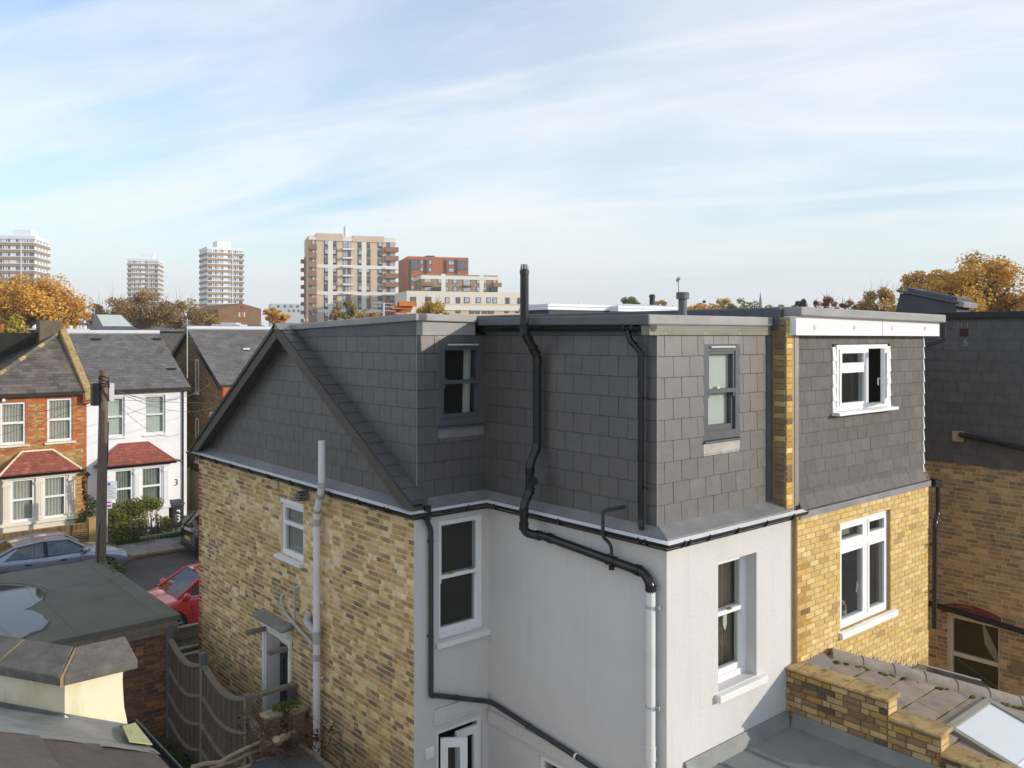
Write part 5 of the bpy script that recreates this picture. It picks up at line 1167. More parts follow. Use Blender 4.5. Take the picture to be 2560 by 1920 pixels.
hq = MB(); hq.hexa([(10.95, 41.0, 8.28), (12.5, 41.0, 8.28), (12.5, 42.4, 8.28), (10.95, 42.4, 8.28), (11.0, 41.05, 8.36), (12.45, 41.05, 8.36), (12.3, 42.4, 8.95), (11.05, 42.4, 8.95)]); ho = obj('rooflight_box', hq, M_anth, wh_)
obj('rooflight_pane', MB().quad(V((11.1, 41.1, 8.40)), V((12.35, 41.1, 8.40)), V((12.2, 42.3, 8.945)), V((11.15, 42.3, 8.945))), mat('pale_rooflight', (.5, .55, .5), .1, .1), ho)
# ---- brick house with hipped roof
bh = thing('brick_front_house', 'orange and yellow brick house with cream bay and hipped brown slate roof', 'house', (7.4, YF_, 0))
FBH = Fr((4.2, YF_, 0), (1, 0, 0), (0, -1, 0)); xo = 4.2
wbs = [(6.30-xo, 7.15-xo, 8-4.08, 8-2.50), (7.87-xo, 8.75-xo, 8-4.08, 8-2.43)]
bw_ = obj('brick_wall', wall(FBH, 0, XA-xo-.004, .1, 5.80, wbs, .12), M_mortar_y, bh)
def pick_b(u, z):
    x = u+xo
    for w in wbs:
        if w[0]-.28+.1*((int(z/.15)) % 2) < u < w[1]+.28-.1*((int(z/.15)) % 2) and z > w[2]-.1: return 'orange'
    if z > 5.45 or 3.55 < z < 3.72 or (u > XA-xo-.12): return 'orange'
    return 'mixed_front'
put(bw_, 'brick', lay(FBH, 0, XA-xo-.004, .2, 5.78, .0752, FLEM, .012, 'mixed_front', -.01, .016, wbs, start=[0, .17, .055, .225], pick=pick_b, vj=.012), M_brickf, 0)
for w in wbs:
    wo2 = window(bh, FBH, *w, -.05, M_white, .08, .06, [(w[0]+.07, w[1]-.07, (w[2]+w[3])/2-.03, (w[2]+w[3])/2+.06, .004)])
    curtain(wo2, FBH, w[0]+.08, w[1]-.08, w[2], w[3], -.16, M_curtain, 7, .025); sill(wo2, FBH, w[0]-.10, w[1]+.12, w[2], -.05, .09, .09, M_creamp)
bay(bh, 6.28, 8.68, [(6.53, 7.31), (7.59, 8.38)], 8-5.3, 8-6.86, M_creamp, 'cream bay with fluted pilasters and net curtains', 'old')
LNb = math.hypot(40.3-36.35, 8.1-5.82)
rb_, FtB, LB = roof_front(bh, 5.3, 9.2, 'oldslate', M_rooftile, 150, hp=[(LNb, -3.85, 0)])
a, b, c = V((9.2, 40.3, 8.1)), V((5.3, 36.35, 5.82)), V((5.3, 44.25, 5.82))
wv_ = V((3.9, 0, 2.28)); LL = wv_.length; wv_.normalize(); Fl = Fr((5.3, 44.25, 5.82), (0, -1, 0), V((-wv_.z, 0, wv_.x)), wv_)
mb = MB(); mb.poly([b, a, c]); ls = obj('hip_slope', mb, M_rooftile, bh)
put(ls, 'slate', lay(Fl, 0, 7.9, 0, LL, .215, [.31], .008, 'oldslate', .0, .016, hp=[(LL, -3.95, 0), (-LL, -3.95, 7.9*LL)], start=[0, .15], vj=0), M_rooftile, 0)
for k in range(14):
    p, q = b.lerp(a, k/14), b.lerp(a, (k+.97)/14); mb = MB(); mb.tube([p+V((0, 0, .03)), q+V((0, 0, .02))], .09, 7); obj('hip_tile', mb, M_coping if k % 3 == 1 else M_stone, bh, smooth=60)
mb = MB(); pp = [V((9.12, 36.2, 5.85)), V((9.12, 40.3, 8.38)), V((9.12, 44.0, 6.2)), V((9.12, 44.0, 5.6)), V((9.12, 36.2, 5.45))]; mb.prism(pp, (.28, 0, 0)); obj('party_parapet', mb, M_coping, bh, bevel=.03)
obj('corbel', MB().box(9.08, 9.42, 36.25, 36.5, 5.35, 5.75), mat('orange_corbel', (.45, .12, .05), .9), bh)
mb = MB(); mb.box(8.35, 9.25, 40.1, 40.75, 7.6, 8.62); obj('chimney_stub', mb, mat('sooty_brick', (.15, .11, .075), .95, .3, 3, .5, 30), bh, bevel=.04)
cam_ = obj('camera_box', MB().tube([(6.38, 36.42, 5.63), (6.38, 36.25, 5.6)], .06, 10), M_white, bh)
# garden wall in front of the brick house
gw_ = thing('front_garden_wall', 'low yellow brick garden wall with soldier course behind the blue grey car', 'wall', (7, 34.4, 0))
FGW = Fr((2.5, 34.42, 0), (1, 0, 0), (0, -1, 0))
gc = obj('wall_core', MB().fbox(FGW, 0, 6.55, -.2, -.002, .0, 1.05), M_mortar_y, gw_)
put(gc, 'brick', lay(FGW, 1.5, 6.55, .1, .84, .0752, [.225],   .016, 'wallfar', -.004, .012, start=[0, .112], vj=.016), M_brickf, 300)
put(gc, 'brick', lay(FGW, 1.5, 6.55, .845, 1.07, .225, [.075], .012, 'wallfar', -.006, .018, vj=.01), M_brickf, 300)
obj('pier', MB().fbox(FGW, 6.30, 6.6, -.25, .04, 0, 1.22), M_mortar_y, gw_)
# ---- gable house further right
gh = thing('gable_house', 'brown brick house with steep gable and grey slate roof beyond the white house', 'house', (17, 38, 0))
XGd = 14.68; FGD = Fr((XGd, 44.1, 0), (0, -1, 0), (-1, 0, 0)); Lg = 44.1-36.5
mb = MB(); mb.poly([FGD.p(0, 0, 0), FGD.p(Lg, 0, 0), FGD.p(Lg, 0, 5.8), FGD.p(Lg/2, 0, 8.25), FGD.p(0, 0, 5.8)]); gwl = obj('gable_wall', mb, M_mortar_d, gh)
s_ = 2.45/(Lg/2)
put(gwl, 'brick', lay(FGD, 0, Lg, .1, 8.25, .0752, FLEM, .012, 'darkfar', .001, .012, hp=[(s_, -1, 5.8), (-s_, -1, 5.8+s_*Lg)], start=[0, .17, .055, .225], vj=.012), M_brickf, 0)
for (y, z0, z1) in ((39.35, 5.35, 6.9), (39.35, 2.2, 4.2), (37.6, 3.2, 4.6)):
    w = window(gh, FGD, 44.1-y-.2, 44.1-y+.2, z0, z1, .03, M_white, .06, .05); sill(w, FGD, 44.1-y-.28, 44.1-y+.28, z0, .0, .10, .06, M_whitep)
rg, _, _ = roof_front(gh, XGd-.15, 24, 'roofslate', M_rooftile, 200, ridge=8.3, y1=40.3, ez=5.85, ye=36.35)
obj('ridge_tiles', MB().tube([(XGd-.15, 40.3, 8.33), (24, 40.3, 8.33)], .11, 8), M_ltgrey, rg, smooth=50)
mb = MB()
for (y0, z0, y1, z1) in ((36.3, 5.80, 40.3, 8.28), (40.3, 8.28, 44.3, 5.80)):
    mb.prism([(XGd-.2, y0, z0-.18), (XGd-.2, y1, z1-.18), (XGd-.2, y1, z1+.02), (XGd-.2, y0, z0+.02)], (.05, 0, 0))
obj('barge_board', mb, M_black, gh)
obj('front_wall', MB().quad((XGd, 36.5, .1), (24, 36.5, .1), (24, 36.5, 5.8), (XGd, 36.5, 5.8)), M_mortar_d, gh)
obj('corbel', MB().box(XGd-.05, XGd+.35, 36.25, 36.5, 5.3, 5.75), MATS['orange_corbel'], gh)
for x in (16.7, 18.1): z = 5.85+(38.7-36.35)*.62; obj('roof_vent_slot', MB().box(x-.16, x+.16, 38.6, 38.8, z+.02, z+.1), M_ltgrey, rg)
dk = thing('slate_dormer_house', 'dark slate hung dormer rising between the white house and gable house', 'house', (15.5, 46, 0))
FDK = Fr((13.4, 46.0, 0), (1, 0, 0), (0, -1, 0)); d0 = obj('dormer_wall', MB().fbox(FDK, 0, 4.2, -4, 0, 0, 8.25), M_slate_back, dk)
put(d0, 'slate', lay(FDK, 0, 3.6, 4, 8.1, .2, [.3], .006, 'slate_c', .002, .014, start=[0, .15], vj=0), M_slate_c, 0)
window(dk, FDK, 1.15, 1.45, 6.3, 7.5, .03, M_white, .05, .05); obj('roof_edge', MB().fbox(FDK, -.1, 4.3, -4, .1, 8.2, 8.32), M_lead_d, dk)
pipe(dk, 'downpipe', [FDK.p(1.75, .08, 8.2), FDK.p(1.75, .08, 5)], .04, M_black, 0)
# passage fence between the houses
pf = thing('passage_fence', 'brown board fence along the passage right of the white house', 'fence', (14.2, 40, 0))
for k in range(14): obj('fence_board', MB().box(14.25, 14.28, 37.0+k*.42, 37.40+k*.42, .1, 1.9+.02*(k % 2)), M_timber, pf)
for k in range(3): obj('fence_post', MB().box(14.17, 14.27, 37.0+k*2.2, 37.1+k*2.2, .1, 2.0), M_timber_l, pf)
# wheelie bin
bn = thing('wheelie_bin', 'black wheelie bin painted with a white 3 beside the white house', 'bin', (12.55, 36.0, .12))
bx0, by0 = 12.28, 35.72
mb = MB(); mb.hexa([(bx0+.06, by0+.06, .16), (bx0+.44, by0+.06, .16), (bx0+.44, by0+.5, .16), (bx0+.06, by0+.5, .16), (bx0, by0, 1.05), (bx0+.5, by0, 1.05), (bx0+.5, by0+.56, 1.05), (bx0, by0+.56, 1.05)]); M_bin = mat('bin_plastic', (.028, .030, .034), .5, .1)
obj('body', mb, M_bin, bn, bevel=.02)
mb = MB(); mb.hexa([(bx0-.03, by0-.04, 1.05), (bx0+.53, by0-.04, 1.05), (bx0+.53, by0+.6, 1.07), (bx0-.03, by0+.6, 1.07), (bx0, by0+.0, 1.14), (bx0+.5, by0, 1.14), (bx0+.5, by0+.56, 1.20), (bx0, by0+.56, 1.20)]); obj('lid', mb, M_bin, bn, bevel=.02)
for x in (bx0+.02, bx0+.44): obj('wheel', MB().tube([(x, by0+.52, .22), (x+.05, by0+.52, .22)], .1, 14), M_black, bn, smooth=40)
FBN = Fr((bx0+.25, by0+.03, 0), (1, 0, 0), (0, -1, 0)); FBN.w = V((0, -.065, 1)).normalized(); FBN.n = FBN.u.cross(FBN.w)
textmesh('3', .46, fmtx(FBN, .0, .012, .50), M_white, bn, 'bin_number')
obj('bin_mark', MB().fbox(FBN, -.07, .06, .008, .014, .80, .86).fbox(FBN, .02, .07, .008, .014, .74, .80), M_white, bn)
# ---- leaf helpers
def leaf_cloud(mb, c, rad, n, size, pal, rg, flat=1.0, hollow=.0):
    for k in range(n):
        while True:
            q = V((rg.uniform(-1, 1), rg.uniform(-1, 1), rg.uniform(-1, 1)))
            if hollow < q.length <= 1: break
        p = V(c)+V((q.x*rad[0], q.y*rad[1], q.z*rad[2])); s_ = size*rg.uniform(.6, 1.3)
        d = V((rg.gauss(0, 1), rg.gauss(0, 1), rg.gauss(0, .7))).normalized(); e = d.orthogonal().normalized(); e = (e+d.cross(e)*rg.uniform(-1, 1)).normalized()
        col = rg.choice(pal); g = rg.uniform(.75, 1.2); col = tuple(x*g for x in col)
        mb.quad(p-d*s_, p-e*s_*.55, p+d*s_, p+e*s_*.55, col)
# hedge with bare stems and a rotten picket fence
hg = thing('hedge', 'leafy green hedge with bare stems in front of the white bay', 'hedge', (10, 34.9, .1))
mb = MB(); rg = random.Random(8); pal = [(.20, .23, .05), (.27, .29, .065), (.15, .18, .045), (.36, .33, .09), (.11, .14, .04), (.24, .19, .07)]
hx = lambda px: onY(px, 1300, 34.9).x
for k in range(46):
    x = rg.uniform(hx(268), hx(352)); z = rg.uniform(.35, 1.45); leaf_cloud(mb, (x, 34.9+rg.uniform(-.35, .35), z), (.32, .30, .28), 150, .045, pal, rg)
for k in range(16):
    x = rg.uniform(hx(340), hx(398)); z = rg.uniform(1.35, 1.75)-.25*(x-hx(340))/(hx(398)-hx(340)); leaf_cloud(mb, (x, 34.9+rg.uniform(-.3, .3), z), (.25, .28, .18), 110, .045, pal, rg)
for k in range(10):
    x = rg.uniform(hx(385), hx(420)); leaf_cloud(mb, (x, 34.85+rg.uniform(-.2, .2), rg.uniform(.25, .8)), (.2, .22, .2), 90, .05, pal, rg)
obj('foliage', mb, M_leafg, hg)
mb = MB()
for k in range(26):
    x = rg.uniform(hx(300), hx(400)); y = 34.9+rg.uniform(-.2, .2); x2 = x+rg.uniform(-.3, .3)
    mb.tube([(x, y, .1), ((x+x2)/2+rg.uniform(-.08, .08), y, .7), (x2, y+rg.uniform(-.2, .2), 1.4)], [.02, .015, .008], 5, tint=None)
obj('stems', mb, mat('bare_stem', (.16, .10, .06), .9), hg)
pk = thing('picket_fence', 'dark rotten picket fence under the hedge', 'fence', (10.4, 34.6, .1))
for k in range(11):
    x = hx(305)+k*.19; h_ = rg.uniform(.5, .95); mb = MB(); mb.prism([(x, 34.6, .1), (x+.09, 34.6, .1), (x+.09+rg.uniform(-.03, .03), 34.6, h_), (x+.045, 34.6, h_+.07), (x+rg.uniform(-.03, .03), 34.6, h_)], (0, .02, 0)); obj('picket', mb, M_timber_d, pk)
obj('rail', MB().box(hx(303), hx(303)+2.1, 34.62, 34.66, .45, .52), M_timber_d, pk)
ge = thing('concrete_edging', 'pale concrete edging strip between the pavement and the white house garden', 'edging', (11, 34.45, .1))
for k in range(4): obj('edging_block', MB().box(10.6+k*.92, 11.5+k*.92, 34.38, 34.50, .08, .26+.02*(k % 2)), M_kerb, ge, bevel=.015)
mb = MB(); rg = random.Random(12)
for k in range(2600):
    x = rg.choice([rg.gauss(10.3, .45), rg.gauss(11.9, .35), rg.gauss(9.2, .5), rg.gauss(12.4, .5)]); y = 34.34+rg.gauss(0, .10); h_ = rg.uniform(.06, .2); a_ = V((rg.uniform(-.07, .07), rg.uniform(-.07, .07), h_)); p = V((x, y, .1)); c = rg.choice([(.06, .12, .02), (.09, .15, .025), (.05, .09, .02)])
    mb.add([p, p+V((.018, 0, 0)), p+a_], [(0, 1, 2)], c)
tag(obj('verge_grass', mb, M_leafg, None, kind='stuff'), 'tufts of green grass along the pavement edge', 'grass')
# side shrub behind pole
sh = thing('conifer_shrub', 'dark green shrub between the brick house bay and the pole', 'shrub', (9.0, 35.3, .1)); mb = MB(); rg = random.Random(4)
for k in range(12): leaf_cloud(mb, (9.05+rg.uniform(-.25, .3), 35.3, .4+k*.12), (.25, .25, .25), 80, .05, [(.06, .11, .035), (.09, .14, .045), (.04, .075, .03)], rg)
for k in range(6): leaf_cloud(mb, (8.95+rg.uniform(-.1, .1), 35.3, 1.8+k*.18), (.07, .07, .14), 30, .05, [(.04, .07, .02)], rg)
obj('foliage', mb, M_leafg, sh); obj('stem', MB().tube([(9.0, 35.3, .1), (8.97, 35.3, 2.6)], .02, 5), MATS['bare_stem'], sh)
# parking sign
sg = thing('parking_sign', 'white parking notice on a grey post right of the telegraph pole', 'sign', onZ(268, 1385, .1))
sp = onZ(266.5, 1385, .1); Fs = Fr((sp.x, sp.y-.04, 0), (.9, -.43, 0), (-.43, -.9, 0))
obj('post', MB().tube([(sp.x, sp.y, .1), (sp.x, sp.y, 2.75)], .04, 10), M_pipeg, sg, smooth=40)
sz = lambda py: 8-(py-838)/FPX*(sp.dot(FW))
so_ = obj('notice', MB().fbox(Fs, -.08, .34, .0, .02, sz(1249), sz(1203)), M_white, sg)
M_ink = mat('grey_ink', (.30, .32, .38), .7, 0); mb = MB()
for k in range(9): mb.fbox(Fs, -.04, .28-.05*(k % 3), .0205, .022, sz(1245)+k*.055, sz(1245)+k*.055+.016)
obj('print', mb, M_ink, so_); mb = MB().fbox(Fs, .02, .12, .0205, .022, sz(1213), sz(1206)); obj('blue_square', mb, mat('blue_ink', (.10, .22, .55), .6, 0), so_)
s2 = obj('zone_plate', MB().fbox(Fs, -.08, .16, .0, .02, sz(1271), sz(1251)), M_white, sg); mb = MB().fbox(Fs, -.06, .14, .0205, .022, sz(1257), sz(1254)).fbox(Fs, -.06, .14, .0205, .022, sz(1267), sz(1262)); obj('magenta_print', mb, mat('magenta_ink', (.45, .05, .35), .6, 0), s2)
# ---- telegraph pole and wires
pb = onY(252, 1400, 21.2); pole = thing('telegraph_pole', 'weathered wooden telegraph pole with cable boxes at its top', 'pole', (pb.x, pb.y, .1))
pz = onY(256, 926, 21.2).z
M_pole = mat('pole_wood', (.175, .135, .098), .9, .25, 5, .6, 50, .2, stretch=(6, 6, .5), stain=[((.20, .17, .13), .5, 3, .5, .7, (5, 5, .5))])
obj('pole_shaft', MB().tube([(pb.x-.03, pb.y, .1), (pb.x, pb.y, 3), (pb.x+.07, pb.y, pz)], [.125, .115, .095], 16), M_pole, pole, smooth=40)
px_ = lambda z: pb.x+.07*(z-3)/(pz-3)
obj('cable_box', MB().box(px_(6.6)-.26, px_(6.6)-.12, pb.y-.12, pb.y+.10, pz-.80, pz-.28), M_black, pole, bevel=.015)
obj('cable_box', MB().box(px_(6.6)+.10, px_(6.6)+.22, pb.y-.06, pb.y+.16, pz-.72, pz-.30), M_ltgrey, pole, bevel=.015)
for k in range(5): z = pz-.15-.06*k; obj('cable_tie', MB().tube([(px_(z)+.108*math.cos(t), pb.y+.108*math.sin(t), z+.03*math.sin(t*2+k)) for t in [2*math.pi*i/14 for i in range(15)]], .010, 5), M_black, pole)
for k in range(6):
    t = rg.uniform(0, 6.28); obj('loose_cable', MB().tube([(px_(pz)+.12*math.cos(t+i*.4), pb.y+.12*math.sin(t+i*.4), pz-.25-.09*i) for i in range(6)], .008, 5), M_black, pole)
obj('loose_cable', MB().tube(arc([(px_(6)+.1, pb.y-.05, 6.0), (px_(4)+.12, pb.y-.04, 5.0), (px_(4)-.10, pb.y-.1, 3.4), (pb.x-.13, pb.y-.08, .4)], .3), .012, 5), M_black, pole)
def wire(a, b, sag, r_=.006):
    a, b = V(a), V(b); mb = MB(); mb.tube([a.lerp(b, i/14)-V((0, 0, sag*4*(i/14)*(1-i/14))) for i in range(15)], r_, 5); return mb
top = V((px_(pz), pb.y, pz-.3)); ends = [((13.1, 36.4, 5.5), .35), ((14.6, 36.6, 5.0), .45), ((14.6, 37.5, 5.9), .5), ((12.9, 36.4, 3.9), .5), ((12.5, 36.4, 4.9), .4), ((8.9, 36.4, 5.5), .3), ((6.2, 36.4, 5.6), .4), ((3.0, 36.4, 5.3), .4), ((2.0, 36.4, 3.9), .4), ((24, 33, 6.0), .5)]
for i, (e, sg_) in enumerate(ends):
    obj('overhead_wire', wire(top+V((0, 0, -.04*i)), e, sg_, .007 if i < 3 else .005), mat('cable_grey', (.10, .10, .10), .6, 0) if i == 0 else MATS['cable_grey'], pole)
# ================================================================== garage with felt roof
XGA, YGA = 5.56, 16.28
ga_ = thing('garage', 'brick garage with grey green felt roof holding a puddle', 'garage', (3.5, 17, .6))
FGA = Fr((-3.0, YGA, 0), (1, 0, 0), (0, -1, 0))
gwall = obj('brick_wall', MB().box(-3.0, XGA, YGA, 20.6, .6, 2.55), M_mortar_d, ga_)
put(gwall, 'brick', lay(FGA, 5.6, XGA+3.0, .62, 2.55, .0752, [.225, .225, .1125], .011, 'garage', .001, .014, start=[0, .11, .05], vj=.011), M_brick, 300)
FGB = Fr((XGA, YGA, 0), (0, 1, 0), (1, 0, 0)); put(gwall, 'brick', lay(FGB, 0, 1, .62, 2.55, .0752, [.225], .011, 'garage', .001, .012, start=[0, .11], vj=.011), M_brick, 0)
obj('fascia_board', MB().box(-3.1, XGA+.10, YGA-.06, YGA-.02, 2.50, 2.66).box(XGA+.10, XGA+.14, YGA-.06, 20.7, 2.50, 2.66), M_timber, ga_)
obj('fascia_board', MB().box(-3.1, XGA+.105, YGA-.085, YGA-.062, 2.61, 2.72), M_timber, ga_)
ZGR = 2.80
ra = onZ(451, 1541, ZGR); rb2 = onZ(228, 1400, ZGR); rc = onZ(-80, 1452, ZGR)
RX1 = 5.72; RY0 = YGA-.08; RY1 = rb2.y
rd = obj('roof_deck', MB().box(-3.15, RX1, RY0, RY1, ZGR-.10, ZGR), M_feltg, ga_, bevel=.02)
for k, x in enumerate((4.98, 3.98, 2.98, 1.98, .98)): obj('felt_sheet', MB().box(x-.99, x-.0, RY0-.004, RY1+.004, ZGR-.02, ZGR+.004+.005*(k % 2)), M_feltg, rd)
obj('felt_edge', MB().box(5.38, RX1+.012, RY0-.012, RY1+.01, ZGR-.09, ZGR+.012), M_feltg, rd, bevel=.012)
obj('felt_edge', MB().box(-3.1, 5.379, RY0-.018, RY0+.22, ZGR-.085, ZGR+.013), M_feltg, rd, bevel=.012)
# puddle: an irregular sheet of water lying on the felt
pud = [(-60, 1432), (0, 1462), (60, 1463), (98, 1470), (118, 1482), (108, 1497), (85, 1512), (60, 1524), (88, 1524), (112, 1537), (122, 1552), (108, 1572), (72, 1583), (48, 1602), (10, 1608), (-60, 1612)]
pts = [onZ(x, y, ZGR+.016) for x, y in pud]; P2 = []
for i, p in enumerate(pts):
    q = pts[(i+1) % len(pts)]
    for k in range(6):
        t = k/6; r_ = p.lerp(q, t); r_ += V((mnoise.noise(r_*3.1), mnoise.noise(r_*3.1+V((9, 3, 1))), 0))*.07; P2.append(r_)
ctr = sum(P2, V())/len(P2); n_ = len(P2); vs = []; wv_ = []
for (k, w) in ((1.09, 0.0), (1.03, .35), (.96, .75), (.90, 1.0)):
    vs += [ctr+(p-ctr)*k+V((0, 0, 0)) for p in P2]; wv_ += [w]*n_
fs = [(j*n_+i, j*n_+(i+1) % n_, (j+1)*n_+(i+1) % n_, (j+1)*n_+i) for j in range(3) for i in range(n_)]+[tuple(range(3*n_, 4*n_))]
me = bpy.data.meshes.new('puddle'); me.from_pydata([tuple(v) for v in vs], [], fs); at_ = me.attributes.new('wet', 'FLOAT', 'POINT'); at_.data.foreach_set('value', wv_)
M_pud = bpy.data.materials.new('puddle'); M_pud.use_nodes = True; pn_, pl_ = M_pud.node_tree.nodes, M_pud.node_tree.links
pb_ = pn_['Principled BSDF']; pb_.inputs['Base Color'].default_value = (.05, .048, .043, 1); pb_.inputs['Specular IOR Level'].default_value = .32
pa = pn_.new('ShaderNodeAttribute'); pa.attribute_name = 'wet'; pg = pn_.new('ShaderNodeNewGeometry'); pz2 = pn_.new('ShaderNodeTexNoise'); pz2.inputs['Scale'].default_value = 3.5; pz2.inputs['Detail'].default_value = 5; pl_.new(pg.outputs['Position'], pz2.inputs['Vector'])
ad = pn_.new('ShaderNodeMath'); ad.operation = 'MULTIPLY_ADD'; pl_.new(pz2.outputs['Fac'], ad.inputs[0]); ad.inputs[1].default_value = .9; pl_.new(pa.outputs['Fac'], ad.inputs[2])
ra_ = pn_.new('ShaderNodeMapRange'); pl_.new(ad.outputs[0], ra_.inputs[0]); ra_.inputs[1].default_value = .75; ra_.inputs[2].default_value = 1.25; ra_.inputs[3].default_value = .62; ra_.inputs[4].default_value = .03; pl_.new(ra_.outputs[0], pb_.inputs['Roughness'])
rb_2 = pn_.new('ShaderNodeMapRange'); pl_.new(ad.outputs[0], rb_2.inputs[0]); rb_2.inputs[1].default_value = .35; rb_2.inputs[2].default_value = .8
tr_ = pn_.new('ShaderNodeBsdfTransparent'); ms_ = pn_.new('ShaderNodeMixShader'); pl_.new(rb_2.outputs[0], ms_.inputs[0]); pl_.new(tr_.outputs[0], ms_.inputs[1]); pl_.new(pb_.outputs[0], ms_.inputs[2]); pl_.new(ms_.outputs[0], pn_['Material Output'].inputs[0])
link('puddle', me, M_pud, rd)
# weeds growing at the far corner of the roof
mb = MB(); rg = random.Random(2)
for k in range(5): leaf_cloud(mb, onZ(255+k*9, 1402+k*7, ZGR)+V((0, 0, .08)), (.16, .12, .10), 26, .03, [(.12, .16, .04), (.18, .19, .05), (.08, .11, .03)], rg)
wd_ = obj('roof_weed', mb, M_leafg, None); tag(wd_, 'small green weeds at the far corner of the garage roof', 'weeds')
# ================================================================== cream wall with stone coping
KX, KY = 2.238, 9.634                        # the corner where the wall turns
t1 = V((-.494, .869, 0)).normalized()        # direction of its left arm
cw_ = thing('coped_wall', 'cream painted wall with worn stone coping slabs in the left foreground', 'wall', (KX, KY, 0))
zb, zk = 8-4.9, 8-3.545
Fa = Fr((KX, KY, 0), -t1, V((-t1.y, t1.x, 0)) if False else V((-.869, -.494, 0)))   # left arm, u runs to the right and ends at 0
Fb = Fr((KX, KY, 0), (1, 0, 0), (0, -1, 0))                                          # right arm
mb = MB(); mb.prism([Fa.p(-3.4, 0, zb), Fa.p(0, 0, zb), Fa.p(0, 0, zk), Fa.p(-3.4, 0, zk)], -Fa.n*.24)
ce = [(.62, zb), (.615, 8-4.2), (.60, 8-4.08), (.575, 8-3.95), (.565, 8-3.8), (.558, 8-3.65), (.565, zk)]
mb.prism([Fb.p(0.001, 0, zb)]+[Fb.p(u, 0, z) for u, z in ce]+[Fb.p(0.001, 0, zk)], -Fb.n*.24)
obj('wall_face', mb, M_cream, cw_)
def coping(F, u0, u1, cut0=0, cut1=0, rs=.16, dp=.37):
    mb = MB(); n0, n1 = .085, .085-dp
    b = [F.p(u0, n0, zk), F.p(u1, n0, zk), F.p(u1+cut1, n1, zk), F.p(u0+cut0, n1, zk)]
    t = [F.p(u0, n0, zk+.10), F.p(u1, n0, zk+.10), F.p(u1+cut1, n1, zk+.10+rs), F.p(u0+cut0, n1, zk+.10+rs)]
    mb.hexa(b+t); obj('coping_stone', mb, M_stone, cw_, bevel=.016)
coping(Fb, -.03, .69, .215, -.02); coping(Fa, -.86, .03, 0, -.215); coping(Fa, -1.80, -.885)
M_sand = mat('sandy_mortar', (.33, .23, .12), .95, .3, 30, .8, 60)
obj('mortar_joint', MB().fbox(Fa, -.885, -.86, -.27, .075, zk+.01, zk+.11).hexa([Fa.p(-.885, .075, zk), Fa.p(-.86, .075, zk), Fa.p(-.86, -.27, zk), Fa.p(-.885, -.27, zk), Fa.p(-.885, .075, zk+.10), Fa.p(-.86, .075, zk+.10), Fa.p(-.86, -.27, zk+.255), Fa.p(-.885, -.27, zk+.255)]), M_sand, cw_)
obj('mortar_joint', MB().hexa([Fb.p(-.062, .078, zk-.012), Fb.p(-.030, .078, zk-.012), Fb.p(.20, -.27, zk), Fb.p(.16, -.27, zk), Fb.p(-.062, .078, zk+.092), Fb.p(-.030, .078, zk+.092), Fb.p(.20, -.27, zk+.248), Fb.p(.16, -.27, zk+.248)]), M_sand, cw_)
# foreground tiled roof falling to the right, with a wide lead apron along the wall
fr_ = thing('foreground_roof', 'brown tiled roof with grey lead flashing in the bottom left corner', 'roof', (2.0, 8.5, 0))
PS = .47; pz_ = lambda x: 8-3.9-PS*(x-KX)
wr = V((-1, 0, PS)).normalized(); nr = V((PS, 0, 1)).normalized(); EX = 2.86
FTF = Fr((EX, 8.86, pz_(EX)), (0, -1, 0), nr, wr)
dk_ = obj('roof_deck', MB().fbox(FTF, -.02, 3.0, -.10, -.012, 0, 3.4), M_felt, fr_)
variants('tile_d', [(1, (.115, .095, .083)), (1, (.125, .104, .09))], 8, wedge=True, spread=.04, material=M_tile, hue=.01)
tl = []; LT = .575
for r_ in range(5): tl += lay(FTF, [-.02, .02, .04, .05, .06][r_], 3.0, LT*r_, LT*(r_+1), LT, [1.2, 1.1], .006, 'tile_d', -.01, .05, start=[0], vj=0)
put(dk_, 'roof_tile', tl, M_tile)
A, B = [], []; rg = random.Random(6)
for i in range(25):
    x = 2.92-2.2*i/24; A.append(V((x, 8.80+.012*rg.uniform(-1, 1), pz_(x)+.045)))
    s_ = i/24*2.3
    if s_ < .66: q = V((2.86-s_*.943, KY-.004, 8-4.185+.295*s_/.66))
    else: q = V((KX, KY, 8-3.89))+t1*(s_-.66)+V((-.004, -.004, -.01*(s_-.66)))
    B.append(q)
mb = MB(); vs = []; K = 6
for a, b in zip(A, B):
    for j in range(K+1):
        t = j/K; p = a.lerp(b, t); p.z += -.05*math.sin(math.pi*t)*t+.012*mnoise.noise(p*4.0); vs.append(p)
    vs.append(b+V((-.006, -.006, .045)))
fs = [(i*(K+2)+j, i*(K+2)+j+1, (i+1)*(K+2)+j+1, (i+1)*(K+2)+j) for i in range(24) for j in range(K+1)]
mb.add(vs, fs); obj('lead_flashing', mb, mat('weathered_lead', (.215, .22, .215), .6, .25, 3, .15, 30, .4, stain=[((.33, .33, .31), .5, 2.5, .5, .72)]), fr_, smooth=60)
mb = MB(); mb.prism([(2.90, 9.0, pz_(2.9)+.06), (2.66, 8.95, pz_(2.66)+.07), (2.74, 9.45, pz_(2.74)+.06), (2.9, 9.55, pz_(2.9)+.09)], (0, 0, .012)); obj('flashing_patch', mb, mat('yellowed_lead', (.40, .40, .22), .6, .2), fr_)
obj('eave_gutter', MB().sweep([V((2.86, 9.75, pz_(2.86)-.0)), V((2.86, 6.0, pz_(2.86)-.0))], [(.0, -.1), (-.11, -.09), (-.12, .03), (-.10, .03), (-.10, -.05), (-.01, -.06), (0, .03)]), M_blackm, fr_)
obj('house_wall', MB().box(-1, 2.78, 5.5, KY-.1, 0, 8-4.35), M_cream, fr_)
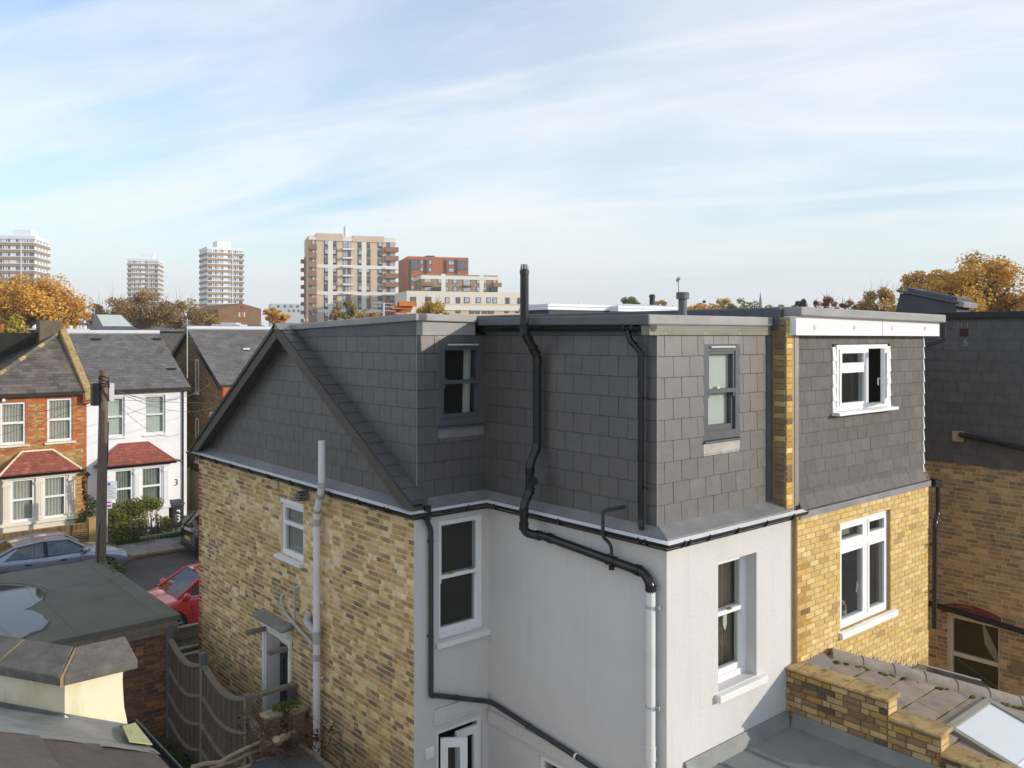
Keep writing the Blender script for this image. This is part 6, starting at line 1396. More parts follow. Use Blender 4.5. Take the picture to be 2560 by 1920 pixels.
# ================================================================== curved top fence along the passage
fn = thing('passage_fence', 'old dark board fence with dipped top rails between garage and brick flank', 'fence', (5.5, 14, .65))
XF, FZ = 5.5, .62
ypost = [16.12, onX(508, 1700, XF).y, onX(619, 1750, XF).y, 11.35]
M_post = mat('blue_grey_post', (.12, .125, .14), .8, .2, 6, .3, 50)
tops = [2.50, 2.46, 2.46, 2.0]
for k, y in enumerate(ypost):
    tz = (2.62, 2.62, 2.50, 1.9)[k]; obj('fence_post', MB().box(XF-.05, XF+.05, y-.05, y+.05, FZ, tz), M_timber if k != 0 else M_post, fn, bevel=.008)
obj('post_cap', MB().box(XF-.055, XF+.055, ypost[1]-.055, ypost[1]+.055, 2.40, 2.63), M_post, fn, bevel=.006)
rg = random.Random(21)
for k in range(3):
    ya, yb_ = ypost[k]-.05, ypost[k+1]+.05; nb_ = max(3, int((ya-yb_)/.105)); w_ = (ya-yb_)/nb_
    topz = lambda t: (2.40-.18*math.sin(math.pi*t)*(1 if k < 2 else .3)-(.0 if k < 2 else .25+.2*t))
    for i in range(nb_):
        t0, t1 = i/nb_, (i+1)/nb_; y1_, y0_ = ya-w_*i, ya-w_*(i+1)+.006; zt0, zt1 = topz(t0), topz(t1); dx = .006*(i % 2)
        mb = MB(); mb.hexa([(XF-.012+dx, y0_, FZ), (XF+.010+dx, y0_, FZ), (XF+.010+dx, y1_, FZ), (XF-.012+dx, y1_, FZ), (XF-.012+dx, y0_, zt1), (XF+.010+dx, y0_, zt1), (XF+.010+dx, y1_, zt0), (XF-.012+dx, y1_, zt0)])
        obj('fence_board', mb, M_timber_d, fn)
    for dz in (0.0, -.50, -.98, -1.42):
        pts = [V((XF-(.03 if dz else .0), ya-(ya-yb_)*i/10, topz(i/10)+dz+(.012 if dz == 0 else 0))) for i in range(11)]
        mb = MB()
        for p, q in zip(pts, pts[1:]):
            wx, wz = (.045, .022) if dz == 0 else (.018, .025)
            mb.hexa([p+V((-wx, 0, -wz)), p+V((wx, 0, -wz)), q+V((wx, 0, -wz)), q+V((-wx, 0, -wz)), p+V((-wx, 0, wz)), p+V((wx, 0, wz)), q+V((wx, 0, wz)), q+V((-wx, 0, wz))])
        obj('top_rail' if dz == 0 else 'rail', mb, M_timber, fn)
# handrail frame and gate posts across the passage
yr_ = ypost[2]-.02; zr_ = 8-5.55
hr = thing('passage_handrail', 'grey timber handrail frame crossing the passage before the black door', 'handrail', (5.9, yr_, .65))
obj('rail', MB().box(XF-.03, 6.28, yr_-.05, yr_+.05, zr_-.03, zr_+.03), M_timber, hr, bevel=.006)
obj('post', MB().box(6.17, 6.27, yr_-.05, yr_+.04, FZ, zr_-.03), M_post, hr); obj('brace', MB().hexa([(XF+.02, yr_-.02, 1.9), (XF+.10, yr_-.02, 1.95), (XF+.10, yr_+.02, 1.95), (XF+.02, yr_+.02, 1.9), (XF+.45, yr_-.02, 1.55), (XF+.5, yr_-.02, 1.62), (XF+.5, yr_+.02, 1.62), (XF+.45, yr_+.02, 1.55)]), M_post, hr)
gp_ = thing('gate_posts', 'pair of stout mossy timber gate posts at the passage end', 'post', (5.95, 12.2, .65))
for (px, py, yy, w_) in ((682, 1786, 12.3, .13), (746, 1772, 12.3, .13)):
    q = onY(px, py, yy); obj('post', MB().box(q.x-w_, q.x+w_*.6, yy-.1, yy+.1, FZ, q.z-.02), M_timber, gp_, bevel=.01); obj('post_cap', MB().box(q.x-w_-.03, q.x+w_*.6+.03, yy-.13, yy+.13, q.z-.02, q.z+.03), M_timber_l, gp_, bevel=.008)
mb = MB(); rg = random.Random(31)
for (px, py) in ((690, 1770), (704, 1762), (738, 1760), (726, 1768)): leaf_cloud(mb, onY(px, py, 12.2), (.12, .1, .06), 34, .03, [(.06, .12, .02), (.20, .22, .03), (.09, .14, .03)], rg)
vn = obj('ivy', mb, M_leafg, None); tag(vn, 'green ivy leaves on top of the gate posts', 'ivy')
# planks and steps between garage and house
stp_ = thing('timber_planter', 'mossy timber planted bed between the garage and the house', 'planter', (5.9, 16.6, .6))
for (y, z0, z1) in ((20.12, .62, 1.22), (19.3, .62, 1.02), (18.1, .62, 1.30), (17.9, .62, 1.02)):
    for q in range(3): obj('plank', MB().box(5.80, 8.8, y-.03, y+.03, z0+(z1-z0)*q/3+.006, z0+(z1-z0)*(q+1)/3), M_timber, stp_, bevel=.008)
    obj('plank_cap', MB().box(5.78, 8.85, y-.07, y+.07, z1, z1+.045), M_timber, stp_, bevel=.008)
for q in range(4): obj('plank', MB().box(5.72, 6.28, 17.0-.28*q, 17.22-.28*q, .62, .84+.05*(q % 2)), M_timber, stp_, bevel=.01)
obj('soil_bed', MB().box(5.82, 8.8, 18.15, 20.08, .62, .98), M_soil, stp_)
mb = MB(); rg = random.Random(77)
for k in range(14): leaf_cloud(mb, (rg.uniform(6.2, 7.6), rg.uniform(18.2, 20.0), 1.04), (.14, .14, .07), 26, .035, [(.10, .20, .03), (.14, .24, .05), (.07, .13, .03)], rg)
obj('seedlings', mb, M_leafg, stp_)
# dark shed roof with dead branches
shd = thing('garden_shed', 'low shed with black felt roof in the passage corner', 'shed', (4.9, 9.6, .62))
ZS = 2.2
obj('roof', MB().box(4.0, 5.64, 8.2, 11.15, ZS-.06, ZS), M_felt, shd); obj('roof_edge', MB().box(5.60, 5.67, 8.2, 11.2, ZS-.05, ZS+.03), M_timber, shd); obj('wall', MB().box(4.1, 5.55, 8.3, 11.05, .6, ZS-.06), M_timber_d, shd)
br = thing('dead_branches', 'heap of dead branches and brown creeper on the shed roof', 'branches', (5.3, 10.8, ZS))
rg = random.Random(17); mb = MB()
for (p0, p1, r0) in (((480, 1925), (730, 1830), .032), ((500, 1935), (700, 1855), .026), ((560, 1935), (712, 1878), .028), ((690, 1852), (725, 1838), .05)):
    a, b = atD(*p0, 11.2), atD(*p1, 12.3); k = [a.lerp(b, i/8)+V((rg.uniform(-.03, .03), rg.uniform(-.03, .03), rg.uniform(-.03, .03))) for i in range(9)]
    mb.tube(k, [r0*(1-.35*i/8) for i in range(9)], 7)
obj('branch', mb, mat('bleached_wood', (.34, .26, .18), .9, .3, 8, .4, 60), br, smooth=60)
mb = MB()
for k in range(230):
    a = atD(rg.gauss(690, 60), rg.uniform(1800, 1930), rg.uniform(11.6, 12.6)); d = V((rg.gauss(0, 1), rg.gauss(0, 1), rg.gauss(0, .6))).normalized()*rg.uniform(.1, .4); s_ = V((rg.gauss(0, .08), rg.gauss(0, .08), rg.gauss(0, .08)))
    mb.tube([a, a+d*.5+s_, a+d], [.006, .005, .003], 4)
obj('twigs', mb, mat('brown_creeper', (.13, .065, .035), .95, .3), br)
mb = MB()
for k in range(30): leaf_cloud(mb, atD(rg.gauss(715, 40), rg.uniform(1805, 1900), rg.uniform(11.9, 12.5)), (.12, .12, .12), 22, .028, [(.16, .075, .03), (.11, .05, .025), (.20, .10, .04)], rg)
obj('dry_leaves', mb, M_leafg, br)
# green growth at the foot of the garage
mb = MB()
for k in range(26): leaf_cloud(mb, (rg.uniform(4.3, 5.4), rg.uniform(13.8, 15.6), .66+rg.uniform(0, .12)), (.18, .18, .08), 50, .04, [(.05, .085, .02), (.08, .11, .03), (.035, .06, .018)], rg)
gcv = obj('ground_cover', mb, M_leafg, None, kind='stuff'); tag(gcv, 'low green weeds at the foot of the garage wall', 'weeds')
# ================================================================== cars
M_tyre = mat('tyre', (.018, .018, .019), .85, .1); M_alloy = mat('alloy', (.45, .46, .48), .3, .05, 4, 0, 1, .5, metal=.8); M_lamp = mat('lamp_lens', (.55, .57, .58), .08, .1, 20, 0, 1, .7); M_red = mat('tail_lamp', (.35, .012, .012), .1, .1, 20, 0, 1, .6)
M_cglass = glassmat('car_glass', (.5, .55, .52), 1.6, .02, .55, (.02, .022, .022))
M_seat = mat('car_interior', (.03, .03, .032), .8, .1)
def car(name, label, loc, rotz, paint, L=4.7, W=1.84, HT=1.44, hatch=False, plate=(.75, .75, .72)):
    t = thing(name, label, 'car', loc, rotz=rotz)
    h = W/2; f = L/2
    # stations along x: x, lower z, shoulder z, half width, crown rise
    if hatch:
        st = [(-f, .45, .92, .80, .02), (-f+.06, .30, 1.00, .90, .02), (-f+.45, .24, 1.02, .97, .02), (-f+1.2, .22, 1.00, 1.0, .02), (0, .21, .97, 1.0, .02), (f-1.25, .21, .97, .99, .05), (f-.6, .22, .88, .95, .05), (f-.18, .24, .74, .86, .04), (f-.03, .30, .62, .74, .02), (f, .36, .52, .66, .0)]
        cab = [(-f+.12, 1.0, 0), (-f+.55, HT-.07, 1), (-.55, HT, 1), (.35, HT-.03, 1), (f-1.05, .98, 0)]
    else:
        st = [(-f, .45, .86, .78, .02), (-f+.05, .32, .98, .88, .03), (-f+.5, .24, 1.02, .95, .03), (-f+1.2, .22, .99, 1.0, .02), (0, .20, .95, 1.0, .02), (f-1.45, .20, .95, .99, .05), (f-.7, .22, .86, .96, .06), (f-.22, .24, .74, .88, .05), (f-.04, .30, .62, .76, .02), (f, .36, .50, .66, .0)]
        cab = [(-f+.52, 1.02, 0), (-f+1.25, HT-.09, 1), (-.35, HT, 1), (.42, HT-.035, 1), (f-1.32, .97, 0)]
    mb = MB(); vs = []; m_ = 0
    for (x, zl, zs, k, cr) in st:
        hw = h*k
        side = [(hw*.86, zl), (hw*.985, zl+.10), (hw, (zl+zs)*.5), (hw*.985, zs-.14), (hw*.955, zs-.05), (hw*.90, zs), (hw*.5, zs+cr*.8), (0, zs+cr)]
        ring = [V((x, y, z)) for y, z in side]+[V((x, -y, z)) for y, z in side[-2::-1]]; m_ = len(ring); vs += ring
    fs = [(i*m_+j, i*m_+j+1, (i+1)*m_+j+1, (i+1)*m_+j) for i in range(len(st)-1) for j in range(m_-1)]+[tuple(range(m_)), tuple(range((len(st)-1)*m_, len(st)*m_))[::-1]]
    fs += [(i*m_, (i+1)*m_, (i+1)*m_+m_-1, i*m_+m_-1) for i in range(len(st)-1)]
    mb.add(vs, fs); body = obj('body', mb, paint, t, smooth=38)
    # cabin
    def cs(c): x, z, r = c; return x, z, (h*.70 if r else h*.86)
    C = [cs(c) for c in cab]
    zb_ = .94
    base = lambda x: h*.885
    rf = MB(); rv = []
    for (x, z, w) in C[1:4]: rv += [V((x, w, z-.04)), V((x, w*.86, z)), V((x, 0, z+.03)), V((x, -w*.86, z)), V((x, -w, z-.04))]
    rf.add(rv, [(i*5+j, i*5+j+1, (i+1)*5+j+1, (i+1)*5+j) for i in range(2) for j in range(4)]); obj('roof', rf, paint, t, smooth=40)
    def gl(nm, pts, mm=M_cglass): obj(nm, MB().poly(pts), mm, t)
    x0, z0, w0 = C[0]; x1, z1, w1 = C[1]; x2, z2, w2 = C[2]; x3, z3, w3_ = C[3]; x4, z4, w4_ = C[4]
    gl('windscreen', [V((x4, h*.80, z4+.005)), V((x4+.06, 0, z4+.02)), V((x4, -h*.80, z4+.005)), V((x3, -w3_*.92, z3-.01)), V((x3, 0, z3+.028)), V((x3, w3_*.92, z3-.01))])
    gl('rear_window', [V((x0, -h*.76, z0)), V((x0, h*.76, z0)), V((x1, w1*.9, z1-.01)), V((x1, 0, z1+.025)), V((x1, -w1*.9, z1-.01))])
    for s_ in (-1, 1):
        bz = lambda x: .965 if not hatch else .985
        xm = (-.25 if not hatch else -.1)
        qa = V((x4-.12, s_*h*.885, bz(0)+.0)); qb = V((x3-.02, s_*w3_*1.0, z3-.06)); qm_t = V((xm, s_*w2*1.005, z2-.055)); qm_b = V((xm, s_*h*.90, bz(0)))
        q1_t = V((x1+.12, s_*w1*1.0, z1-.05)); q0_b = V((x0+.42, s_*h*.89, bz(0)+.03))
        gl('side_window', [qm_b+V((.06, 0, 0)), qa, qb, qm_t+V((.05, 0, 0))]); gl('side_window', [q0_b, qm_b-V((.05, 0, 0)), qm_t-V((.05, 0, 0)), q1_t])
        pm = MB(); pm.tube([V((x4+.02, s_*h*.84, z4)), V((x3, s_*w3_*.97, z3-.025))], .042, 8); pm.tube([V((x0-.02, s_*h*.82, z0-.01)), V((x1, s_*w1*.97, z1-.03))], .06, 8)
        pm.tube([V((x3, s_*w3_*.985, z3-.035)), V((x2, s_*w2*.985, z2-.03)), V((x1, s_*w1*.985, z1-.035))], .035, 8)
        pm.hexa([V((x0+.0, s_*h*.80, z0-.03)), V((x0+.42, s_*h*.885, .95)), V((x1+.12, s_*w1*.985, z1-.05)), V((x1-.02, s_*w1*.93, z1-.04)), V((x0+.0, s_*h*.84, z0-.03)), V((x0+.42, s_*h*.905, .95)), V((x1+.12, s_*w1*1.01, z1-.05)), V((x1-.02, s_*w1*.96, z1-.04))])
        obj('pillar', pm, paint, t, smooth=50)
        obj('centre_pillar', MB().tube([qm_b, qm_t], .035, 6), M_black, t)
        obj('window_trim', MB().tube([q0_b+V((0, 0, -.01)), qm_b+V((0, s_*.004, -.012)), qa+V((0, 0, -.012))], .014, 6), M_black if not hatch else M_alloy, t)
        for wx in (-f+.92, f-.88):
            obj('wheel_arch', MB().tube([(wx, s_*(h*.80), .33), (wx, s_*(h*.99), .33)], .385, 24), M_tyre, t, smooth=40)
            tr = obj('wheel', MB().tube([(wx, s_*(h*.82), .32), (wx, s_*(h*.84), .32), (wx, s_*(h*.985), .32), (wx, s_*(h*1.005), .32)], [.30, .325, .325, .295], 24), M_tyre, t, smooth=40)
            rm = MB(); rm.tube([(wx, s_*(h*1.0), .32), (wx, s_*(h*1.012), .32)], .235, 20)
            obj('rim_well', rm, M_black, tr, smooth=40); sp_ = MB()
            for k in range(5):
                a_ = 2*math.pi*k/5+.3; sp_.tube([(wx, s_*h*1.014, .32), (wx+.225*math.cos(a_), s_*h*1.014, .32+.225*math.sin(a_))], [.035, .022], 6)
            sp_.tube([(wx+.235*math.cos(a_), s_*h*1.012, .32+.235*math.sin(a_)) for a_ in [2*math.pi*i/20 for i in range(21)]], .014, 6); obj('spokes', sp_, M_alloy, tr, smooth=40)
        mp_ = V((x4-.18, s_*(h*1.04), 1.03)); mm_ = MB(); mm_.lathe(mp_, [(.0, -.09), (.07, -.08), (.10, -.02), (.095, .05), (.05, .09), (0, .095)], 12); mo = obj('door_mirror', mm_, paint, t, smooth=60)
        obj('mirror_arm', MB().tube([mp_+V((0, 0, -.05)), V((x4-.16, s_*h*.90, .96))], .03, 6), M_black, t)
        for hx_ in (.35, -.65): obj('door_handle', MB().tube([(hx_-.02, s_*h*.995, .80), (hx_-.22, s_*h*.995, .81)], .022, 6), M_black if not hatch else paint, t, smooth=50)
        obj('door_seam', MB().tube([(x4-.35, s_*h*.998, .35), (x4-.30, s_*h*.985, .88)], .005, 4).tube([(xm-.02, s_*h*1.001, .3), (xm, s_*h*.955, .92)], .005, 4).tube([(-f+1.35, s_*h*.998, .62), (-f+1.05, s_*h*.95, .95)], .005, 4), M_black, t)
        obj('headlamp', MB().hexa([V((f-.05, s_*h*.42, .58)), V((f-.30, s_*h*.86, .62)), V((f-.34, s_*h*.80, .62)), V((f-.15, s_*h*.40, .60)), V((f-.10, s_*h*.44, .70)), V((f-.42, s_*h*.885, .74)), V((f-.44, s_*h*.80, .74)), V((f-.2, s_*h*.42, .70))]), M_lamp, t, bevel=.01)
        obj('tail_lamp', MB().hexa([V((-f+.0, s_*h*.50, .74)), V((-f+.28, s_*h*.90, .76)), V((-f+.3, s_*h*.80, .76)), V((-f+.08, s_*h*.45, .74)), V((-f+.02, s_*h*.52, .88)), V((-f+.26, s_*h*.895, .90)), V((-f+.3, s_*h*.80, .90)), V((-f+.08, s_*h*.45, .88))]), M_red, t, bevel=.01)
        obj('seat', MB().box(-.1, .12, s_*.38-.22, s_*.38+.22, .5, 1.18).box(-1.0, -.85, s_*.38-.24, s_*.38+.24, .5, 1.1), M_seat, t, bevel=.04)
    obj('grille', MB().box(f-.04, f+.01, -h*.36, h*.36, .46, .60), M_black, t, bevel=.02)
    obj('bumper', MB().box(-f-.03, -f+.2, -h*.80, h*.80, .30, .50), M_blackm if hatch else paint, t, bevel=.04)
    obj('number_plate', MB().box(-f-.02, -f+.03, -.26, .26, .62, .73), mat(name+'_plate', plate, .5, 0), t)
    obj('cabin_floor', MB().box(x0+.2, x4-.1, -h*.8, h*.8, .6, .64), M_seat, t)
    return t
P_blue = mat('blue_grey_paint', (.22, .25, .305), .22, .03, 3, 0, 1, .5, metal=.45, coat=1.0)
P_red = mat('red_paint', (.56, .016, .02), .25, .03, 3, 0, 1, .5, coat=1.0)
P_grey = mat('dark_grey_paint', (.045, .045, .045), .25, .03, 3, 0, 1, .5, metal=.3, coat=1.0)
fx = onZ(318, 1440, .45)
car('saloon_car', 'blue grey saloon car parked behind the garage roof', (9.2-2.42, 31.25, 0), 0.0, P_blue, 4.75, 1.86, 1.45)
car('red_car', 'red hatchback half hidden by the brick flank', (9.2, 24.0, 0), math.pi, P_red, 4.2, 1.80, 1.48, hatch=True)
car('grey_car', 'dark grey car with yellow plate showing its rear past the brick flank', (13.52, 31.3, 0), 0.0, P_grey, 4.4, 1.84, 1.58, hatch=True, plate=(.70, .45, .04))
# ================================================================== beyond: flats, towers, trees
def uv(F, px, py):
    r = ray(px, py); t = (F.o-C0).dot(F.n)/r.dot(F.n); p = C0+r*t-F.o
    return p.dot(F.u), C0.z+r.z*t
def face(pxl, dl, pxr, dr):
    a, b = atD(pxl, HOR, dl), atD(pxr, HOR, dr); a.z = b.z = 0; u = (b-a).normalized()
    return Fr(a, u, V((u.y, -u.x, 0))), (b-a).length
M_pane = mat('dark_pane', (.10, .115, .14), .12, .3, .35, 0, 1, .8); M_pane_l = mat('pale_pane', (.42, .45, .50), .15, .2, .35, 0, 1, .7)
M_wframe = mat('dark_window_frame', (.05, .05, .055), .5, .05)
M_tw = mat('tower_white', (.74, .76, .79), .7, .04, .2, 0, 1, .3); M_tb = mat('tower_brown', (.36, .24, .14), .8, .08, .3, 0, 1, .2)
def rects(t, F, lst, m, name, proud=.06, frame=None):
    """windows given as pixel rectangles on a far facade"""
    for (x0, y0, x1, y1) in lst:
        u0, z1 = uv(F, x0, y0); u1, z0 = uv(F, x1, y1)
        if frame:
            w = obj(name, MB().fbox(F, u0-.18, u1+.18, -.05, proud, z0-.18, z1+.18), frame, t); obj('pane', MB().fbox(F, u0, u1, -.02, proud+.03, z0, z1), m if not callable(m) else m(), w)
        else: obj(name, MB().fbox(F, u0, u1, -.05, proud, z0, z1), m if not callable(m) else m(), t)
rw_ = random.Random(40)
def tower(label, pxl, pxr, d, ytop, spc, floors, depth, skew, plant):
    F, W = face(pxl, d, pxr, d+skew); fh = spc/FPX*d; zt = H+(HOR-ytop)/FPX*d
    t = thing('tower_block', label, 'tower block', F.p(W/2, -depth/2, 0), 'white and brown banded tower blocks')
    obj('walls', MB().fbox(F, 0, W, -depth, 0, 0, zt), M_tw, t); obj('parapet', MB().fbox(F, -.3, W+.3, -depth-.3, .3, zt-fh*.38, zt+fh*.12), M_tw, t)
    (p0, p1, yp) = plant; u0, z1 = uv(F, p0, yp); u1, _ = uv(F, p1, yp); obj('plant_room', MB().fbox(F, u0, u1, -depth*.75, -depth*.25, zt, z1), M_tw, t)
    obj('rain_pipe', MB().fbox(F, W*.68, W*.685+.25, 0, .55, 0, zt-fh), M_tw, t)
    cols = [(.155, .175), (.20, .25), (.275, .295), (.34, .36), (.385, .435), (.57, .62), (.645, .665), (.705, .725), (.75, .80), (.825, .845)]
    pn = {}
    for k in range(floors):
        zb = zt-fh*(k+1)-fh*.30
        mb = MB(); mb.fbox(F, -.35, W+.35, -depth-.35, .38, zb, zb+fh*.40); obj('spandrel_band', mb, M_tb, t)
        obj('floor_edge', MB().fbox(F, -.38, W+.38, -depth-.4, .42, zb+fh*.40, zb+fh*.50), M_tw, t)
        z0, z1 = zb+fh*.52, zb+fh*.98
        for (a, b) in cols: obj('window', MB().fbox(F, W*a, W*b, -.1, .07, z0, z1), rw_.choice([M_pane, M_pane, M_pane_l]), t)
        for (a, b) in ((.01, .125), (.875, .985)): obj('balcony_recess', MB().fbox(F, W*a, W*b, -.1, .05, z0, z1+fh*.02), M_pane if k else M_pane_l, t)
        for q in (.12, .34, .56, .78):
            o1 = F.p(W, -depth*q, 0); Fs_ = Fr(o1, -F.n, F.u); obj('window', MB().fbox(Fs_, 0, depth*.14, -.1, .07, z0, z1), M_pane_l, t)
    return t
tower('nearest banded tower block behind the orange tree at the left edge', -22, 87, 337, 590, 17.6, 14, 17, 3, (22, 68, 571))
tower('middle banded tower block behind the bare brown trees', 319, 396, 498, 648, 11.9, 15, 17, 4, (348, 380, 633))
tower('tallest looking banded tower block left of the tan flats', 519, 608, 417, 618, 14.2, 15, 17, 9, (548, 583, 600))
# ---- tan block of flats
M_tan = mat('tan_brick', (.62, .49, .36), .9, .06, .3, 0, 1, .2); M_tand = mat('brown_brick_panel', (.30, .21, .12), .9, .08, .3, 0, 1, .2); M_band = mat('pale_stone_band', (.76, .72, .64), .8, .03, .3, 0, 1, .2)
M_bal = mat('bronze_balcony', (.30, .15, .08), .6, .08, .3, 0, 1, .3); M_redb = mat('red_brick_flats', (.42, .15, .07), .9, .12, .4, 0, 1, .2)
zx1 = lambda x: 740+x*.15674; zy1 = lambda y: 560+y*.15674
F, W = face(771.5, 282, 989, 291); t = thing('tan_flats', 'tall tan brick block of flats with bronze balconies', 'apartment block', F.p(W/2, -8, 0))
zt = uv(F, 772, 589)[1]
obj('walls', MB().fbox(F, 0, W, -16, 0, 0, zt), M_tan, t)
up = lambda x: uv(F, zx1(x), 700)[0]; zp = lambda y: uv(F, zx1(800), zy1(y)+(0))[1]
obj('raised_parapet', MB().fbox(F, up(325), up(745), -15, .35, zt-1.5, zt+.9).fbox(F, up(905), up(1405), -15, .35, zt-1.5, zt+.5), M_tan, t)
for (a, b) in ((445, 535), (563, 660), (982, 1066), (1108, 1192)): obj('brick_panel', MB().fbox(F, up(a), up(b), -.2, .08, 0, zt-3.5), M_tand, t)
for x in (548, 1084): obj('stone_band', MB().fbox(F, up(x)-.8, up(x)+.8, -.2, .22, 0, zt+.2), M_band, t)
fhp = 141
ys = [300+fhp*k for k in range(9)]
for y in (222, 660, 1085, 1368): zc = zp(y+22); obj('stone_band', MB().fbox(F, 0, W, -.2, .26, zc-.55, zc+.55), M_band, t)
for y in ys:
    zc = zp(y+18)
    for x in (488, 608, 1025, 1140, 1341):
        w = obj('window', MB().fbox(F, up(x)-.62*1.25, up(x)+.62*1.25, -.1, .14, zc-1.05, zc+1.0), M_wframe, t); obj('pane', MB().fbox(F, up(x)-.55, up(x)+.55, 0, .18, zc-.45, zc+.85), rw_.choice([M_pane_l, M_pane_l, M_pane]), w)
    # central glazed balcony, corner balcony, right balcony
    w = obj('balcony_door', MB().fbox(F, up(750), up(875), -.2, .12, zc-1.3, zc+1.2), M_wframe, t)
    for a, b in ((755, 785), (790, 820), (832, 870)): obj('pane', MB().fbox(F, up(a), up(b), 0, .16, zc-1.2, zc+1.1), rw_.choice([M_pane_l, M_pane]), w)
    obj('balcony_slab', MB().fbox(F, up(742), up(908), 0, 1.3, zc-2.05, zc-1.45), M_band, t)
    obj('balcony_recess', MB().fbox(F, up(208), up(325), -.1, .10, zc-.9, zc+1.1), M_tand, t)
    w = obj('window', MB().fbox(F, up(252), up(304), -.1, .14, zc-.5, zc+.9), M_wframe, t); obj('pane', MB().fbox(F, up(258), up(298), 0, .18, zc-.4, zc+.8), M_pane_l, w)
    obj('balcony', MB().fbox(F, up(196), up(328), -.3, 1.2, zc-2.2, zc-.6), M_bal if (ys.index(y) % 3) != 2 else M_tand, t)
    w = obj('balcony_door', MB().fbox(F, up(1448), up(1562), -.2, .12, zc-1.2, zc+1.2), M_wframe, t); obj('pane', MB().fbox(F, up(1454), up(1490), 0, .16, zc-1.1, zc+1.1), M_pane, w); obj('pane', MB().fbox(F, up(1500), up(1556), 0, .16, zc-1.1, zc+1.1), M_pane_l, w)
    k = ys.index(y) % 3
    obj('balcony', MB().fbox(F, up(1408), up(1625), -.3, 1.5, zc-2.3, zc-.7 if k != 2 else zc-1.8), M_bal if k != 2 else M_band, t)
FS2 = Fr(F.p(0, -16, 0), F.n, -F.u); obj('side_brick', MB().fbox(FS2, .2, 6, -.1, .2, 0, zt-6), M_redb, t)
for k in range(9): obj('side_balcony', MB().fbox(FS2, 1, 4, 0, 1.4, zt-8-k*2.9, zt-6.8-k*2.9), M_bal, t)
obj('flue', MB().tube([F.p(up(830), -6, zt), F.p(up(830), -6, zt+4.2)], .7, 10), M_tw, t, smooth=40)
# ---- red block, lower tan block, cream block
zx2 = lambda x: 980+x*.18083; zy2 = lambda y: 620+y*.18083
F, W = face(1020, 300, 1171, 306); t = thing('red_flats', 'orange red brick block of flats behind the tan blocks', 'apartment block', F.p(W/2, -8, 0))
obj('walls', MB().fbox(F, 0, W, -22, 0, 0, uv(F, 1020, 640.5)[1]), M_redb, t)
P2_ = lambda L_: [(zx2(a), zy2(b), zx2(c), zy2(d)) for a, b, c, d in L_]
rects(t, F, P2_([(395, 172, 427, 218), (508, 172, 543, 225), (395, 275, 427, 322), (508, 278, 543, 325), (783, 180, 852, 232), (783, 283, 852, 330), (265, 400, 298, 450), (265, 520, 300, 570)]), M_pane_l, 'window', .1, M_wframe)
rects(t, F, P2_([(262, 165, 365, 295), (905, 182, 1025, 300)]), M_pane, 'corner_balcony', .15, M_wframe)
for x in (250, 470, 742, 893): u0 = uv(F, zx2(x), 700)[0]; obj('rain_pipe', MB().fbox(F, u0-.3, u0+.3, 0, .4, 0, uv(F, zx2(x), zy2(160))[1]), M_wframe, t)
obj('roof_plant', MB().fbox(F, uv(F, zx2(485), 700)[0], uv(F, zx2(605), 700)[0], -6, -2, uv(F, 1030, 641)[1], uv(F, 1030, 636.5)[1]), M_wframe, t)
F, W = face(1054, 268, 1245, 275); t = thing('brown_flats', 'lower tan brown block of flats with pale bands in front of the red block', 'apartment block', F.p(W/2, -8, 0))
zt = uv(F, 1054, 685)[1]; obj('walls', MB().fbox(F, 0, W, -14, 0, 0, zt), mat('light_brown_brick', (.34, .255, .155), .9, .1, .3, 0, 1, .2), t)
for x in (708, 1237): u0 = uv(F, zx2(x), 700)[0]; obj('stone_band', MB().fbox(F, u0-.7, u0+.7, -.1, .2, 0, zt+.2), M_band, t)
zc = uv(F, 1100, zy2(405))[1]; obj('stone_band', MB().fbox(F, -.2, W+.2, -14, .24, zc-.6, zc+.5), M_band, t)
rects(t, F, P2_([(640, 422, 678, 482), (738, 422, 775, 485), (848, 424, 890, 486), (1172, 430, 1210, 490), (1266, 430, 1303, 490), (740, 540, 775, 594), (850, 540, 890, 594), (1172, 543, 1210, 596), (1266, 546, 1303, 598), (1400, 436, 1434, 480)]), M_pane_l, 'window', .1, M_wframe)
rects(t, F, P2_([(448, 422, 540, 470), (448, 540, 540, 590), (988, 430, 1080, 515), (988, 545, 1080, 598)]), M_pane_l, 'balcony_door', .1, M_wframe)
rects(t, F, P2_([(402, 470, 565, 525), (978, 515, 1112, 533), (1392, 480, 1503, 540)]), M_bal, 'balcony', 1.2)
rects(t, F, P2_([(572, 540, 668, 592), (1345, 548, 1440, 602)]), M_wframe, 'roof_plant', 1.5)
F, W = face(1017, 235, 1322, 246); t = thing('cream_block', 'long cream walled block with a row of dark windows', 'apartment block', F.p(W/2, -8, 0))
zt = uv(F, 1017, 727)[1]; obj('walls', MB().fbox(F, 0, W, -18, 0, 0, zt), mat('cream_render', (.72, .66, .56), .85, .03, .2, 0, 1, .2), t)
rects(t, F, P2_([(262, 684, 325, 745), (470, 684, 535, 745), (742, 690, 785, 758), (892, 690, 935, 760), (1005, 690, 1068, 752), (1168, 692, 1222, 752), (1315, 692, 1358, 752), (1400, 692, 1442, 756), (1577, 695, 1618, 766), (1742, 697, 1760, 766)]), lambda: rw_.choice([M_pane, M_pane_l]), 'window', .1, M_wframe)
F, W = face(1075, 222, 1385, 232); t = thing('low_tan_block', 'low tan brick block with pale band below the cream block', 'apartment block', F.p(W/2, -5, 0))
zt = uv(F, 1160, zy2(768))[1]; obj('walls', MB().fbox(F, 0, W, -8, 0, 0, zt), M_tan, t)
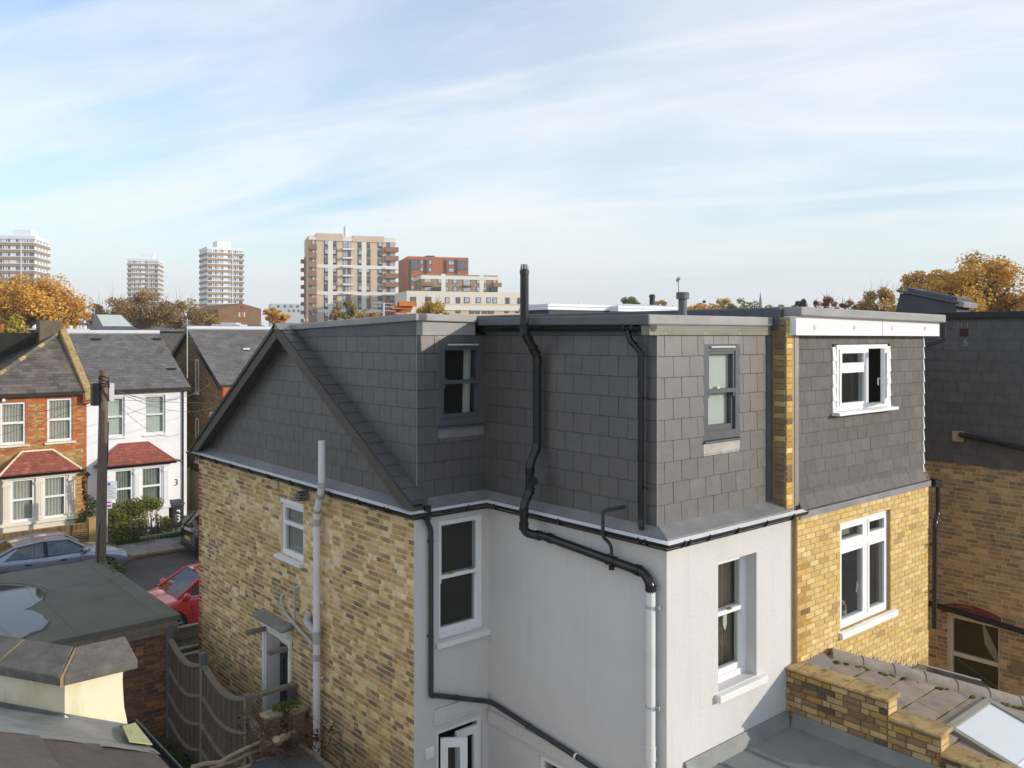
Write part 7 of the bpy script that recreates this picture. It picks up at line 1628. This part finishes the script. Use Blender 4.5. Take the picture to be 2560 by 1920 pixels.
zc = uv(F, 1160, zy2(820))[1]; obj('stone_band', MB().fbox(F, -.1, W, -.2, .3, zc-.8, zc+.5), M_band, t)
rects(t, F, P2_([(890, 842, 938, 892), (1080, 842, 1125, 900), (1160, 842, 1205, 900), (1255, 838, 1305, 900), (1338, 840, 1398, 900), (1565, 846, 1605, 890), (1710, 848, 1752, 890), (1960, 842, 2040, 892), (2080, 846, 2150, 890)]), M_pane, 'window', .1, M_wframe)
# ---- far low buildings on the left
F, W = face(676, 400, 760, 405); t = thing('grey_flats', 'pale grey low flats left of the tan block', 'apartment block', F.p(W/2, -5, 0))
obj('walls', MB().fbox(F, 0, W, -12, 0, 0, uv(F, 676, 759)[1]), mat('pale_grey_wall', (.48, .51, .52), .8, .05, .2), t)
rects(t, F, [(693+16*k, 763, 699+16*k, 769) for k in range(4)]+[(720+12*k, 774, 725+12*k, 780) for k in range(3)], M_pane, 'window', .1)
F, W = face(545, 118, 653, 122); t = thing('brick_hall', 'brown brick hall with low gable below the right tower', 'building', F.p(W/2, -5, 0))
gp_2 = [uv(F, 545, 830), uv(F, 653, 830), uv(F, 653, 772), uv(F, 603, 758), uv(F, 545, 774)]
mb = MB(); mb.prism([F.p(u, 0, 0 if i < 2 else z) for i, (u, z) in enumerate(gp_2)], -F.n*12); obj('walls', mb, mat('hall_brick', (.22, .135, .08), .9, .15, 1.2, .2, 20, .2), t)
rects(t, F, [(603, 765, 612, 773)], mat('red_vent_panel', (.25, .07, .04), .8), 'vent_panel', .1)
for (a, b, py, d, nm, lab, m) in ((0, 0, 0, 0, '', '', None),):
    pass
lw = thing('rooftop_plant', 'flat grey rooflight units on a roof near the brick hall', 'roof unit', atD(560, 815, 52)); F, W = face(528, 52, 600, 52)
obj('unit', MB().fbox(F, 0, W, -1.5, 0, 8.3, uv(F, 528, 811)[1]), M_ltgrey, lw, bevel=.03); obj('unit', MB().fbox(F, .5, W-.3, -1.2, -.2, uv(F, 528, 811)[1], uv(F, 528, 806.5)[1]), M_ltgrey, lw, bevel=.03)
# terrace rows seen between trees
def terrace(pxl, pxr, d, ytop, m, label, chim):
    F, W = face(pxl, d, pxr, d+4); t = thing('distant_terrace', label, 'terrace', F.p(W/2, -4, 0), 'terraces beyond the street'); zt = uv(F, pxl, ytop)[1]
    obj('walls', MB().fbox(F, 0, W, -8, 0, 0, zt-1.2), m, t); mb = MB(); mb.prism([F.p(-.3, .3, zt-1.3), F.p(-.3, -4, zt), F.p(-.3, -8.3, zt-1.3)], F.u*(W+.6)); obj('roof', mb, M_rooftile, t)
    n = int(W/3.2)
    for k in range(n): obj('window', MB().fbox(F, k*3.2+.8, k*3.2+1.9, -.05, .08, zt-2.7, zt-1.5), M_white, t); obj('pane', MB().fbox(F, k*3.2+.95, k*3.2+1.75, 0, .1, zt-2.6, zt-1.6), M_pane, t)
    for k in range(chim):
        u = (k+.5)*W/chim; c = obj('chimney', MB().fbox(F, u-.5, u+.5, -4.5, -3.5, zt-.6, zt+.9), mat('chimney_brick', (.30, .17, .09), .9) if 'chimney_brick' not in MATS else MATS['chimney_brick'], t)
        for q in (-.3, 0, .3): obj('chimney_pot', MB().lathe(F.p(u+q, -4, zt+.9), [(.12, 0), (.10, .5), (.13, .52), (.13, .6), (0, .6)], 8), M_orange if (k+int(q*10)) % 2 else M_curtain, c)
terrace(-120, 330, 96, 806, mat('cream_terrace', (.52, .47, .38), .9, .1, .5), 'cream terrace glimpsed below the orange tree', 6)
terrace(335, 640, 104, 808, mat('mixed_terrace', (.36, .27, .19), .9, .2, .4), 'brick terrace glimpsed through the brown trees', 4)
terrace(560, 830, 150, 815, mat('brown_terrace', (.24, .17, .11), .9, .2, .4), 'brown terrace right of the brick hall', 2)
# dark dormer and orange chimney at the left edge
F, W = face(-60, 50, 142, 50.5); t = thing('grey_dormer_house', 'blue grey flat topped dormer house behind the hipped roof at the left edge', 'house', F.p(W/2, -2, 0)); obj('walls', MB().fbox(F, 0, W, -6, 0, 0, uv(F, 0, 824)[1]), mat('blue_grey_cladding', (.085, .095, .115), .7, .1), t); obj('roof_edge', MB().fbox(F, -.2, W+.2, -6, .2, uv(F, 0, 825)[1], uv(F, 0, 821)[1]), M_ltgrey, t)
for px in (70, 97, 130): obj('roof_vent', MB().lathe(F.p(uv(F, px, 800)[0], -1, uv(F, 0, 821)[1]), [(.18, 0), (.18, .12), (.08, .22), (0, .24)], 10), M_white, t)
for px in (92, 113, 121, 131): obj('chimney_pot', MB().lathe(F.p(uv(F, px, 800)[0], -5, uv(F, 0, 821)[1]), [(.13, 0), (.11, .22), (0, .24)], 8), M_curtain, t)
t = thing('brick_chimney', 'orange brick chimney with clay pots at the left edge', 'chimney', atD(2, 870, 46)); c_ = atD(-2, 870, 46); obj('stack', MB().box(c_.x-.5, c_.x+.35, c_.y-.4, c_.y+.4, 4, 7.55).box(c_.x-.6, c_.x+.42, c_.y-.45, c_.y+.45, 7.55, 7.75), mat('stack_brick', (.22, .10, .05), .9, .2, 2), t)
for dx in (-.25, .15): obj('chimney_pot', MB().lathe((c_.x+dx, c_.y, 7.75), [(.17, 0), (.13, .8), (.16, .85), (0, .86)], 10), M_orange, t)
# clay cowls, aerial and tubing beyond the dormer edge
cs_ = atD(1008, 784, 17.5); t = thing('clay_cowl', 'orange clay half round cowl pots just beyond the dormer roof edge', 'chimney pot', (cs_.x, cs_.y, 7.5))
for (px, py, L_) in ((1018, 766, .36), (1004, 777, .42)):
    c = atD(px, py, 17.5); u = (RT*.95+FW*.3).normalized(); mb = MB(); n_ = 10; seg = []
    for e in (-.5, .5):
        for rr_ in (.105, .085):
            for i in range(n_+1): a_ = math.pi*i/n_-.3*(1 if px < 1010 else 0); seg.append(c+u*L_*e+V((0, 0, 1))*(rr_*math.sin(a_))+(FW-RT*.3).normalized()*(rr_*math.cos(a_)))
    m_ = n_+1; fs = []
    for i in range(n_): fs += [(i, i+1, 2*m_+i+1, 2*m_+i), (m_+i, 3*m_+i, 3*m_+i+1, m_+i+1), (i, m_+i, m_+i+1, i+1), (2*m_+i, 2*m_+i+1, 3*m_+i+1, 3*m_+i)]
    mb.add(seg, fs); obj('pot', mb, M_orange, t, smooth=50)
obj('stack', MB().box(cs_.x-.35, cs_.x+.3, cs_.y-.3, cs_.y+.3, 6.5, 8+(838-786)/FPX*17.5), M_orange, t)
def aerial(px, py0, py1, d, name, label, els):
    a = atD(px, py0, d); b = atD(px, py1, d); t = thing(name, label, 'aerial', b); obj('mast', MB().tube([b, a], .02, 6), M_ltgrey, t)
    for (x0, y0, x1, y1) in els: obj('element', MB().tube([atD(x0, y0, d), atD(x1, y1, d)], .010, 5), M_ltgrey, t)
aerial(959, 757, 790, 17.2, 'roof_aerial', 'white television aerial beside the orange clay cowls', [(931, 757, 984, 760), (931, 765, 985, 768), (942, 776, 988, 778), (912, 780, 955, 776), (912, 783, 950, 779)])
aerial(468, 797, 945, 37.8, 'house_aerial', 'television aerial on a tall mast by the gable house', [(452+k*2, 799+k*5, 478, 803+k*5) for k in range(4)])
aerial(236, 770, 828, 60, 'street_mast', 'thin white mast above the white house ridge', [(232, 772, 240, 772)])
# spire
sp_ = atD(1901, 838, 520); t = thing('church_spire', 'brown pointed church spire on the far skyline', 'spire', (sp_.x, sp_.y, 0)); obj('spire_cone', MB().lathe((sp_.x, sp_.y, 0), [(1.8, 0), (1.8, 22), (1.5, 23), (.05, 8+(838-729)/FPX*520), (0, 8+(838-728)/FPX*520)], 8), mat('spire_stone', (.20, .15, .12), .9), t)
# ---- trees
def tree(label, px, d, ytop, ybot, wpx, pal, n=9000, leaf=.17, seed=1, name='autumn_tree', clumps=34, bare=0, dens=1.0, group=None, trunk_col=(.10, .075, .05), shape=1.0, cl=.24):
    rg = random.Random(seed); c = atD(px, (ytop+ybot)/2, d); rz_ = (ybot-ytop)/2/FPX*d; rx = wpx/2/FPX*d
    t = thing(name, label, 'tree', (c.x, c.y, 0), group); br_ = MB(); br_.tube([(c.x, c.y, 0), (c.x+.1, c.y, c.z-rz_*.7), (c.x, c.y, c.z)], [rx*.07+.12, rx*.055+.08, rx*.03+.04], 8)
    lf_ = MB(); base = V((c.x, c.y, c.z-rz_*.9)); per = int(n/clumps)
    for k in range(clumps):
        while True:
            q = V((rg.uniform(-1, 1), rg.uniform(-1, 1), rg.uniform(-.85, 1)))
            if .35 < q.length < 1 : break
        taper = 1-.35*max(0, q.z)*shape
        p = c+V((q.x*rx*taper*.86, q.y*rx*taper*.86, q.z*rz_*.84)); mid = base.lerp(p, .55)+V((rg.gauss(0, rx*.06), rg.gauss(0, rx*.06), rz_*.08))
        br_.tube([base+V((0, 0, rz_*.3*rg.random())), mid, p], [rx*.028+.02, rx*.016+.012, .01], 5)
        cr = rx*cl*rg.uniform(.7, 1.35); g = 1.25*rg.uniform(.75, 1.18); pl = [tuple(x*g for x in cc) for cc in pal]
        leaf_cloud(lf_, p, (cr, cr, cr*.8), int(per*dens), leaf, pl, rg, hollow=0)
        for b_ in range(bare):
            e = p+V((rg.gauss(0, cr*.7), rg.gauss(0, cr*.7), abs(rg.gauss(0, cr))+.2)); br_.tube([p, p.lerp(e, .5)+V((rg.gauss(0, .08), rg.gauss(0, .08), 0)), e], [.022, .014, .006], 4)
    obj('trunk', br_, mat('bark_%d' % seed, trunk_col, .95, .2, 4), t); obj('crown', lf_, M_leafg, t)
OR = [(.64, .36, .075), (.58, .31, .06), (.70, .45, .10), (.50, .26, .055), (.62, .41, .11), (.44, .24, .06)]
BR = [(.30, .18, .08), (.38, .24, .10), (.23, .14, .065), (.44, .30, .12), (.27, .20, .09)]
YE_ = [(.50, .34, .06), (.44, .29, .05), (.38, .27, .06), (.56, .40, .09)]
GR = [(.18, .22, .055), (.24, .26, .065), (.14, .18, .05), (.29, .27, .08)]
OG = [(.54, .34, .08), (.46, .30, .075), (.60, .40, .09), (.38, .26, .065), (.64, .44, .10), (.42, .24, .05)]
RD = [(.36, .11, .05), (.28, .09, .04), (.40, .16, .06), (.24, .14, .05)]
tree('large orange autumn tree in front of the left tower', 78, 78, 684, 842, 268, OR, 17000, .13, 1, clumps=60)
tree('round orange autumn tree at the right side of the large one', 165, 80, 720, 842, 110, OR, 5200, .13, 2, clumps=26)
tree('tall bare brown tree before the middle tower', 360, 92, 716, 838, 170, BR, 4200, .14, 3, 'brown_tree', 36, bare=7, trunk_col=(.20, .15, .10))
tree('bushy brown tree left of the middle tower', 275, 95, 742, 840, 130, BR, 4000, .14, 4, 'brown_tree', 26, bare=6, trunk_col=(.20, .15, .10))
tree('brown green tree right of the middle tower', 452, 93, 738, 838, 150, BR+[(.26, .22, .06)], 4200, .14, 5, 'brown_tree', 26, bare=6, trunk_col=(.20, .15, .10))
tree('low brown shrubby tree beside the brick hall', 512, 96, 772, 838, 90, BR+[(.20, .18, .05)], 2400, .14, 6, 'brown_tree', 16, bare=2)
tree('young yellow tree at the left edge above the hipped roof', 38, 44, 785, 905, 80, [(.46, .40, .06), (.38, .34, .06), (.50, .36, .06)], 1100, .09, 7, 'yellow_tree', 26, bare=3, cl=.3)
tree('orange tree between the brick hall and tan flats', 686, 130, 762, 822, 74, OR, 3200, .2, 8, clumps=20)
tree('yellow green small tree before the tan flats', 868, 120, 748, 812, 62, YE_+GR, 1900, .18, 9, 'yellow_tree', 16, bare=3)
tree('thin bare tree left of the yellow green one', 838, 118, 764, 815, 40, BR+YE_, 500, .16, 10, 'brown_tree', 12, bare=5)
tree('low golden bush at the tan flats foot', 925, 110, 775, 815, 80, OG, 1800, .16, 18, 'yellow_tree', 14, bare=2)
tree('bright yellow willow before the cream block', 1078, 70, 752, 815, 100, YE_, 3600, .10, 11, 'yellow_tree', 24, bare=5)
tree('huge golden autumn tree at the right edge', 2440, 62, 634, 830, 330, OG+OR[:2], 22000, .115, 12, clumps=80, cl=.2)
tree('golden tree left of the huge one behind the roof lantern', 2300, 66, 672, 830, 170, OG, 7000, .115, 13, clumps=36)
tree('pale brown tree beyond the white fascia end', 2205, 78, 715, 825, 120, OG+BR, 3600, .12, 14, clumps=26, bare=2)
tree('dark cedar left of the red tree', 2005, 130, 742, 800, 60, [(.03, .05, .03), (.045, .06, .035)], 1800, .18, 15, 'cedar_tree', 16)
tree('red leaved tree above the party wall', 2060, 70, 735, 815, 90, RD, 1900, .10, 16, 'red_tree', 20, bare=3)
tree('sparse red tree right of the red leaved tree', 2120, 70, 742, 812, 60, RD+BR, 1000, .10, 17, 'red_tree', 14, bare=4)
tree('olive green tree behind the red trees', 2165, 110, 752, 815, 90, GR+OG[:2], 2400, .17, 19, 'green_tree', 18)
tree('round green tree behind the white rooflights', 1573, 140, 736, 805, 66, GR, 2600, .2, 20, 'green_tree', 20)
tree('orange brown tree beside the grey capped vent', 1650, 170, 745, 800, 54, OG, 1500, .22, 21, clumps=14, bare=2)
tree('low golden trees right of the grey capped vent', 1745, 160, 758, 805, 90, OR, 2200, .22, 22, clumps=16)
tree('dark flat topped cedar on the far skyline', 1762, 165, 749, 790, 40, [(.03, .045, .03)], 900, .2, 23, 'cedar_tree', 9)
tree('rust brown tree left of the green willow', 1805, 150, 743, 805, 76, OG, 2200, .2, 24, clumps=18)
tree('pale green willow before the church spire', 1862, 140, 744, 805, 96, [(.20, .22, .06), (.16, .18, .05), (.24, .24, .08)], 3000, .17, 25, 'green_tree', 22)
tree('low dark trees right of the church spire', 1945, 170, 756, 800, 70, GR+BR, 1800, .22, 26, 'green_tree', 14)
# filler woods on the skyline
mb = MB(); rg = random.Random(55)
for k in range(170):
    px = rg.uniform(-400, 3000); d = rg.uniform(190, 260); p = atD(px, HOR, d); p.z = rg.uniform(3, 8.8); leaf_cloud(mb, p, (4, 4, 2.6), 55, .55, OG+GR+BR, rg)
tag(obj('distant_trees', mb, M_leafg, None, kind='stuff'), 'belt of distant autumn trees along the horizon', 'trees')

# ---- autumn haze
hz_b = obj('haze', MB().box(-900, 900, -400, 900, -1.2, 62), None, None, kind='stuff')
hm = bpy.data.materials.new('haze'); hm.use_nodes = True; hn = hm.node_tree.nodes; hn.clear(); ho_ = hn.new('ShaderNodeOutputMaterial'); hv = hn.new('ShaderNodeVolumePrincipled')
hv.inputs['Color'].default_value = (.92, .95, 1, 1); hv.inputs['Density'].default_value = .0004; hm.node_tree.links.new(hv.outputs[0], ho_.inputs['Volume']); hz_b.data.materials.append(hm)
tag(hz_b, 'thin pale autumn haze over the distant blocks', 'haze')
